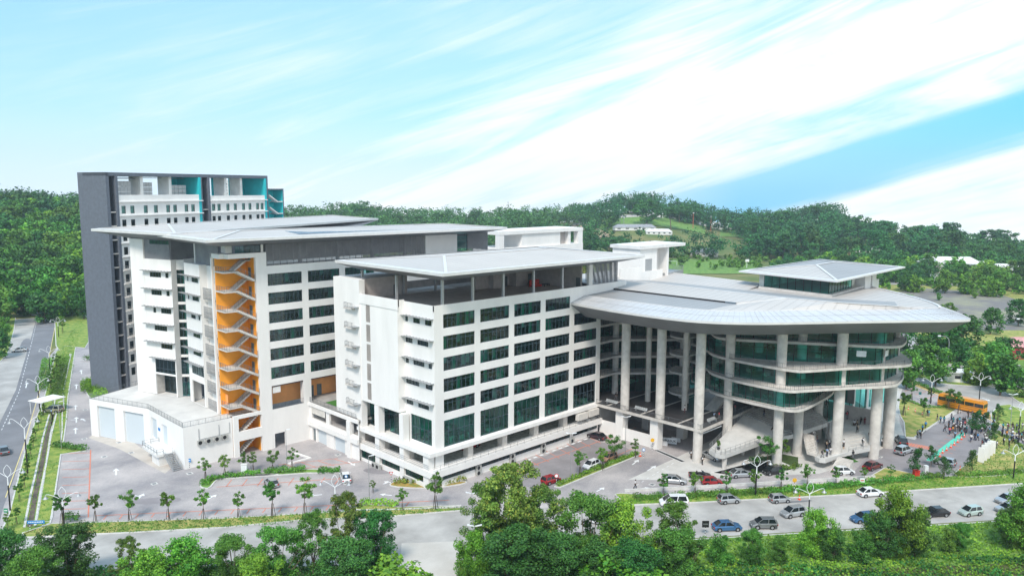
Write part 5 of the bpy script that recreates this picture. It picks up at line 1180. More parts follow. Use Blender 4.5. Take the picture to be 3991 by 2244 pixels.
# foreground trees: x of trunk, y of crown top, distance given by y of base (photograph 2575 wide)
FG=[(25,1340,1490,'rd','dark broad tree at the bottom left corner, half cut by the frame',1.25),
(175,1328,1475,'rd','large dark round tree right of the corner tree by the street nameplate',1.35),
(95,1385,1530,'rm','low mid green tree squeezed between the two dark corner trees',1.2),
(325,1352,1480,'ot','thin pale leaved tree right of the large dark round tree',1.25),
(465,1362,1490,'br','broad bright green tree with big rounded leaf clumps below the pale road',1.6),
(590,1355,1480,'rm','mid green tree right of the bright rounded one',1.3),
(700,1335,1470,'rm','mid green tree just left of the tall twiggy pair',1.35),
(380,1395,1530,'br','low bright green tree at the lower left edge of the photo',1.4),
(650,1405,1540,'br','small bright leafed tree low at the bottom edge under the mid green ones',1.2),
(790,1290,1450,'bl','loose twiggy tree at the left of the tall bottom cluster',1.0),
(868,1243,1450,'ot','tallest twiggy olive tree left of the pale dirt track',1.15),
(945,1290,1450,'rd','dark dense tree directly left of the dirt track',1.0),
(880,1360,1520,'rd','low dark tree under the tall twiggy olive tree',1.5),
(1010,1420,1560,'shb','bright bush at the left foot of the dirt track',1.6),
(1195,1345,1480,'br','bright round tree right of the dirt track with a lamp post before it',.95),
(1285,1172,1440,'ol','giant olive tree rising highest in the middle foreground',1.35),
(1225,1225,1440,'ol','olive tree forming the left shoulder of the giant one',1.1),
(1365,1225,1435,'ol','olive tree forming the right shoulder of the giant one',1.15),
(1300,1330,1500,'rd','dark green tree under the giant olive tree',1.7),
(1400,1345,1500,'rd','dark tree low at the right foot of the giant olive tree',1.5),
(1475,1255,1445,'rm','mid green tree between the giant olive and the bright tree',1.25),
(1565,1270,1450,'br','bright yellow green tree right of the middle group',1.0),
(1500,1370,1500,'rd','dark low tree at the bottom right of the middle group',1.6),
(1600,1370,1510,'rd','dark spreading tree under the bright tree near the black street sign',1.6),
(1690,1262,1440,'bl','loose grey green tree standing left of the black sign on the road edge',1.15),
(1700,1340,1480,'rm','low mid green tree under the loose grey green one',1.4),
(1560,1412,1530,'shb','pale yellowish bush low in the middle of the bottom edge',2.0),
(1810,1352,1422,'sh','small thin shrub tree on the slope below the blue sedan',1.0),
(1890,1338,1418,'rm','rounded mid green tree on the slope below the grey hatchback',1.3),
(1960,1350,1420,'rm','rounded mid green tree second from the left on the grass slope',1.1),
(2050,1288,1405,'br','bright wispy tree in front of the silver car at the double lamp',1.0),
(2095,1330,1412,'rd','dark tree at the right foot of the bright wispy tree',1.2),
(2250,1238,1400,'br','big bright topped tree hiding the blue car on the slope',1.0),
(2215,1290,1405,'rd','dark left half of the big slope tree group',1.1),
(2300,1290,1400,'rd','dark right half of the big slope tree group',1.1),
(2160,1345,1408,'sh','small bush left of the big slope tree group',1.2),
(2415,1318,1385,'rm','small round tree alone on the right grass slope',1.1),
(2385,1335,1388,'sh','low shrub left of the lone round tree on the right slope',1.0),
(2540,1285,1380,'rm','tree on the slope at the right edge under the queue of silver cars',1.0),
(2580,1230,1385,'br','bright tree cut by the right frame edge beside the silver cars',1.1)]
def height_for(px,ytop,p):
    lo,hi=0,60
    for _ in range(40):
        m_=(lo+hi)/2
        if proj((p.x,p.y,m_+p.z))[1]/KD>ytop: lo=m_
        else: hi=m_
    return lo
for x,yt,yb,k,lab,wd in FG:
    p=D(x,yb); h=height_for(x,yt,p); put_tree(k,'shrub_tree' if k in('sh','shb') else 'roadside_tree',(p.x,p.y,0),h,lab,'bush' if k in ('sh','shb') else 'tree','overgrown trees along the near roadside',wide=wd*(.95))
# young staked trees
def young(key,seed,leaf,h=4.6,R=1.15,h0=2.3,shape='round',n=950):
    rng=np.random.default_rng(seed); C_,r_=crown_clumps(rng,h0,h,R*1.08,19,shape,.30); Q=leaf_arrays(rng,C_,r_,int(n*1.25),.11); me=mesh_quads('crown',Q,[leaf])
    m_=MB(); m_.path([(0,0,0),(.05,.02,1.4),(0,.05,h0),(0,0,h0+.9)],.06,6,.035)
    for i in range(5): c=Vector(C_[i]); m_.path([(0,0,h0-.1),c],.03,4,.01)
    t=m_.build('trunk',BARK,link=False).data
    s=MB(); s.tube((.35,0,0),(.1,0,1.7),.035,seg=5); st=s.build('stake',mat('stake_wood',(.05,.038,.03),.9),link=False).data
    TREES[key]=(me,t,h,st)
young('y1',21,LEAF[0]); young('y2',22,LEAF[2]); young('y3',23,LEAF[0],4.4,1.0); young('ym',24,LEAF[0],6.0,2.0,2.4,'round',2100); young('yt',25,LEAF[1],5.6,1.9,1.6,'cone',1300)
YT=[]
def put_young(key,x,y,yt,label,group):
    c,t,h0,st=TREES[key]; p=D(x,y); h=height_for(x,yt,p); s=h/h0; e=empty('young_tree',(p.x,p.y,.1),label,'young tree',group,random.random()*6.28); e.scale=(s,s,s)
    for nm,me in (('crown',c),('trunk',t)): o=bpy.data.objects.new(nm,me); sc.collection.objects.link(o); o.parent=e
    for i in range(3): o=bpy.data.objects.new('stake',st); sc.collection.objects.link(o); o.parent=e; o.rotation_euler=(0,0,2.1*i)
    YT.append(e); return e
row=[(241,1311,1245),(326,1308,1237),(424,1307,1235),(512,1305,1236),(600,1300,1238),(686,1300,1212),(767,1298,1207),(157,1322,1240),(1012,1284,1232),(1095,1280,1190)]
o_=[put_young(['y3','y2','y3','y2','y1'][i%5],x,y,t,'staked young tree on the strip between car park and front road','young trees along the front strip') for i,(x,y,t) in enumerate(row)]; ordinals(o_)
row=[(517,1207,1152),(566,1198,1145),(613,1187,1138),(637,1186,1138),(686,1183,1132),(735,1180,1128),(938,1240,1208)]
o_=[put_young(['y1','y2','y1','y1','ym','y1'][i%6],x,y,t,'staked young tree on the planted island before the podium','young trees on the planted island') for i,(x,y,t) in enumerate(row)]; ordinals(o_)
row=[(1668,1250,1193),(1747,1246,1192),(1826,1243,1188),(1898,1238,1184),(1964,1232,1178),(2029,1228,1172),(2101,1222,1176),(2172,1214,1178),(2239,1207,1170)]
o_=[put_young(['y1','y2','y1','y2'][i%4],x,y,t,'staked young tree on the hedge strip beside the queue lane','young trees on the hedge strip') for i,(x,y,t) in enumerate(row)]; ordinals(o_)
row=[(1458,1195,1137),(1515,1182,1128),(1545,1160,1095),(1597,1150,1105)]
o_=[put_young(['y2','y2','ym','y1'][i],x,y,t,'small tree in the hedge bed of the red lined car park','young trees of the red lined car park') for i,(x,y,t) in enumerate(row)]; ordinals(o_)
row=[(2305,1200,1125),(2340,1175,1120),(2372,1205,1148),(2443,1190,1130)]
o_=[put_young('yt',x,y,t,'layered young tree near the cones and the white slab sign','layered young trees by the entrance') for x,y,t in row]; ordinals(o_)
row=[(2272,1045,985),(2292,1008,960),(2323,1050,1000),(2340,1012,975),(2384,1030,975),(2410,1040,985)]
o_=[put_young('y3',x,y,t,'young tree between the side lawn and the bus road','young trees by the bus road') for x,y,t in row]; ordinals(o_)
row=[(2455,1095,1030),(2478,1085,1035),(2500,1120,1060),(2508,1060,1015)]
o_=[put_young('yt',x,y,t,'layered tree above the crowd at the bus stop','layered young trees by the bus stop') for x,y,t in row]; ordinals(o_)
row=[(42,1318,1275),(20,1332,1290),(50,1262,1215),(62,1230,1185),(68,1200,1160),(72,1175,1140),(78,1150,1115),(84,1128,1095),(90,1105,1075),(97,1082,1050),(104,1062,1035),(110,1045,1015)]
o_=[put_young(['y3','y1'][i%2],x,y,t,'small dark staked tree beside the drain of the left road','staked trees beside the drain') for i,(x,y,t) in enumerate(row)]; ordinals(o_)
row=[(158,838,800),(128,985,940),(136,960,920),(143,930,890)]
o_=[put_young('y1',x,y,t,'young tree on the upper left verge below the tower','young trees on the upper left verge') for x,y,t in row]; ordinals(o_)
for x,yb,yt,lab in ((1930,1170,1095,'bushy green tree left of the column by the pond'),(1965,1160,1105,'bushy green tree right of the column by the pond')):
    put_young('ym',x,yb,yt,lab,'pond side trees')
# hedges and bushes
def hedge(name,pts,wd,h,leaf,label,dens=42,group=None,size=.13,cat='hedge'):
    rng=np.random.default_rng(abs(hash(label))%1000 if False else len(label)*13+int(pts[0][0])); P=[Vector(p[:2]) for p in P_(pts)]; Q=[]; o=P[0]
    for a,b in zip(P[:-1],P[1:]):
        L_=(b-a).length; n=int(L_*dens*max(wd,.6)); 
        if n<2: continue
        t=rng.random(n); u=(rng.random(n)-.5)*wd; z=.1+rng.random(n)**.5*h*(.75+.4*np.sin(t*L_*1.7)*rng.random(n)); d_=(b-a)/L_
        c=np.stack([a.x+d_.x*L_*t-d_.y*u,a.y+d_.y*L_*t+d_.x*u,z],1)-np.array([o.x,o.y,0])
        Q.append(leaf_arrays(rng,c,np.full(n,.12),n,size))
    me=mesh_quads(name,np.concatenate(Q),[leaf]); ob=bpy.data.objects.new(name,me); sc.collection.objects.link(ob); ob.location=(o.x,o.y,0); return tag(ob,label,cat,group)
hedge('hedge',[(1400,1222),(1500,1181),(1603,1141)],1.1,.75,LEAF[2],'clipped bright hedge along the edge of the red lined car park',80)
hedge('hedge',[(1592,1256),(1700,1252),(1830,1245),(1930,1240)],2.0,1.0,LEAF[0],'leafy hedge along the left half of the queue lane wall',70)
hedge('hedge',[(1930,1240),(2030,1232),(2140,1222),(2280,1208),(2330,1203)],2.0,1.0,LEAF[0],'leafy hedge along the right half of the queue lane wall',70)
hedge('hedge',[(512,1222),(520,1210),(560,1201),(640,1194),(655,1192)],1.7,.85,LEAF[2],'bright low hedge wrapping the left end of the planted island',80)
hedge('hedge',[(665,1193),(700,1188),(768,1185)],1.9,1.1,LEAF[0],'rounded bright hedge in the middle of the planted island',95)
hedge('hedge',[(800,1188),(855,1186)],1.9,1.0,LEAF[0],'short rounded hedge at the right end of the planted island',95)
hedge('hedge',[(860,1212),(876,1206)],1.2,.6,LEAF[2],'tiny hedge at the corner of the car park behind the white car',95)
hedge('hedge',[(990,1216),(1040,1213),(1100,1221)],1.5,1.0,LEAF[4],'ochre and green planting along the left of the block corner',55,cat='planting')
hedge('hedge',[(1105,1221),(1140,1213),(1172,1206)],1.5,1.1,LEAF[4],'ochre and green planting along the right of the block corner',55,cat='planting')
hedge('hedge',[(222,990),(218,970),(232,962),(250,985),(255,1003)],3.2,2.0,LEAF[2],'leafy green bushes wrapping the foot of the charcoal tower wall',60)
hedge('hedge',[(216,908),(228,904)],2.5,1.6,LEAF[0],'small bush at the left edge of the tower foot, higher up the yard',60)
hedge('hedge',[(136,1122),(160,1126),(215,1133)],2.0,1.2,LEAF[1],'dark clipped hedge pointing into the left car park',85)
hedge('hedge',[(158,1310),(200,1304)],2.6,1.2,LEAF[0],'low bush at the bottom corner of the left car park',60)
hedge('hedge',[(160,900),(148,960),(141,1000)],3.4,1.3,LEAF[0],'rough green planting along the upper left verge',40)
hedge('hedge',[(120,905),(112,950),(104,985)],3.0,1.1,LEAF[2],'rough bright planting between the left road and the lamp posts',30)
hedge('hedge',[(2268,1003),(2290,1012),(2330,1026),(2368,1026),(2412,1021)],.9,.7,LEAF[0],'low hedge between the side lawn and the coned off bays',85)
hedge('hedge',[(2270,950),(2320,972),(2370,992)],1.4,.9,LEAF[0],'hedge between the side road and the coned off bays',70)
hedge('hedge',[(2400,1198),(2450,1196),(2530,1193),(2575,1187)],1.6,.9,LEAF[0],'hedge below the white slab sign at the front lawn edge',75)
hedge('hedge',[(2500,1085),(2550,1110),(2590,1140),(2600,1180)],1.0,.6,LEAF[0],'curved hedge at the right of the front lawn',75)
hedge('hedge',[(2440,1075),(2462,1080),(2474,1086)],2.2,1.2,LEAF[1],'round dark bush in the middle of the crowd',80,cat='bush')
hedge('hedge',[(2330,1205),(2352,1198),(2375,1203)],1.8,1.0,LEAF[0],'green shrubs around the red box at the corner planter',80,cat='bush')
hedge('hedge',[(905,1268),(950,1268),(1000,1272)],2.2,.9,LEAF[2],'low bushes on the strip below the block corner',60)
hedge('hedge',[(1885,1165),(1920,1155)],2.2,1.0,LEAF[1],'dark planting under the ramp left of the pond',50)
hedge('hedge',[(2010,1172),(1985,1182),(1935,1172)],1.6,.8,LEAF[3],'yellowish planting at the foot of the column by the pond',60)
hedge('hedge',[(2365,940),(2335,925),(2330,945)],2.6,1.6,LEAF[0],'bushes left of the white guard house',50)
# rough ground cover of the near slope (nobody could count it)
rng=np.random.default_rng(5); a=P_([(1500,1400),(1750,1362),(2150,1334),(2620,1308),(2720,1500),(1500,1560)])
def scatter_poly(poly,n,rng,hmin,hmax,size,leaf,name,label,cat,base=.12,clump=None):
    P=np.array([(p[0],p[1]) for p in poly]); mn=P.min(0); mx=P.max(0); out=[]
    while len(out)<n:
        q=mn+(mx-mn)*rng.random((n*2,2)); x,y=q[:,0],q[:,1]; ins=np.zeros(len(q),bool); j=len(P)-1
        for i in range(len(P)):
            c=((P[i,1]>y)!=(P[j,1]>y))&(x<(P[j,0]-P[i,0])*(y-P[i,1])/(P[j,1]-P[i,1]+1e-9)+P[i,0]); ins^=c; j=i
        q=q[ins]
        if clump:
            f=np.sin(q[:,0]*.55+1)*np.sin(q[:,1]*.47)+.6*np.sin(q[:,0]*1.3+q[:,1]*.9); q=q[f>rng.normal(size=len(q))*.4+clump]
        out+=q.tolist()
    q=np.array(out[:n]); z=base+rng.random(n)*(hmax-hmin)+hmin; c=np.stack([q[:,0],q[:,1],z],1)-np.array([mn[0],mn[1],0])
    me=mesh_quads(name,leaf_arrays(rng,c,np.full(n,.2),n,size),[leaf]); ob=bpy.data.objects.new(name,me); sc.collection.objects.link(ob); ob.location=(mn[0],mn[1],0); return tag(ob,label,cat,kind='stuff')
scatter_poly(a,26000,rng,0,.35,.16,LEAF[2],'ground_cover','bright green creeping ground cover on the slope by the road','ground cover')
a2=P_([(1150,1400),(1500,1380),(1700,1420),(2620,1400),(2700,1560),(1150,1560)]); scatter_poly(a2,16000,rng,0,.6,.18,LEAF[1],'undergrowth','dark undergrowth beneath the near trees','undergrowth',clump=.1)
a3=P_([(-60,1440),(560,1420),(1000,1425),(1050,1560),(-60,1560)]); scatter_poly(a3,14000,rng,0,.7,.2,LEAF[1],'undergrowth','dark undergrowth below the bottom left trees','undergrowth')
a4=P_([(1545,1246),(1640,1246),(2180,1210),(2575,1188),(2575,1214),(2100,1244),(1590,1268)]); scatter_poly(a4,7000,rng,0,.2,.11,LEAF[2],'verge_grass','tufted grass of the front verge','grass')
for i_,(pp__,n_,lf_,hm_) in enumerate((([(55,1340),(205,1314),(560,1303),(900,1284),(1165,1276),(1165,1283),(980,1299),(560,1327),(320,1340)],6500,LEAF[0],.16),([(213,795),(190,880),(168,1060),(120,1160),(148,1160),(128,1315),(20,1350),(22,1290),(60,1140),(110,1000),(140,885)],5200,LEAF[2],.2),([(2395,1198),(2430,1165),(2484,1108),(2560,1110),(2585,1150),(2570,1188)],3000,LEAF[0],.08))):
    scatter_poly(P_(pp__),n_,rng,0,hm_,.10,lf_,'verge_grass',['rough grass of the strip below the car park','rough grass beside the drain','short grass of the front lawn'][i_],'grass')
# ---- background woods: countable trees in the middle distance, far wood as one mass
def bg_data(key,seed,h,R,h0,ncl,n,size,leaf,shape,rc,sq=.8):
    rng=np.random.default_rng(seed); C_,r_=crown_clumps(rng,h0,h,R,ncl,shape,rc); Q=leaf_arrays(rng,C_,r_,n,size,squash=sq); tm=trunk_mb(rng,C_,h0*1.1,.3,limbs=5); TREES[key]=(mesh_quads('broad_tree',Q,[leaf,BARK],tm),h)
bg_data('b0',31,13,5.6,2.5,34,2200,.42,LEAF[1],'round',.34); bg_data('b1',32,13,5.4,2.5,34,2200,.42,LEAF[0],'round',.34); bg_data('b2',33,12,5.2,2.0,30,2000,.42,LEAF[5],'round',.36)
bg_data('b3',34,14,8.5,7.5,44,2600,.42,LEAF[5],'flat',.22,.5); bg_data('b4',35,10,5.0,1.5,30,1900,.42,LEAF[4],'round',.34); bg_data('b5',36,16,4.6,3.0,34,2200,.4,LEAF[5],'tall',.3); bg_data('b6',37,9,4.6,1.0,28,1900,.4,LEAF[2],'round',.36)
BGL={'b0':'dark rounded tree','b1':'mid green rounded tree','b2':'blue green rounded tree','b3':'flat topped spreading tree','b4':'rusty tinged low tree','b5':'tall narrow dark tree','b6':'bright low tree'}
BGN={'b0':'rounded_tree','b1':'rounded_tree','b2':'rounded_tree','b3':'umbrella_tree','b4':'scrub_tree','b5':'tall_tree','b6':'scrub_tree'}
def put_bg(k,x,y,h,place_):
    me,h0=TREES[k]; o=bpy.data.objects.new(BGN[k],me); sc.collection.objects.link(o); z=float(terrain(x,y)); s=h/h0; o.location=(x,y,z-.4); o.scale=(s*random.uniform(.9,1.2),s*random.uniform(.9,1.2),s); o.rotation_euler=(0,0,random.random()*6.28)
    tag(o,BGL[k]+' '+place_,'tree',BGL[k]+'s '+place_); return o
def polar(bx,d):
    u=(bx*KD-CX)/FPX*math.cos(PIT); ang=YAW-math.atan(u); return d*math.cos(ang),d*math.sin(ang)
def region(n,bx0,bx1,d0,d1,kinds,place_,h0=9,h1=14,avoid=None,seed=1,mind=6.0):
    r=random.Random(seed); pts=[]; tries=0
    while len(pts)<n and tries<n*60:
        tries+=1; bx=r.uniform(bx0,bx1); d=d0+(d1-d0)*r.random()**.75; x,y=polar(bx,d)
        if is_clear(bx,d) or avoid and avoid(bx,d,x,y): continue
        if any((x-a)**2+(y-b)**2<mind**2 for a,b in pts): continue
        pts.append((x,y)); put_bg(r.choice(kinds),x,y,r.uniform(h0,h1),place_)
region(95,-60,215,362,640,['b0','b1','b6','b1','b2'],'in the wood behind the left road junction',13,20,seed=2,mind=10)
region(26,-60,215,640,760,['b2','b5','b2'],'on the hill crest behind the left wood',10,15,seed=3,mind=11)
region(40,690,1460,640,860,['b3','b2','b0','b0'],'on the hillside behind the wide roofs',13,21,seed=4,mind=14)
def av(bx,d,x,y): return (1600<bx<1990 and 385<d<640 and bx<1960) or d>640 and 1400<bx<1880 and d<745
region(66,1440,2575,560,840,['b3','b5','b2','b0','b3'],'on the far slope beyond the playing field',15,24,avoid=av,seed=5,mind=14)
region(74,1960,2640,350,560,['b0','b1','b2','b6','b1'],'in the wood right of the playing field',9,15,avoid=lambda bx,d,x,y: d<395 and bx>2230 or (bx>2240 and d<430 and d>300),seed=6,mind=9)
region(34,1440,1790,480,620,['b6','b4','b1','b4'],'in the scrub above the white roof houses',6,9.5,avoid=lambda bx,d,x,y: 1660<bx and d<640 and d>450 ,seed=7,mind=8)
region(30,1680,1960,330,420,['b4','b4','b6','b1'],'in the scrub before the playing field',5.5,8.5,seed=8,mind=6)
region(16,2290,2575,235,330,['b0','b6','b1'],'beyond the guard house lawn',8,12,avoid=lambda bx,d,x,y: 2395<bx<2490 and d<262 ,seed=9,mind=9)
for bx,yb,h,k,l in ((2375,905,13,'b0','beside the tall curved lamp'),(2420,880,12,'b0','behind the guard house'),(2330,880,7,'b6','left of the tall curved lamp'),(2440,835,6,'b1','on the old car park edge'),(2490,840,10,'b0','behind the bright lawn'),(2560,820,11,'b0','at the right edge behind the bright lawn'),(2385,800,7,'b1','on the worn car park'),(2285,770,6,'b1','in front of the old car park'),(2360,755,4,'b1','small on the old car park'),(2450,750,5,'b1','at the back road'),(2540,970,7,'b0','in the far side verge'),(2500,965,5,'b1','left of the far side verge group'),(2570,1000,6,'b0','low in the far side verge'),(10,850,8,'b1','on the left roadside island'),(-5,900,9,'b0','nearest on the left roadside island'),(20,810,6,'b1','at the back of the left roadside island'),(2530,730,7,'b1','by the back road'),(2300,735,9,'b6','right behind the white pavilion wall')):
    p=D(bx,yb); put_bg(k,p.x,p.y,h,l)
# the far wood
def far_wood(name,bx0,bx1,d0,d1,n,leaf,label,seed,h=(9,23),nl=170,skip=None):
    rng=np.random.default_rng(seed); Q=[]; o=polar((bx0+bx1)/2,d0)
    for i in range(n):
        bx=rng.uniform(bx0,bx1); d=rng.uniform(d0,d1)
        if is_clear(bx,d) or skip and skip(bx,d): continue
        x,y=polar(bx,d); z=float(terrain(x,y)); hh=rng.uniform(*h); R=hh*rng.uniform(.32,.62)
        C_,r_=crown_clumps(rng,hh*.25,hh,R,9,'flat' if rng.random()<.3 else 'round',.42); C_=C_+np.array([x-o[0],y-o[1],z]); Q.append(leaf_arrays(rng,C_,r_,nl,.8))
    me=mesh_quads(name,np.concatenate(Q),[leaf]); ob=bpy.data.objects.new(name,me); sc.collection.objects.link(ob); ob.location=(o[0],o[1],0); tag(ob,label,'woodland',kind='stuff')
far_wood('far_wood',-250,230,600,900,330,LEAF[5],'unbroken wood covering the far left hill',41)
far_wood('far_wood',640,1500,600,980,900,LEAF[5],'unbroken wood along the middle skyline',42)
far_wood('far_wood',1440,2120,620,980,900,LEAF[5],'unbroken wood along the right skyline',43,skip=lambda bx,d: (1500<bx<1890 and 640<d<745) or (1560<bx<1720 and 745<d<800))
far_wood('far_wood',2100,2760,560,960,520,LEAF[1],'unbroken wood falling away at the right',44,h=(8,13))
far_wood('wood_floor',-250,225,385,640,300,LEAF[1],'dense undergrowth of the left wood',45,h=(3,6),nl=110)
far_wood('wood_floor',1950,2700,430,600,260,LEAF[0],'dense undergrowth of the right wood',46,h=(3,5.5),nl=110)
far_wood('scrub',1440,1900,330,450,120,LEAF[4],'rusty scrub before the playing field',47,h=(2,4),nl=120,skip=lambda bx,d: bx>1680 and d>400)
far_wood('scrub',1400,2000,545,700,230,LEAF[0],'low scrub beyond the playing field',48,h=(2,5),nl=110,skip=lambda bx,d: bx<1860 and d>640)

# ================================================================== VEHICLES
CARG=mat('car_glass',(.012,.018,.022),.08,var=.05,spec=.8); TYRE=mat('tyre',(.015,.015,.016),.8); RIM=mat('rim',(.45,.46,.48),.35,.6); HEADL=mat('headlight',(.75,.78,.8),.15); TAILL=mat('taillight',(.45,.02,.015),.25); PLATE=mat('number_plate',(.03,.03,.03),.5); ARCH=mat('wheel_arch',(.012,.012,.012),.9)
PAINT={}
def paint(n,c,metal=.35,rough=.28):
    PAINT[n]=mat('paint_'+n,c,rough,metal,var=.02,scale=.4,coat=.6); return PAINT[n]
paint('white',(.78,.79,.8),0); paint('silver',(.50,.52,.54),.55); paint('grey',(.26,.27,.28),.5); paint('black',(.012,.012,.015),.1); paint('red',(.36,.012,.018),.2); paint('maroon',(.16,.01,.02),.3); paint('blue',(.055,.17,.36),.4); paint('mint',(.50,.60,.56),.3); paint('copper',(.48,.27,.18),.45); paint('gold',(.42,.40,.27),.4); paint('plum',(.045,.02,.03),.3)
CARS={ # L,W,H,belt,ground, roofline x (rear base, rear roof, front roof, front base), nose/hood height
'sedan':(4.5,1.74,1.45,.92,.20,(-1.85,-1.12,.35,1.18),.74,.86),
'hatch':(3.75,1.64,1.47,.92,.18,(-1.80,-1.52,.35,1.10),.74,.88),
'mpv':(4.7,1.80,1.80,1.02,.2,(-2.28,-2.0,.75,1.75),.84,1.0),
'suv':(4.4,1.80,1.70,1.02,.26,(-2.12,-1.85,.35,1.12),.90,1.0),
'coupe':(4.0,1.72,1.28,.84,.16,(-1.2,-.7,.2,.9),.66,.8)}
def car_proto(kind):
    L_,W_,H_,bz,gz,(a,b,c,d),nz,tz=CARS[kind]; w=W_/2; r=.31 if kind!='suv' else .36
    wx=L_/2-.82; root={}
    st=[(-L_/2,.45,tz-.18,.86),(-L_/2+.08,gz+.05,tz-.02,.95),(-L_/2+.5,gz,tz+.02 if kind in('sedan','coupe') else bz,1.0),(a,gz,bz-.02,1.0),((a+d)/2,gz,bz,1.0),(d,gz,bz-.03,1.0),(L_/2-.55,gz,nz+.06,.99),(L_/2-.12,gz+.02,nz-.06,.90),(L_/2,.38,nz-.22,.78)]
    m_=MB(); V=[];n=8
    for x,zb,zs,k in st:
        W2=w*k; V+=[(x,-W2*.9,zb),(x,-W2,zb+.16),(x,-W2*1.0,zs-.16),(x,-W2*.90,zs),(x,W2*.90,zs),(x,W2*1.0,zs-.16),(x,W2,zb+.16),(x,W2*.9,zb)]
    F=[]
    for i in range(len(st)-1):
        for j in range(n): F.append((i*n+j,(i+1)*n+j,(i+1)*n+(j+1)%n,i*n+(j+1)%n))
    F+= [tuple(range(n)),tuple(reversed([(len(st)-1)*n+j for j in range(n)]))]
    m_.add(V,F)
    # roof panel and pillars (same paint)
    wb=w*.88; wr=w*.70
    if kind!='coupe':
        rp=[(b,-wr,H_-.035),(c,-wr,H_-.035),(c,wr,H_-.035),(b,wr,H_-.035)]; tp=[(b+.08,-wr*.9,H_),(c-.1,-wr*.9,H_),(c-.1,wr*.9,H_),(b+.08,wr*.9,H_)]; m_.hexa(rp,tp)
        for sgn in (-1,1):
            for (x0,x1,t) in ((a,b,.13),(d,c,.07),((a+d)/2-.15,(b+c)/2+.0,.06)):
                p=Vector((x0,sgn*wb*1.005,bz-.04)); q=Vector((x1,sgn*wr*1.005,H_-.03)); k=Vector((t,0,0)); o_=Vector((0,sgn*.015,0)); m_.hexa([p-k,p+k,q+k,q-k],[p-k+o_,p+k+o_,q+k+o_,q-k+o_])
        if kind=='suv':
            for sgn in (-1,1): m_.tube((b+.2,sgn*wr*.85,H_+.05),(c-.2,sgn*wr*.85,H_+.05),.025,seg=5)
    for sgn in (-1,1): m_.box(d-.35,d-.15,min(sgn*w*.98,sgn*(w+.16)),max(sgn*w*.98,sgn*(w+.16)),bz-.02,bz+.11)
    body=m_.build('body',PAINT['white'],link=False).data; body.materials[0]=None
    g=MB()
    if kind=='coupe':
        g.hexa([(d,-wb,bz-.02),(d,wb,bz-.02),(d-.06,wb,bz-.02),(d-.06,-wb,bz-.02)],[(c+.1,-wr,H_),(c+.1,wr,H_),(c+.04,wr,H_),(c+.04,-wr,H_)])
    else: g.hexa([(a,-wb,bz-.03),(d,-wb,bz-.03),(d,wb,bz-.03),(a,wb,bz-.03)],[(b,-wr,H_-.03),(c,-wr,H_-.03),(c,wr,H_-.03),(b,wr,H_-.03)])
    glass=g.build('window_glass',CARG,link=False).data
    t=MB(); t.tube((0,-.1,0),(0,.1,0),r,seg=16); tyre=t.build('tyre',TYRE,link=False).data
    q=MB(); q.tube((0,-.108,0),(0,.108,0),r*.62,seg=10); rim=q.build('rim',RIM,link=False).data
    hl=MB(); hl.box(-.10,.02,-.19,.19,-.07,.07); hl_=hl.build('headlight',HEADL,link=False).data; tl=MB(); tl.box(-.02,.06,-.15,.15,-.11,.11); tl_=tl.build('taillight',TAILL,link=False).data
    ar=MB()
    for x in (-wx,wx):
        for sgn in (-1,1): ar.tube((x,sgn*(w-.12),r+.02),(x,sgn*(w+.004),r+.02),r+.075,seg=16)
    arch=ar.build('wheel_arch_liner',ARCH,link=False).data
    pl=MB(); pl.box(-.02,.02,-.25,.25,-.06,.06); pl_=pl.build('number_plate',PLATE,link=False).data
    CARS[kind]+=((body,glass,tyre,rim,hl_,tl_,arch,pl_,wx,w,r),)
    if kind=='coupe': s_=MB(); s_.box(-.8,.5,-.62,.62,.5,.86); s_.box(-.65,-.45,-.55,-.1,.7,1.12); s_.box(-.65,-.45,.1,.55,.7,1.12); CARS[kind]+=(s_.build('cabin',BLACK,link=False).data,)
for k in list(CARS): car_proto(k)
def link_(name,me,par,loc=(0,0,0),rz=0):
    o=bpy.data.objects.new(name,me); sc.collection.objects.link(o); o.parent=par; o.location=loc; o.rotation_euler=(0,0,rz); return o
ALLCARS=[]
def car(kind,col,front,rear,label,group,name='car',z=0.03,side=1,scale=1.0):
    """front / rear: ground points of the near side wheels"""
    f=Vector(front); r_=Vector(rear); d=(f-r_); d.z=0; d.normalize(); nrm=Vector((-d.y,d.x,0)); mid=(f+r_)/2
    if nrm.dot(Vector((mid.x,mid.y,0)))<0: nrm=-nrm
    W_=CARS[kind][1]; p=mid+nrm*(W_/2-.1)*side
    e=empty(name,(p.x,p.y,z),label,'car',group,math.atan2(d.y,d.x)); e.scale=(scale,)*3
    e.scale=(scale*1.05,)*3; body,glass,tyre,rim,hl,tl,arch,pl,wx,w_,rr=CARS[kind][8]
    b=link_('body',body,e); b.material_slots[0].link='OBJECT'; b.material_slots[0].material=PAINT[col]
    link_('window_glass',glass,e); link_('wheel_arch_liner',arch,b)
    if kind=='coupe': link_('seat_cabin',CARS[kind][9],e)
    for x in (-wx,wx):
        for sg in (-1,1):
            wmesh=link_('wheel',tyre,e,(x,sg*(w_-.09),rr)); link_('rim',rim,wmesh)
    L_=CARS[kind][0]; nz=CARS[kind][6]; tz=CARS[kind][7]
    for sg in (-1,1):
        link_('headlight',hl,e,(L_/2-.08,sg*w_*.62,nz-.2),-sg*.35*-1); link_('taillight',tl,e,(-L_/2-.02,sg*w_*.74,tz-.2),0)
    link_('number_plate',pl,e,(-L_/2-.03,0,.52)); ALLCARS.append(e); return e
q3=lambda x,y: Z('q3',x,y); q2=lambda x,y: Z('q2',x,y); q1=lambda x,y: Z('q1',x,y)
GR='cars on the front road'; GQ='cars queuing beside the hall'; GP='cars parked in the campus yard'
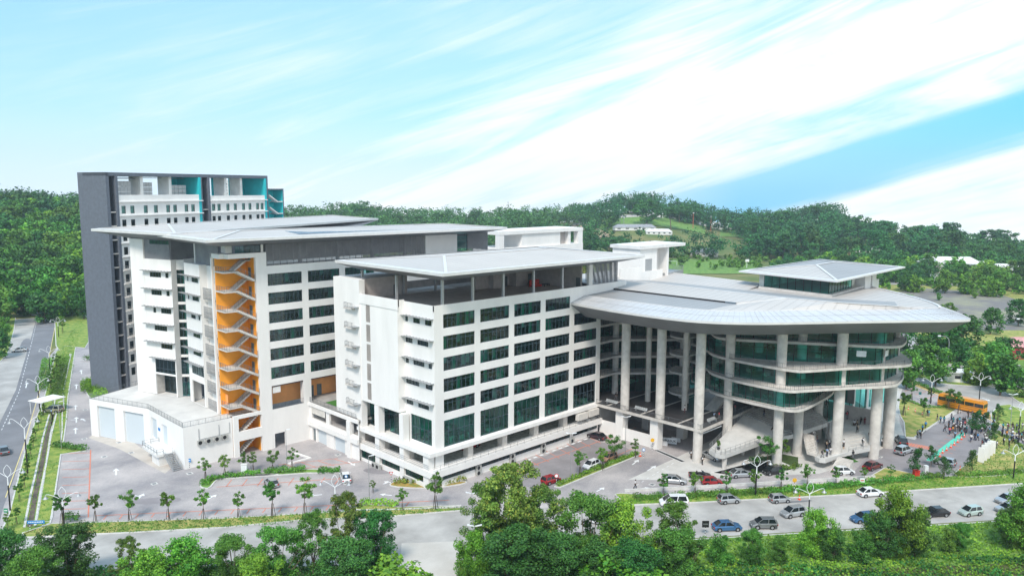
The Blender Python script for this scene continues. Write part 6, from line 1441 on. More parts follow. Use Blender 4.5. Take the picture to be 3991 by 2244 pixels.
car('mpv','white',q3(160,648),q3(285,648),'white people carrier parked at the left of the front road queue',GR)
car('hatch','silver',q3(650,624),q3(552,632),'silver hatchback just right of the white people carrier on the road',GR)
car('hatch','silver',q3(995,620),q3(897,627),'small boxy silver hatchback left of the lone road cone',GR,scale=.95)
car('sedan','white',q3(1612,578),q3(1505,586),'white sedan alone by the verge below the corner planter',GR)
car('hatch','silver',q3(988,726),q3(1085,710),'silver hatchback half hidden by the double lamp and a wispy tree',GR,scale=1.08)
car('sedan','blue',q3(642,812),q3(530,816),'bright blue sedan beside the black road sign',GR)
car('hatch','grey',q3(778,798),q3(880,798),'grey hatchback right behind the bright blue sedan',GR,scale=1.08)
car('sedan','blue',q3(1472,760),q3(1570,750),'blue sedan half hidden behind the big slope tree',GR)
car('sedan','black',q3(1945,722),q3(2045,715),'black sedan just right of the big slope tree',GR)
car('hatch','mint',q3(2190,716),q3(2282,705),'pale mint hatchback on the right part of the front road',GR)
car('sedan','silver',q3(2434,636),q3(2548,618),'pale silver sedan furthest right by the verge side of the road',GR)
car('sedan','silver',q3(2440,696),q3(2556,686),'silver sedan partly under the tree at the right frame edge',GR)
car('sedan','white',D(1500,1318)+Vector((0,0,0)),D(1548,1316),'white car almost hidden behind the middle foreground trees',GR)
car('sedan','silver',q3(272,500),q3(168,492),'silver sedan at the tail of the lane beside the hall',GQ)
car('coupe','black',q3(445,462),q3(350,458),'black open top car with its roof folded down',GQ)
car('hatch','red',q3(530,506),q3(435,508),'bright red hatchback in front of the open top car',GQ)
car('sedan','silver',q3(735,450),q3(632,456),'silver sedan beside the dark pond',GQ)
car('hatch','black',q3(862,438),q3(930,430),'black hatchback with lit lamps near the pond end',GQ)
car('hatch','white',q3(1418,432),q3(1336,436),'white hatchback in the lane behind the maroon sedan',GQ)
car('sedan','maroon',q3(1606,388),q3(1556,405),'dark red sedan with brake lights in the lane',GQ)
car('suv','silver',q3(1812,287),q3(1772,301),'silver off roader with roof rails beside the last column',GQ)
car('suv','black',q3(1762,205),q3(1788,240),'black off roader seen from behind by the group of students',GQ,side=-1)
car('hatch','silver',q3(1976,358),q3(2083,384),'silver hatchback under the layered tree by the cones',GQ,scale=1.05)
car('sedan','silver',q3(500,344),q3(415,312),'silver sedan coming out from under the ramp tip',GQ)
car('hatch','copper',q2(1958,374),q2(2028,347),'copper brown hatchback in the red lined bays',GP)
car('hatch','white',q2(1836,427),q2(1897,402),'white hatchback in the red lined bays beside the hedge',GP)
car('hatch','red',q2(1612,514),q2(1545,535),'red car half hidden by the giant olive tree',GP)
car('sedan','plum',q2(1836,194),q2(1906,215),'dark plum sedan parked against the white garage wall',GP)
car('sedan','white',D(855,1196),D(862,1219),'white car parked in the last bay behind the small corner hedge',GP,side=1)
car('hatch','silver',D(682,1210),D(702,1228),'silver hatchback parked alone in the middle of the bays',GP,side=-1)
car('suv','gold',D(113,1038),D(142,1039),'olive gold off roader under the white canopy at the left',GP)
car('sedan','silver',D(41,886),D(55,885),'silver car driving on the pale lane of the left road',GP+' road')
car('sedan','silver',D(84,795),D(101,795),'silver car at the junction of the left road','cars on the left road')
car('sedan','grey',D(-6,1128),D(4,1153),'dark car cut off by the left frame edge','cars on the left road')
ALLCARS[-3]['group']='cars on the left road'
car('sedan','red',(98,112.5,0),(102,112.5,0),'red car inside the open parking level, left one','cars inside the parking level',z=2.82)
car('sedan','black',(112,113.5,0),(116,113.5,0),'dark car inside the open parking level, right one','cars inside the parking level',z=2.82)
for x,c,l in ((2440,'black','dark car on the far back road, left of the white one'),(2462,'white','white car on the far back road')): p=D(x-8,719); q=D(x+8,720); car('sedan',c,p,q,l,'cars on the back road',z=.1)
# bus
def bus():
    f=Z('l',1505,1062); r_=Z('l',1052,965); d=(f-r_).normalized(); n=Vector((-d.y,d.x,0)); n=n if n.dot(f)>0 else -n; c=(f+r_)/2+n*1.2
    e=empty('bus',(c.x,c.y,.03),'orange school style bus waiting behind the crowd','bus',None,math.atan2(d.y,d.x)+math.pi)
    sgn=1; O=mat('paint_bus',(.72,.27,.015),.35,0,var=.03,coat=.4); L_=10.8; w_=1.2
    b=MB(); b.hexa([(-L_/2,-w_,.35),(L_/2,-w_,.35),(L_/2,w_,.35),(-L_/2,w_,.35)],[(-L_/2,-w_,1.7),(L_/2+.05,-w_,1.7),(L_/2+.05,w_,1.7),(-L_/2,w_,1.7)]); b.hexa([(-L_/2,-w_,2.65),(L_/2-.05,-w_,2.65),(L_/2-.05,w_,2.65),(-L_/2,w_,2.65)],[(-L_/2+.15,-w_*.82,3.3),(L_/2-.3,-w_*.82,3.3),(L_/2-.3,w_*.82,3.3),(-L_/2+.15,w_*.82,3.3)])
    for x in (-L_/2+.06,-3.2,-1,1.2,3.4,L_/2-.1):
        for s_ in (-1,1): b.box(x-.05,x+.05,min(s_*w_,s_*(w_-.05)),max(s_*w_,s_*(w_-.05)),1.7,2.65)
    b.build('body',O,e); g=MB(); g.box(-L_/2+.03,L_/2-.06,-w_+.03,w_-.03,1.7,2.65); g.build('window_glass',CARG,e)
    s_=MB()
    for z in (.95,1.45): s_.box(-L_/2+.1,L_/2-.1,-w_-.01,w_+.01,z,z+.06)
    s_.build('side_stripe',BLACK,e)
    for x in (-3.0,3.2):
        for y in (-1,1): t=MB(); t.tube((x,y*w_-.14*y-.13,.5),(x,y*w_-.14*y+.13,.5),.5,seg=18); wh=t.build('wheel',TYRE,e); q=MB(); q.tube((x,y*w_-.14*y-.14,.5),(x,y*w_-.14*y+.14,.5),.25,seg=12); q.build('rim',RIM,wh)
    for y in (-.9,.9): h=MB(); h.box(L_/2+.0,L_/2+.08,y-.18,y+.18,.8,1.0); h.build('headlight',HEADL,e); h=MB(); h.box(-L_/2-.04,-L_/2,y-.12,y+.12,.9,1.4); h.build('taillight',TAILL,e)
    pl=MB(); pl.box(-L_/2-.03,-L_/2,-.8,.8,.4,.6); pl.build('bumper',BLACK,e)
bus()
# ================================================================== STREET FURNITURE
def leaf_lamp(p,h,label,group,rz=0,loop=False):
    e=empty('street_lamp',p,label,'street lamp',group,rz)
    m_=MB(); m_.tube((0,0,0),(0,0,h*.60),.14,.11,8); m_.build('lower_pole',BLACK,e); m_=MB(); m_.tube((0,0,h*.60),(0,0,h*.78),.11,.08,8); m_.build('upper_pole',LAMPW,e)
    for s_ in (-1,1):
        m_=MB(); P=[]
        for i in range(9): t=i/8; P.append((s_*(2.4*math.sin(t*1.57)),0,h*.78+h*.2*(math.sin(t*2.2))*.9))
        m_.path(P,.048,6,.035)
        if loop or s_==1: P=[(s_*.0,0,h*.78)]+[(s_*(.05+.55*math.sin(math.pi*i/7)),0,h*.78+2.2*i/7) for i in range(1,8)]; m_.path(P,.04,5)
        if s_==-1: P=[(0,0,h*.78)]+[(-.55*math.sin(math.pi*i/7),0,h*.78+2.2*i/7) for i in range(1,8)]; m_.path(P,.04,5)
        a=m_.build('arm',LAMPW,e); x=s_*2.4; zt=h*.78+h*.2*math.sin(2.2)*.9
        m_=MB(); m_.lathe([(.06,0),(.10,-.15),(.32,-.38),(.42,-.48),(.10,-.56)],(x,0,zt),12); m_.build('lamp_head',GALV,a)
    return e
LL=[]
for x,yb,yt,l in ((162,1327,1233,'at the bottom left corner of the car park'),(26,1284,1172,'nearest on the left road'),(70,1210-20,1040,'second on the left road'),(100,1030,945,'third on the left road beside the canopy'),(126,935,872,'fourth on the left road'),(148,848,800,'on the far left island'),(176,795,752,'at the far left junction'),(844,1297,1201,'between the front strip and the tall twiggy tree'),(1900,1246,1150,'double armed in front of the pond'),(2033,1300,1222,'above the wispy tree on the front road'),(2548,1204,1125,'on the right lawn edge'),(2340,1014,945,'left of the bus'),(2462,1009,940,'right of the bus'),(2562,1088,1015,'right of the crowd'),(2348,735,686,'by the far back road')):
    p=D(x,yb); h=height_for(x,yt,p); LL.append(leaf_lamp((p.x,p.y,0),h*.97,'black and white lamp with curved arms '+l,'curved arm street lamps',rad(-45) if x>300 else rad(-30)))
def yard_lamp(p,h,label,twin=True):
    e=empty('yard_lamp',p,label,'lamp post','slim yard lamps',rad(-45)); m_=MB(); m_.tube((0,0,0),(0,0,h),.07,.045,8); m_.build('pole',GALV,e)
    for s_ in ((-1,1) if twin else (1,)): m_=MB(); m_.hexa([(s_*.05,-.06,h-.05),(s_*1.0,-.18,h+.15),(s_*1.0,.18,h+.15),(s_*.05,.06,h-.05)][::s_],[(s_*.05,-.06,h+.04),(s_*1.0,-.18,h+.26),(s_*1.0,.18,h+.26),(s_*.05,.06,h+.04)][::s_]); m_.build('lamp_head',LAMPW,e)
for x,yb,yt,tw,l in ((1435,1208,1090,1,'slim twin lamp in the red lined car park'),(722,1184,1080,0,'slim lamp before the podium stair corner'),(1572,1146,1048,1,'slim twin lamp before the white box pier'),(929,1257,1146,0,'slim lamp left of the ochre planting'),(2537,1112,992,1,'slim tall lamp with floodlights in the crowd'),(1194,1472,1322,1,'slim lamp in front of the bright round foreground tree'),(1187,1330,1240,1,'slim lamp hidden in the giant olive tree'),(155,1130,1010,0,'slim lamp beside the drain')):
    p=D(x,yb); yard_lamp((p.x,p.y,0),height_for(x,yt,p),l,tw)
def arc_lamp(p,h,label,rz):
    e=empty('tall_lamp',p,label,'street lamp','tall curved road lamps',rz); m_=MB(); P=[(0,0,0),(0,0,h*.8)]+[(-1.6*(1-math.cos(t)),0,h*.8+h*.18*math.sin(t)) for t in (.4,.8,1.2,1.57)]+[(-2.8,0,h*.99)]; m_.path(P,.13,8,.06); m_.build('pole',GALV,e); m_=MB(); m_.box(-3.5,-2.7,-.15,.15,h*.97,h*1.0); m_.build('lamp_head',LAMPW,e)
for x,yb,yt,l in ((2381,941,843,'tall curved lamp beside the round topped tree at the right'),(103,776,704,'tall curved lamp in front of the left wood'),(2048,650,613,'tall curved lamp rising from the right wood'),(2575,905,800,'tall curved lamp by the red roofed building'),(1866,768,705,'tall lamp right of the pavilion')):
    p=D(x,yb); arc_lamp((p.x,p.y,0),height_for(x,yt,p),l,rad(-45))
def sign(x,yb,yt,shape,col,label,w_=.35,col2=None,striped=True):
    p=D(x,yb); h=height_for(x,yt,p); e=empty('road_sign',(p.x,p.y,0),label,'road sign',None,rad(-45)); m_=MB(); n=8
    for i in range(n): m_.c=i%2; m_.tube((0,0,h*.8*i/n),(0,0,h*.8*(i+1)/n),.05,seg=6)
    m_.build('post',[LAMPW,BLACK] if striped else [LAMPW,LAMPW],e); m_=MB(); m_.c=0
    def poly(r,n,rot,y,c): m_.c=c; P=[(r*math.cos(rot+6.2832*i/n),y,h-w_+r*math.sin(rot+6.2832*i/n)) for i in range(n)]; Q=[(a,y+.03,b) for a,_,b in P]; m_.hexa(P,Q)
    if shape=='tri': poly(w_*1.15,3,-1.57,-.06,0); poly(w_*.65,3,-1.57,-.09,1)
    elif shape=='round': poly(w_,20,0,-.06,0); poly(w_*.7,20,0,-.09,1)
    elif shape=='diamond': poly(w_*1.2,4,0,-.06,0); poly(w_*.9,4,0,-.09,1)
    else: m_.c=0; m_.box(-w_,w_,-.09,-.05,h-w_*2,h); m_.c=1; m_.box(-w_*.7,w_*.7,-.1,-.09,h-w_*1.2,h-w_*.8)
    m_.build('sign_plate',[col,col2 or LAMPW],e)
sign(984,1216,1183,'tri',RED,'red and white give way triangle at the block corner',.42)
sign(1399,1218,1190,'round',RED,'round red bordered turn sign by the red car',.42)
sign(1640,1132,1101,'round',YEL,'round orange pedestrian sign in front of the white pier',.42,YEL)
sign(1996,1246,1201,'round',YEL,'round orange sign above the right hedge',.4,YEL)
sign(2167,1220,1201,'square',LAMPW,'small white notice board among the lane trees',.45,RED)
sign(1773,1345,1308,'square',BLACK,'black square road sign on a striped post by the blue sedan',.55,RAIL)
sign(18,1314,1277,'square',mat('sign_green',(.02,.25,.12),.6),'green topped striped post at the left road corner',.35)
sign(477,1177,1152,'square',BLUE,'small blue sign on a striped post before the podium corner',.35)
sign(871,1215,1193,'round',BLUE,'round blue sign by the corner hedge of the bays',.3)
sign(1618,1150,1126,'round',BLUE,'round blue sign under the small tree by the hedge end',.35)
sign(1101,1240,1222,'square',BLACK,'black box sign on the kerb of the ochre planting',.35,RAIL,False)
sign(2345,938,912,'diamond',mat('sign_brown',(.10,.06,.04),.7),'brown backed diamond sign on the far grass island',.5,MATS['sign_brown'],False)
sign(2312,1008,1000-15,'square',mat('sign_teal',(.02,.2,.2),.6),'dark teal signal box by the bus front',.35,BLACK,True)
# street nameplate
p=D(92,1330); e=empty('street_nameplate',(p.x,p.y,.1),'blue street nameplate on two striped posts at the bottom left','street sign',None,rad(-40))
for x in (-1,1): m_=MB(); [(setattr(m_,'c',i%2),m_.tube((x,0,.22*i),(x,0,.22*(i+1)),.06,seg=6)) for i in range(4)]; m_.build('post',[LAMPW,BLACK],e)
m_=MB(); m_.c=0; m_.box(-1.35,1.35,-.05,.03,.88,1.4); m_.c=1
for i in range(9): m_.box(-1.15+i*.26,-1.15+i*.26+.17,-.06,-.05,1.08,1.24)
m_.build('name_board',[BLUE,LAMPW],e)
# cones
def cone(p,label,group):
    e=empty('traffic_cone',p,label,'traffic cone',group); m_=MB(); m_.c=0; m_.box(-.22,.22,-.22,.22,0,.04); m_.lathe([(.17,.04),(.125,.28)],(0,0,0),10); m_.c=1; m_.lathe([(.125,.28),(.095,.46)],(0,0,0),10); m_.c=0; m_.lathe([(.095,.46),(.04,.8)],(0,0,0),10); m_.build('cone_body',[mat('cone_orange',(.80,.10,.03),.6),LAMPW],e); e.scale=(1.15,1.15,1.15); return e
cs=[cone(Z('w',x,y,.03),'orange cone in the line along the green walkway','cones along the green walkway') for x,y in ((1037,583),(1003,612),(962,645),(923,674),(885,704),(837,737),(790,765),(760,805),(710,835))]; ordinals(cs)
cs=[cone(Z('l',x,y,.03),'orange cone in the empty bays before the side lawn','cones in the empty bays') for x,y in ((695,1003),(773,1028),(852,1062))]; ordinals(cs)
cone(Z('w',988,958,.03),'orange cone alone on the lawn corner by the silver hatchback',None); cone(Z('n',627,1212,.03),'orange cone alone at the end of the car park hedge',None); cone(q3(1063,597),'orange cone alone on the front road beside the verge',None)
# seats on the gallery deck
def seats(p,rz,label):
    e=empty('seat_row',p,label,'seats','metal seat rows on the gallery deck',rz)
    for i in range(6): m_=MB(); m_.box(i*.55,i*.55+.48,0,.45,.40,.45); m_.hexa([(i*.55,.43,.45),(i*.55+.48,.43,.45),(i*.55+.48,.47,.45),(i*.55,.47,.45)],[(i*.55,.55,.9),(i*.55+.48,.55,.9),(i*.55+.48,.6,.9),(i*.55,.6,.9)]); m_.build('seat',mat('seat_steel',(.55,.57,.58),.35,.4),e)
    m_=MB(); m_.box(0,3.25,.2,.26,.34,.4); m_.build('beam',GALV,e)
    for x in (.4,2.8): m_=MB(); m_.box(x,x+.06,0,.45,0,.36); m_.build('leg',GALV,e)
for a,b,l in (((165,560),(350,580),'row of six metal seats between the first two big columns'),((525,650),(740,685),'row of six metal seats between the second and third big columns')):
    p=Z('n',a[0],a[1]-10,7); q=Z('n',b[0],b[1]-2,7); seats((p.x+.6,p.y,7.01),rad(-90),l)
seats((137.5,80.9,7.01),0,'row of metal seats along the right edge of the gallery deck')
# white slab sign
e=empty('slab_sign',Z('w',1290,825,0),'row of five tall white blank slabs standing on the lawn','sign',None,flat=True)
for a,b in (((1222,872),700),((1256,850),672),((1290,824),648),((1322,790),630),((1350,768),622)):
    p=Z('w',*a,.1); h=height_for((3400+a[0]/2.896)/KD,(1500+b/2.896)/KD,p); m_=MB(); m_.box(p.x-.15,p.x+.15,p.y-.55,p.y+.55,0,h); m_.build('slab',WHITE,e)
# guard house, fence, houses
def house(x,yb,w_,d_,h,label,roofm,name='small_house',rz=-45,wallm=WHITE2,flat=False,win=3):
    p=D(x,yb) if not isinstance(x,tuple) else Vector(x); z=float(terrain(p.x,p.y)); e=empty(name,(p.x,p.y,z-.2),label,'house','houses beyond the campus',rad(rz))
    m_=MB(); m_.box(-w_/2,w_/2,0,d_,0,h); wl=m_.build('wall',wallm,e); m_=MB(); o=.5
    if flat: m_.box(-w_/2-o,w_/2+o,-o,d_+o,h,h+.3)
    else: m_.add([(-w_/2-o,-o,h),(w_/2+o,-o,h),(w_/2+o,d_+o,h),(-w_/2-o,d_+o,h),(-w_/2+d_*.35,d_/2,h+d_*.28),(w_/2-d_*.35,d_/2,h+d_*.28)],[(0,1,5,4),(1,2,5),(2,3,4,5),(3,0,4),(3,2,1,0)])
    m_.build('roof',roofm,e)
    for i in range(win): x0=-w_/2+w_*(i+.3)/win; m_=MB(); m_.box(x0,x0+w_*.4/win,-.05,.0,h*.45,h*.75); m_.build('window',CARG,e)
    return e
g=house(2412,962,6.2,4.5,3.0,'small white guard house with a flat roof beside the bright lawn',WHITE2,'guard_house',-58,WHITE,True,1); g['category']='guard house'; del g['group']
m_=MB(); m_.box(.3,2.6,-.08,-.05,.2,2.4); m_.build('shutter',SHUT,g)
fe=empty('garden_wall',D(2450,955),'white pillared low wall in front of the bright lawn','wall',flat=True)
PF=[(2332,925),(2345,915),(2358,908)],[(2450,946),(2475,944),(2496,940),(2518,936),(2560,938),(2640,936),(2720,933)]
for P in PF:
    for a,b in zip(P[:-1],P[1:]):
        a=D(*a); b=D(*b); m_=MB(); m_.bar((a.x,a.y,0),(b.x,b.y,0),.15,1.0); m_.build('wall_panel',WHITE,fe); m_=MB(); m_.box(a.x-.28,a.x+.28,a.y-.28,a.y+.28,0,2.3); m_.box(a.x-.36,a.x+.36,a.y-.36,a.y+.36,2.3,2.5); m_.build('pillar',WHITE,fe)
REDR=mat('red_roof',(.50,.20,.19),.8,var=.15,scale=.6); GRYR=mat('grey_roof',(.30,.31,.33),.8,var=.15); MAG=mat('magenta_wall',(.40,.04,.06),.8)
house(2590,905,12,9,4.5,'magenta walled house with a pinkish roof at the right frame edge',mat('pink_roof',(.62,.32,.31),.8),rz=-45,wallm=MAG)
for x,d,w_,dd,h,l,rm in ((104,560,16,10,4,'white house with a red roof on the left hill',REDR),(128,565,10,8,4,'white gabled hall in the left hill wood',WHITE2),(60,600,12,8,3.5,'pale long house at the left of the hill wood',GRYR),(150,600,9,8,4,'brick roofed house right of the gabled hall',REDR),(1528,855,9,7,8,'white villa standing out of the hilltop trees',WHITE2),(1600,745,40,10,3,'long grey roofed shed by the hillside road',GRYR),(1660,730,24,9,3,'pale works shed right of the long grey roofed shed',WHITE2),(1700,850,50,12,5,'pale long factory roof on the right skyline slope',WHITE2),(1775,640,22,12,3.4,'low grey roofed hall beyond the playing field',GRYR),(1800,860,40,12,5,'cream long building by the red masts',WHITE2),(2190,700,18,10,4,'white roofed workshop between dark trees',WHITE2),(2235,640,20,12,4,'large pale workshop roof behind the right wood',WHITE2),(2265,610,16,10,4,'grey roofed workshop right of the large pale one',GRYR),(2415,560,34,14,9,'white building glimpsed behind tall dark trees',WHITE2),(2470,590,30,12,5,'low white building at the far right wood',WHITE2),(2555,560,34,14,6,'white building low at the right frame edge in the wood',WHITE2)):
    x_,y_=polar(x,d); house((x_,y_,0),0,w_,dd,h,l,rm,'far_house',rz=random.choice((-40,-50,-60)),win=5)
# far apartment blocks seen through the roof bays of the tower
for x,d,h in ((555,900,63),(575,930,64),(600,950,61),(322,900,60)):
    x_,y_=polar(x,d); e=empty('apartment_block',(x_,y_,20),'pale distant apartment block behind the tower roof bays','building','distant apartment blocks',rad(-45)); m_=MB(); m_.box(-9,9,0,14,0,h-20); m_.build('wall',mat('far_wall',(.60,.61,.62),.8),e)
    m_=MB()
    for z in np.arange(4,h-24,3.4):
        for k in range(4): m_.box(-7.6+k*4,-5.4+k*4,-.1,0,z,z+1.7)
    m_.build('windows',CARG,e)
# goal posts and basketball hoop
p=Z('q6',385,578); e=empty('goal_post',(p.x,p.y,.3),'white football goal on the playing field','goal',None,rad(10)); m_=MB(); m_.tube((0,0,0),(0,0,3.2),.12,seg=6); m_.tube((0,7.3,0),(0,7.3,3.2),.12,seg=6); m_.tube((0,0,3.2),(0,7.3,3.2),.12,seg=6); m_.build('frame',LAMPW,e)
p=Z('q6',826,592); e=empty('basketball_hoop',(p.x,p.y,.2),'white basketball stand at the edge of the playing field','basketball hoop',None,rad(-45)); m_=MB(); m_.box(-.15,.15,-.15,.15,0,5); m_.build('post',LAMPW,e); m_=MB(); m_.box(-1.3,1.3,-.6,-.5,4.4,6.2); m_.build('backboard',LAMPW,e); m_=MB(); m_.tube((0,-.9,4.6),(0,-.9,4.65),.35,seg=12); m_.build('rim',RED,e)
# masts
for x,d,h in ((1642,800,26),(1560,780,14),(1570,760,10),(1745,800,16),(1790,820,16),(905,760,12)):
    x_,y_=polar(x,d); z=float(terrain(x_,y_)); e=empty('mast',(x_,y_,z),'slim far mast above the hillside trees, '+('tallest, pale' if h==26 else 'short')+' at bearing of '+({1642:'the hilltop wood',1560:'the works shed, left',1570:'the works shed, right',1745:'the long factory, left',1790:'the long factory, right',905:'the wide roofs'}[x]),'mast','far masts'); m_=MB(); m_.tube((0,0,0),(0,0,h),.3,.18,6); m_.build('pole',GALV if x!=1745 and x!=1790 else mat('mast_red',(.6,.12,.08),.6),e); m_=MB(); m_.box(-1,1,-.2,.2,h-.8,h); m_.build('head',LAMPW,e)
# canopy, cabinet, red box, barriers, banner
p=D(122,1036); e=empty('canopy',(p.x,p.y,0),'white slatted parking canopy over the olive gold car','canopy',None,rad(20)); m_=MB(); m_.box(-3.2,3.2,-2.2,2.6,3.3,3.45); m_.build('roof',WHITE,e)
for x in (-2.9,2.8):
    for y in (-1.9,2.3): m_=MB(); m_.tube((x,y,0),(x,y,3.3),.06,seg=6); m_.build('post',LAMPW,e)
p=D(615,1192); e=empty('electric_cabinet',(p.x,p.y,.1),'white electric cabinet standing in the island hedge','cabinet',None,rad(-45)); m_=MB(); m_.box(-.55,.55,-.3,.3,.1,1.9); m_.build('case',LAMPW,e); m_=MB(); m_.box(-.6,.6,-.36,.36,1.9,2.0); m_.build('lid',WHITE2,e)
p=Z('w',490,1055); e=empty('red_box',(p.x,p.y,.1),'red utility box behind the staked trees at the corner planter','cabinet',None,rad(-40)); m_=MB(); m_.box(-.5,.5,-.4,.4,0,1.5); m_.build('case',RED,e); m_=MB(); m_.box(-.56,.56,-.46,.46,1.5,1.62); m_.build('lid',RED,e)
p=Z('w',600,1000); e=empty('white_post_box',(p.x,p.y,.1),'narrow white box right of the red utility box','cabinet',None,rad(-40)); m_=MB(); m_.box(-.35,.35,-.3,.3,0,1.6); m_.build('case',LAMPW,e)
def barrier(p,rz,label,grp='white plastic barriers'):
    e=empty('traffic_barrier',p,label,'barrier',grp,rz); m_=MB(); m_.hexa([(-1,-.25,0),(1,-.25,0),(1,.25,0),(-1,.25,0)],[(-.95,-.09,.95),(.95,-.09,.95),(.95,.09,.95),(-.95,.09,.95)]); m_.build('barrier_body',LAMPW,e)
p=D(1573,1272); barrier((p.x,p.y,.02),rad(-42),'white barrier at the left tip of the front verge')
for a,b in ((915,1075),(1075,1030)): p=Z('n',a,b); barrier((p.x,p.y,.02),rad(-70),'white barrier at the garage mouth, %s one'%('left' if a<1000 else 'right'))
def text(s_,size,name,par,mx,m,ext=.01):
    cu=bpy.data.curves.new(name,'FONT'); cu.body=s_; cu.size=size; cu.extrude=ext; cu.align_x='CENTER'; cu.align_y='CENTER'; t=bpy.data.objects.new(name,cu); sc.collection.objects.link(t); dg=bpy.context.evaluated_depsgraph_get(); me=bpy.data.meshes.new_from_object(t.evaluated_get(dg)); bpy.data.objects.remove(t); me.materials.clear(); me.materials.append(m); o=bpy.data.objects.new(name,me); sc.collection.objects.link(o); o.parent=par; o.matrix_basis=mx; return o
p=Z('n',985,1065); e=empty('entry_banner',(p.x,p.y,0),'white banner reading MASUK at the garage mouth','banner',None,rad(-62)); m_=MB(); m_.box(-1.7,1.7,-.04,.04,.2,1.5); m_.build('board',LAMPW,e)
text('MASUK',.75,'lettering',e,Matrix.Translation((.35,-.06,.85))@Matrix.Rotation(rad(90),4,'X'),BLACK)
e=empty('overhead_sign',(136,88.5,5.2),'dark hanging sign with white symbols over the garage mouth','sign',None,0); m_=MB(); m_.c=0; m_.box(0,8.5,0,.12,0,.75); m_.c=1
for i,(x,w_) in enumerate(((.4,.35),(1.0,.35),(2.2,1.1),(3.8,.35),(4.5,.4),(6.2,1.0),(7.6,.4))): m_.box(x,x+w_,-.02,0,.2,.5)
m_.build('sign_board',[BLACK,LAMPW],e)
for i,(x,z,s_) in enumerate(((112.8+.2,4.7,0),(124.9,4.7,0))): pass
e=empty('kitchen_duct',(128,107,4),'cream boxed kitchen vents hung in the last parking bay','duct',None,flat=True); m_=MB(); m_.box(125.6,128.7,105.9,106.9,4.55,6.0); m_.build('vent_box',MATS['cream_panel'],e); m_=MB(); m_.box(129.3,132.6,105.9,106.9,4.7,6.1); m_.build('vent_box',MATS['cream_panel'],e); m_=MB(); m_.lathe([(.9,0),(.9,1.3)],(127,107.2,2.8),12); m_.lathe([(.8,0),(.8,1.2)],(130,107.2,2.8),12); m_.build('tank',GALV,e)
e=empty('drain_pipe',(133.3,106.6,0),'black vertical pipe where the white block meets the gallery','pipe',None,flat=True); m_=MB(); m_.tube((133.3,106.7,0),(133.3,106.7,6.4),.28,seg=10); m_.build('pipe',BLACK,e)
for p_,l in (((133.4,76.2,3.6),'potted plant on the tip of the ramp'),):
    e=empty('potted_plant',p_,l,'potted plant'); m_=MB(); m_.lathe([(.22,0),(.32,.5)],(0,0,0),10); m_.build('pot',BLACK,e); rng=np.random.default_rng(9); o=bpy.data.objects.new('foliage',mesh_quads('foliage',leaf_arrays(rng,np.array([[0,0,1.2],[0,.1,1.7]]),np.array([.45,.35]),260,.12),[LEAF[0]])); sc.collection.objects.link(o); o.parent=e
for y in (183,172):
    pass
# notices on the glass
for a,b,l in ((1520,338,'left'),(1850,352,'right')):
    p=Vector((155.9,58.2,22.5)) if l=='left' else Vector((160.6,55.0,22.4)); e=empty('paper_notice',p,'%s of two white sheets taped inside the upper teal glazing'%l,'notice','white sheets on the teal glazing',rad(-60) if l=='left' else 0); m_=MB(); m_.box(-.9,.9,0,.03,-.6,.6); m_.build('sheet',LAMPW,e)

# ================================================================== PEOPLE
def skin(name,verts,edges,radii,m,root=0,sub=1):
    me=bpy.data.meshes.new(name); me.from_pydata(verts,edges,[]); o=bpy.data.objects.new(name,me); sc.collection.objects.link(o)
    o.modifiers.new('skin','SKIN'); sb=o.modifiers.new('sub','SUBSURF'); sb.levels=sub; sb.render_levels=sub
    sv_=me.skin_vertices[0].data if me.skin_vertices else None
    if sv_ is None: bm=bmesh.new(); bm.from_mesh(me); bm.verts.layers.skin.verify(); bm.to_mesh(me); bm.free(); sv_=me.skin_vertices[0].data
    for i,r in enumerate(radii): sv_[i].radius=(r,r) if isinstance(r,(int,float)) else r; sv_[i].use_root=(i==root)
    dg=bpy.context.evaluated_depsgraph_get(); out=bpy.data.meshes.new_from_object(o.evaluated_get(dg)); out.name=name; bpy.data.objects.remove(o); out.materials.clear(); out.materials.append(m)
    out.polygons.foreach_set('use_smooth',[True]*len(out.polygons)); return out
SKINM=mat('skin',(.33,.18,.11),.6,var=.05); HAIR=mat('hair',(.012,.010,.009),.6)
def pose(kind):
    # joints: x forward, y left
    hip=.92 if kind!='sit' else .22; lean={'stand':.0,'walk':.05,'sit':.06,'phone':.02}[kind]
    J={'pel':(0,0,hip),'wai':(lean*.4,0,hip+.16),'che':(lean,0,hip+.40),'nec':(lean+.01,0,hip+.55),'hed':(lean+.03,0,hip+.66),'top':(lean+.02,0,hip+.80)}
    for s_,k in ((1,'l'),(-1,'r')):
        J['sh'+k]=(lean,s_*.18,hip+.47); f={'stand':0,'walk':.16*s_,'sit':.2,'phone':.05}[kind]
        J['el'+k]=(lean+f*.6-.02,s_*.25,hip+.19); J['wr'+k]=(lean+f+.10,s_*.25,hip-.03); J['ha'+k]=(lean+f+.14,s_*.24,hip-.13)
        if kind=='phone' or (kind=='stand' and s_==1): J['wr'+k]=(lean+.28,s_*.15,hip+.22); J['ha'+k]=(lean+.36,s_*.10,hip+.26)
        J['hp'+k]=(0,s_*.09,hip-.04)
        if kind=='sit': J['kn'+k]=(.40,s_*.13,hip+.10); J['an'+k]=(.52,s_*.12,-.08+.0); J['to'+k]=(.68,s_*.13,-.14)
        elif kind=='walk': J['kn'+k]=(.10-s_*.13,s_*.10,.49); J['an'+k]=(-s_*.27-.03,s_*.09,.10 if s_<0 else .14); J['to'+k]=(-s_*.27+.13,s_*.10,.04)
        else: J['kn'+k]=(.02,s_*.10,.49); J['an'+k]=(0,s_*.10,.09); J['to'+k]=(.15,s_*.12,.035)
    return J
PM={}
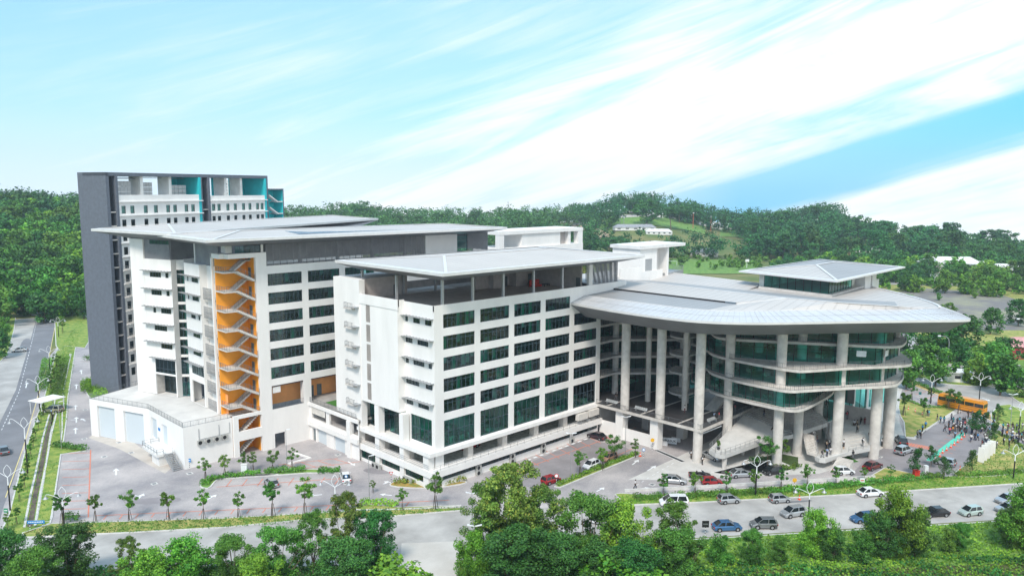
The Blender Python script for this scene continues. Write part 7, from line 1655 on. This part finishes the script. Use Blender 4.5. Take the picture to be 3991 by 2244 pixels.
for kind in ('stand','walk','sit','phone'):
    J=pose(kind); N=list(J); ix={n:i for i,n in enumerate(N)}; V=[J[n] for n in N]
    E=[('pel','wai'),('wai','che'),('che','nec'),('nec','hed'),('hed','top')]
    for k in 'lr': E+=[('che','sh'+k),('sh'+k,'el'+k),('el'+k,'wr'+k),('wr'+k,'ha'+k),('pel','hp'+k),('hp'+k,'kn'+k),('kn'+k,'an'+k),('an'+k,'to'+k)]
    R={'pel':.135,'wai':.12,'che':.14,'nec':.055,'hed':.10,'top':.075}
    for k in 'lr': R.update({'sh'+k:.06,'el'+k:.045,'wr'+k:.032,'ha'+k:.038,'hp'+k:.085,'kn'+k:.06,'an'+k:.042,'to'+k:.038})
    # thumb, four fingers and nose as small side chains
    for k,s_ in (('l',1),('r',-1)):
        h=Vector(J['ha'+k]); w0=Vector(J['wr'+k]); d_=(h-w0).normalized()
        for q,(dx,ln) in enumerate(((-.03,.075),(-.01,.088),(.01,.085),(.03,.07))):
            n='f%s%d'%(k,q); V.append(tuple(h+d_*ln+Vector((dx,0,0)))); N.append(n); ix[n]=len(V)-1; R[n]=.010; E.append(('ha'+k,n))
        n='th'+k; V.append(tuple(w0.lerp(h,.5)+Vector((.045,-s_*.01,-.03)))); N.append(n); ix[n]=len(V)-1; R[n]=.012; E.append(('wr'+k,n))
    V.append((J['hed'][0]+.125,0,J['hed'][2]+.02)); N.append('nose'); ix['nose']=len(V)-1; R['nose']=.014; E.append(('hed','nose'))
    body=skin('body',V,[(ix[a],ix[b]) for a,b in E],[R[n] for n in N],SKINM,0,1)
    def sub(keys,edges,rad_,name,m):
        k2={n:i for i,n in enumerate(keys)}; return skin(name,[J[n] for n in keys],[(k2[a],k2[b]) for a,b in edges],rad_,m,0,1)
    shirt=sub(['che','wai','pel','shl','ell','shr','elr','nec'],[('che','wai'),('wai','pel'),('che','shl'),('shl','ell'),('che','shr'),('shr','elr'),('che','nec')],[.165,.145,.15,.085,.068,.085,.068,.06],'shirt',SKINM)
    trs=sub(['pel','hpl','knl','anl','hpr','knr','anr'],[('pel','hpl'),('hpl','knl'),('knl','anl'),('pel','hpr'),('hpr','knr'),('knr','anr')],[.14,.105,.082,.066,.105,.082,.066],'trousers',SKINM)
    h=Vector(J['hed']); hair=MB(); hair.lathe([(.085,-.04),(.118,.02),(.118,.09),(.09,.145),(.03,.165)],(h.x-.022,h.y,h.z+.02),10); hm=hair.build('hair',HAIR,link=False).data
    lh=MB(); lh.lathe([(.10,-.30),(.125,-.12),(.128,.04),(.122,.10),(.09,.15),(.03,.17)],(h.x-.035,h.y,h.z+.02),10); lm=lh.build('hair',HAIR,link=False).data
    sh=MB()
    for k in 'lr': a=Vector(J['an'+k]); t=Vector(J['to'+k]); sh.hexa([(a.x-.06,a.y-.045,t.z-.04),(t.x+.04,t.y-.045,t.z-.04),(t.x+.04,t.y+.045,t.z-.04),(a.x-.06,a.y+.045,t.z-.04)],[(a.x-.06,a.y-.045,a.z),(t.x+.0,t.y-.04,t.z+.03),(t.x+.0,t.y+.04,t.z+.03),(a.x-.06,a.y+.045,a.z)])
    sm_=sh.build('shoes',BLACK,link=False).data
    c=Vector(J['che']); bp=MB(); bp.hexa([(c.x-.34,-.14,c.z-.28),(c.x-.14,-.14,c.z-.28),(c.x-.14,.14,c.z-.28),(c.x-.34,.14,c.z-.28)],[(c.x-.28,-.12,c.z+.12),(c.x-.13,-.12,c.z+.12),(c.x-.13,.12,c.z+.12),(c.x-.28,.12,c.z+.12)]); bm_=bp.build('backpack',BLACK,link=False).data
    PM[kind]=(body,shirt,trs,hm,lm,sm_,bm_)
CL_={'white':(.72,.73,.75),'pale blue':(.28,.42,.62),'bright blue':(.03,.25,.58),'navy':(.015,.025,.07),'black':(.015,.015,.018),'grey':(.18,.18,.19),'teal':(.03,.30,.36),'pink':(.62,.10,.14),'orange':(.70,.26,.03),'maroon':(.16,.02,.035),'beige':(.45,.36,.26),'cyan':(.08,.45,.58)}
CM={k:mat('cloth_'+k.replace(' ','_'),v,.85,var=.08,scale=4) for k,v in CL_.items()}
PLIST=[]
def person(p,kind,shirt,trs,place_,group,rz=0,bag=False,long_=False,sc_=1.0):
    vb={'stand':'standing','walk':'walking','sit':'sitting','phone':'texting'}[kind]
    e=empty('person',p,'person, %s top, %s trousers%s, %s %s'%(shirt,trs,', backpack' if bag else '',vb,place_),'person',group,rz); e.scale=(sc_,)*3
    b,s_,t,h,lh,sh,bp=PM[kind]; body=link_('body',b,e)
    for nm,me,m_ in (('shirt',s_,CM[shirt]),('trousers',t,CM[trs]),('hair',lh if long_ else h,None),('shoes',sh,None)):
        o=link_(nm,me,e)
        if m_: o.material_slots[0].link='OBJECT'; o.material_slots[0].material=m_
    if bag: link_('backpack',bp,e)
    PLIST.append(e); return e
RP_=random.Random(12)
def crowd(zo,pts,place_,group,z=.05,kinds=('stand','walk','phone','stand'),cols=None):
    for it in pts:
        x,y=it[:2]; zz_=it[2] if len(it)>2 else z; kd=it[3] if len(it)>3 else RP_.choice(kinds); c=it[4] if len(it)>4 else RP_.choice(cols or ['white','pale blue','navy','black','white','grey','teal','black']); t=it[5] if len(it)>5 else RP_.choice(['black','navy','black','grey'])
        p=Z(zo,x,y,zz_); person((p.x,p.y,zz_+(.18 if kd=='sit' else 0)),kd,c,t,place_,group,RP_.random()*6.28,RP_.random()<.4,RP_.random()<.25,RP_.uniform(.95,1.06))
G1='students crowding the entrance lane'
crowd('l',[(1022,1128,.05,'walk','black'),(1057,1153,.05,'stand','bright blue'),(1097,1152,.05,'walk','teal'),(1107,1247,.05,'walk','grey'),(1150,1207,.05,'stand','navy'),(1160,1277,.05,'walk','pink'),(1190,1267,.05,'walk','orange'),(1220,1322,.05,'walk','pale blue'),(1250,1262,.05,'stand','black'),(1245,1172,.05,'stand','black'),(1272,1162,.05,'stand','cyan'),(1310,1167,.05,'phone','black'),(1200,1162,.05,'walk','teal'),(1180,1120,.05,'stand','grey'),(1335,1202,.05,'stand','pink'),(1295,1302,.05,'walk','teal'),(1335,1290,.05,'stand','navy'),(1280,1232,.05,'phone','white'),(1302,1222,.05,'stand','navy'),(1325,1245,.05,'stand','white'),(1350,1262,.05,'stand','teal')],'in the entrance lane',G1)
crowd('l',[(1385,1157,.05,'stand','pale blue'),(1425,1127,.05,'stand','beige'),(1465,1157,.05,'stand','black'),(1370,1090,.05,'stand','black'),(1515,1152,.05,'stand','teal'),(1552,1202,.05,'stand','grey')],'by the bus','students beside the bus')
crowd('l',[(1400,1362,.05,'walk','white'),(1445,1347,.05,'phone','black'),(1475,1347,.05,'walk','bright blue'),(1560,1342,.05,'stand','white'),(1590,1302,.05,'stand','navy'),(1630,1277,.05,'phone','black'),(1640,1222,.05,'stand','teal'),(1527,1427,.05,'walk','maroon'),(1572,1380,.05,'stand','white'),(1660,1180,.05,'stand','pale blue')],'near the dark bush','students near the lawn corner')
crowd('l',[(1805,1312,.15,'stand','orange'),(1870,1312,.15,'stand','white'),(1912,1347,.15,'stand','white'),(1945,1332,.15,'stand','navy'),(1972,1330,.15,'stand','black'),(1880,1382,.15,'walk','black'),(1988,1400,.15,'walk','white'),(1692,1437,.15,'phone','white'),(1830,1455,.15,'stand','black'),(1762,1232,.15,'stand','teal'),(1820,1242,.15,'stand','maroon'),(1865,1270,.15,'stand','white'),(1990,1320,.15,'stand','navy')],'on the right lawn','students on the lawn at the right')
crowd('l',[(797,1317,.05,'stand','grey'),(836,1327,.05,'stand','black'),(822,1300,.05,'stand','pale blue'),(853,1252,.05,'stand','bright blue'),(888,1212,.05,'walk','bright blue')],'on the pale footpath','students on the footpath')
crowd('l',[(908,1077,.05,'stand','navy'),(925,1080,.05,'stand','cyan')],'by the coned bays','students by the coned bays')
G2='people on the ramp and terrace'
crowd('m',[(820,1228,2.25,'walk','grey'),(878,1217,2.25,'stand','pale blue'),(922,1197,2.25,'stand','white'),(912,1102,2.4,'walk','white'),(868,1122,2.4,'stand','beige'),(1087,1102,2.5,'stand','white'),(1083,1182,1.4,'stand','beige')],'on the terrace tip',G2)
crowd('m',[(755,1047,2.9,'walk','black'),(715,987,3.4,'walk','white')],'on the side stair',G2)
crowd('m',[(1255,918,3.3,'walk','beige'),(1128,745,4.0,'stand','pink'),(1142,735,4.1,'stand','black'),(1300,812,3.7,'stand','black'),(1350,815,3.7,'stand','maroon','maroon'),(1325,1082,2.9,'stand','white'),(1222,822,3.6,'sit','white'),(1262,824,3.6,'sit','beige'),(1415,972,3.4,'sit','black'),(1285,702,4.1,'stand','teal')],'on the stepped terrace',G2)
crowd('m',[(1200,1237,.9,'stand','black'),(1070,1322,.03,'walk','grey'),(1567,1087,.03,'stand','white'),(1583,850,.03,'stand','grey'),(1600,712,.03,'stand','white'),(1605,562,.03,'stand','white')],'among the round columns',G2)
crowd('m',[(90,717,6.4,'walk','black'),(870,602,7.5,'walk','black'),(215,882,5.1,'sit','navy')],'on the ramp steps',G2)
crowd('n',[(1185,667,7.01,'stand','white','maroon'),(320,502,7.01,'walk','black'),(1560,760,7.01,'stand','pale blue'),(1615,750,7.01,'stand','pink'),(1815,655,7.01,'stand','pink')],'on the gallery deck','people on the gallery deck')
crowd('n',[(1405,1317,.03,'phone','white'),(1265,1242,.03,'stand','white')],'by the first column','people beside the first column')
p=D(1597,1228); person((p.x,p.y,.03),'walk','white','black','alone in the yard','people in the yard',rad(-60))
p=D(245,1022); p=D(130,1046); person((p.x,p.y,.1),'stand','pale blue','navy','beside the olive gold car','people in the yard')
rr_=random.Random(77)
crowd('l',[(rr_.uniform(1180,1370),rr_.uniform(1110,1270)) for _ in range(9)],'in the entrance lane',G1)
crowd('l',[(rr_.uniform(1390,1680),rr_.uniform(1100,1310)) for _ in range(16)],'near the dark bush','students near the lawn corner')
crowd('l',[(rr_.uniform(1740,1995),rr_.uniform(1215,1400),.15) for _ in range(12)],'on the right lawn','students on the lawn at the right')
# distinguish people whose clothes and place read the same
by={}
for e in PLIST: by.setdefault(e['label'],[]).append(e)
for k,v in by.items():
    if len(v)>1: ordinals(v)

by={}
for o in bpy.data.objects:
    if o.parent is None and 'label' in o and o['label'].split()[0]!='person,': by.setdefault(o['label'],[]).append(o)
for k,v in by.items():
    if 1<len(v)<=8 and len(k.split())<=13: ordinals(v)
# ================================================================== AIR
m_=MB(); m_.box(-60,1250,-60,1250,-150,110)
hzm=bpy.data.materials.new('haze'); hzm.use_nodes=True; N=hzm.node_tree.nodes; N.clear(); ou=N.new('ShaderNodeOutputMaterial'); pv_=N.new('ShaderNodeVolumePrincipled'); pv_.inputs['Color'].default_value=(.78,.9,1,1); pv_.inputs['Density'].default_value=.00018; pv_.inputs['Anisotropy'].default_value=.2; hzm.node_tree.links.new(pv_.outputs[0],ou.inputs['Volume'])
struct_h=m_.build('haze',hzm); tag(struct_h,kind='stuff')
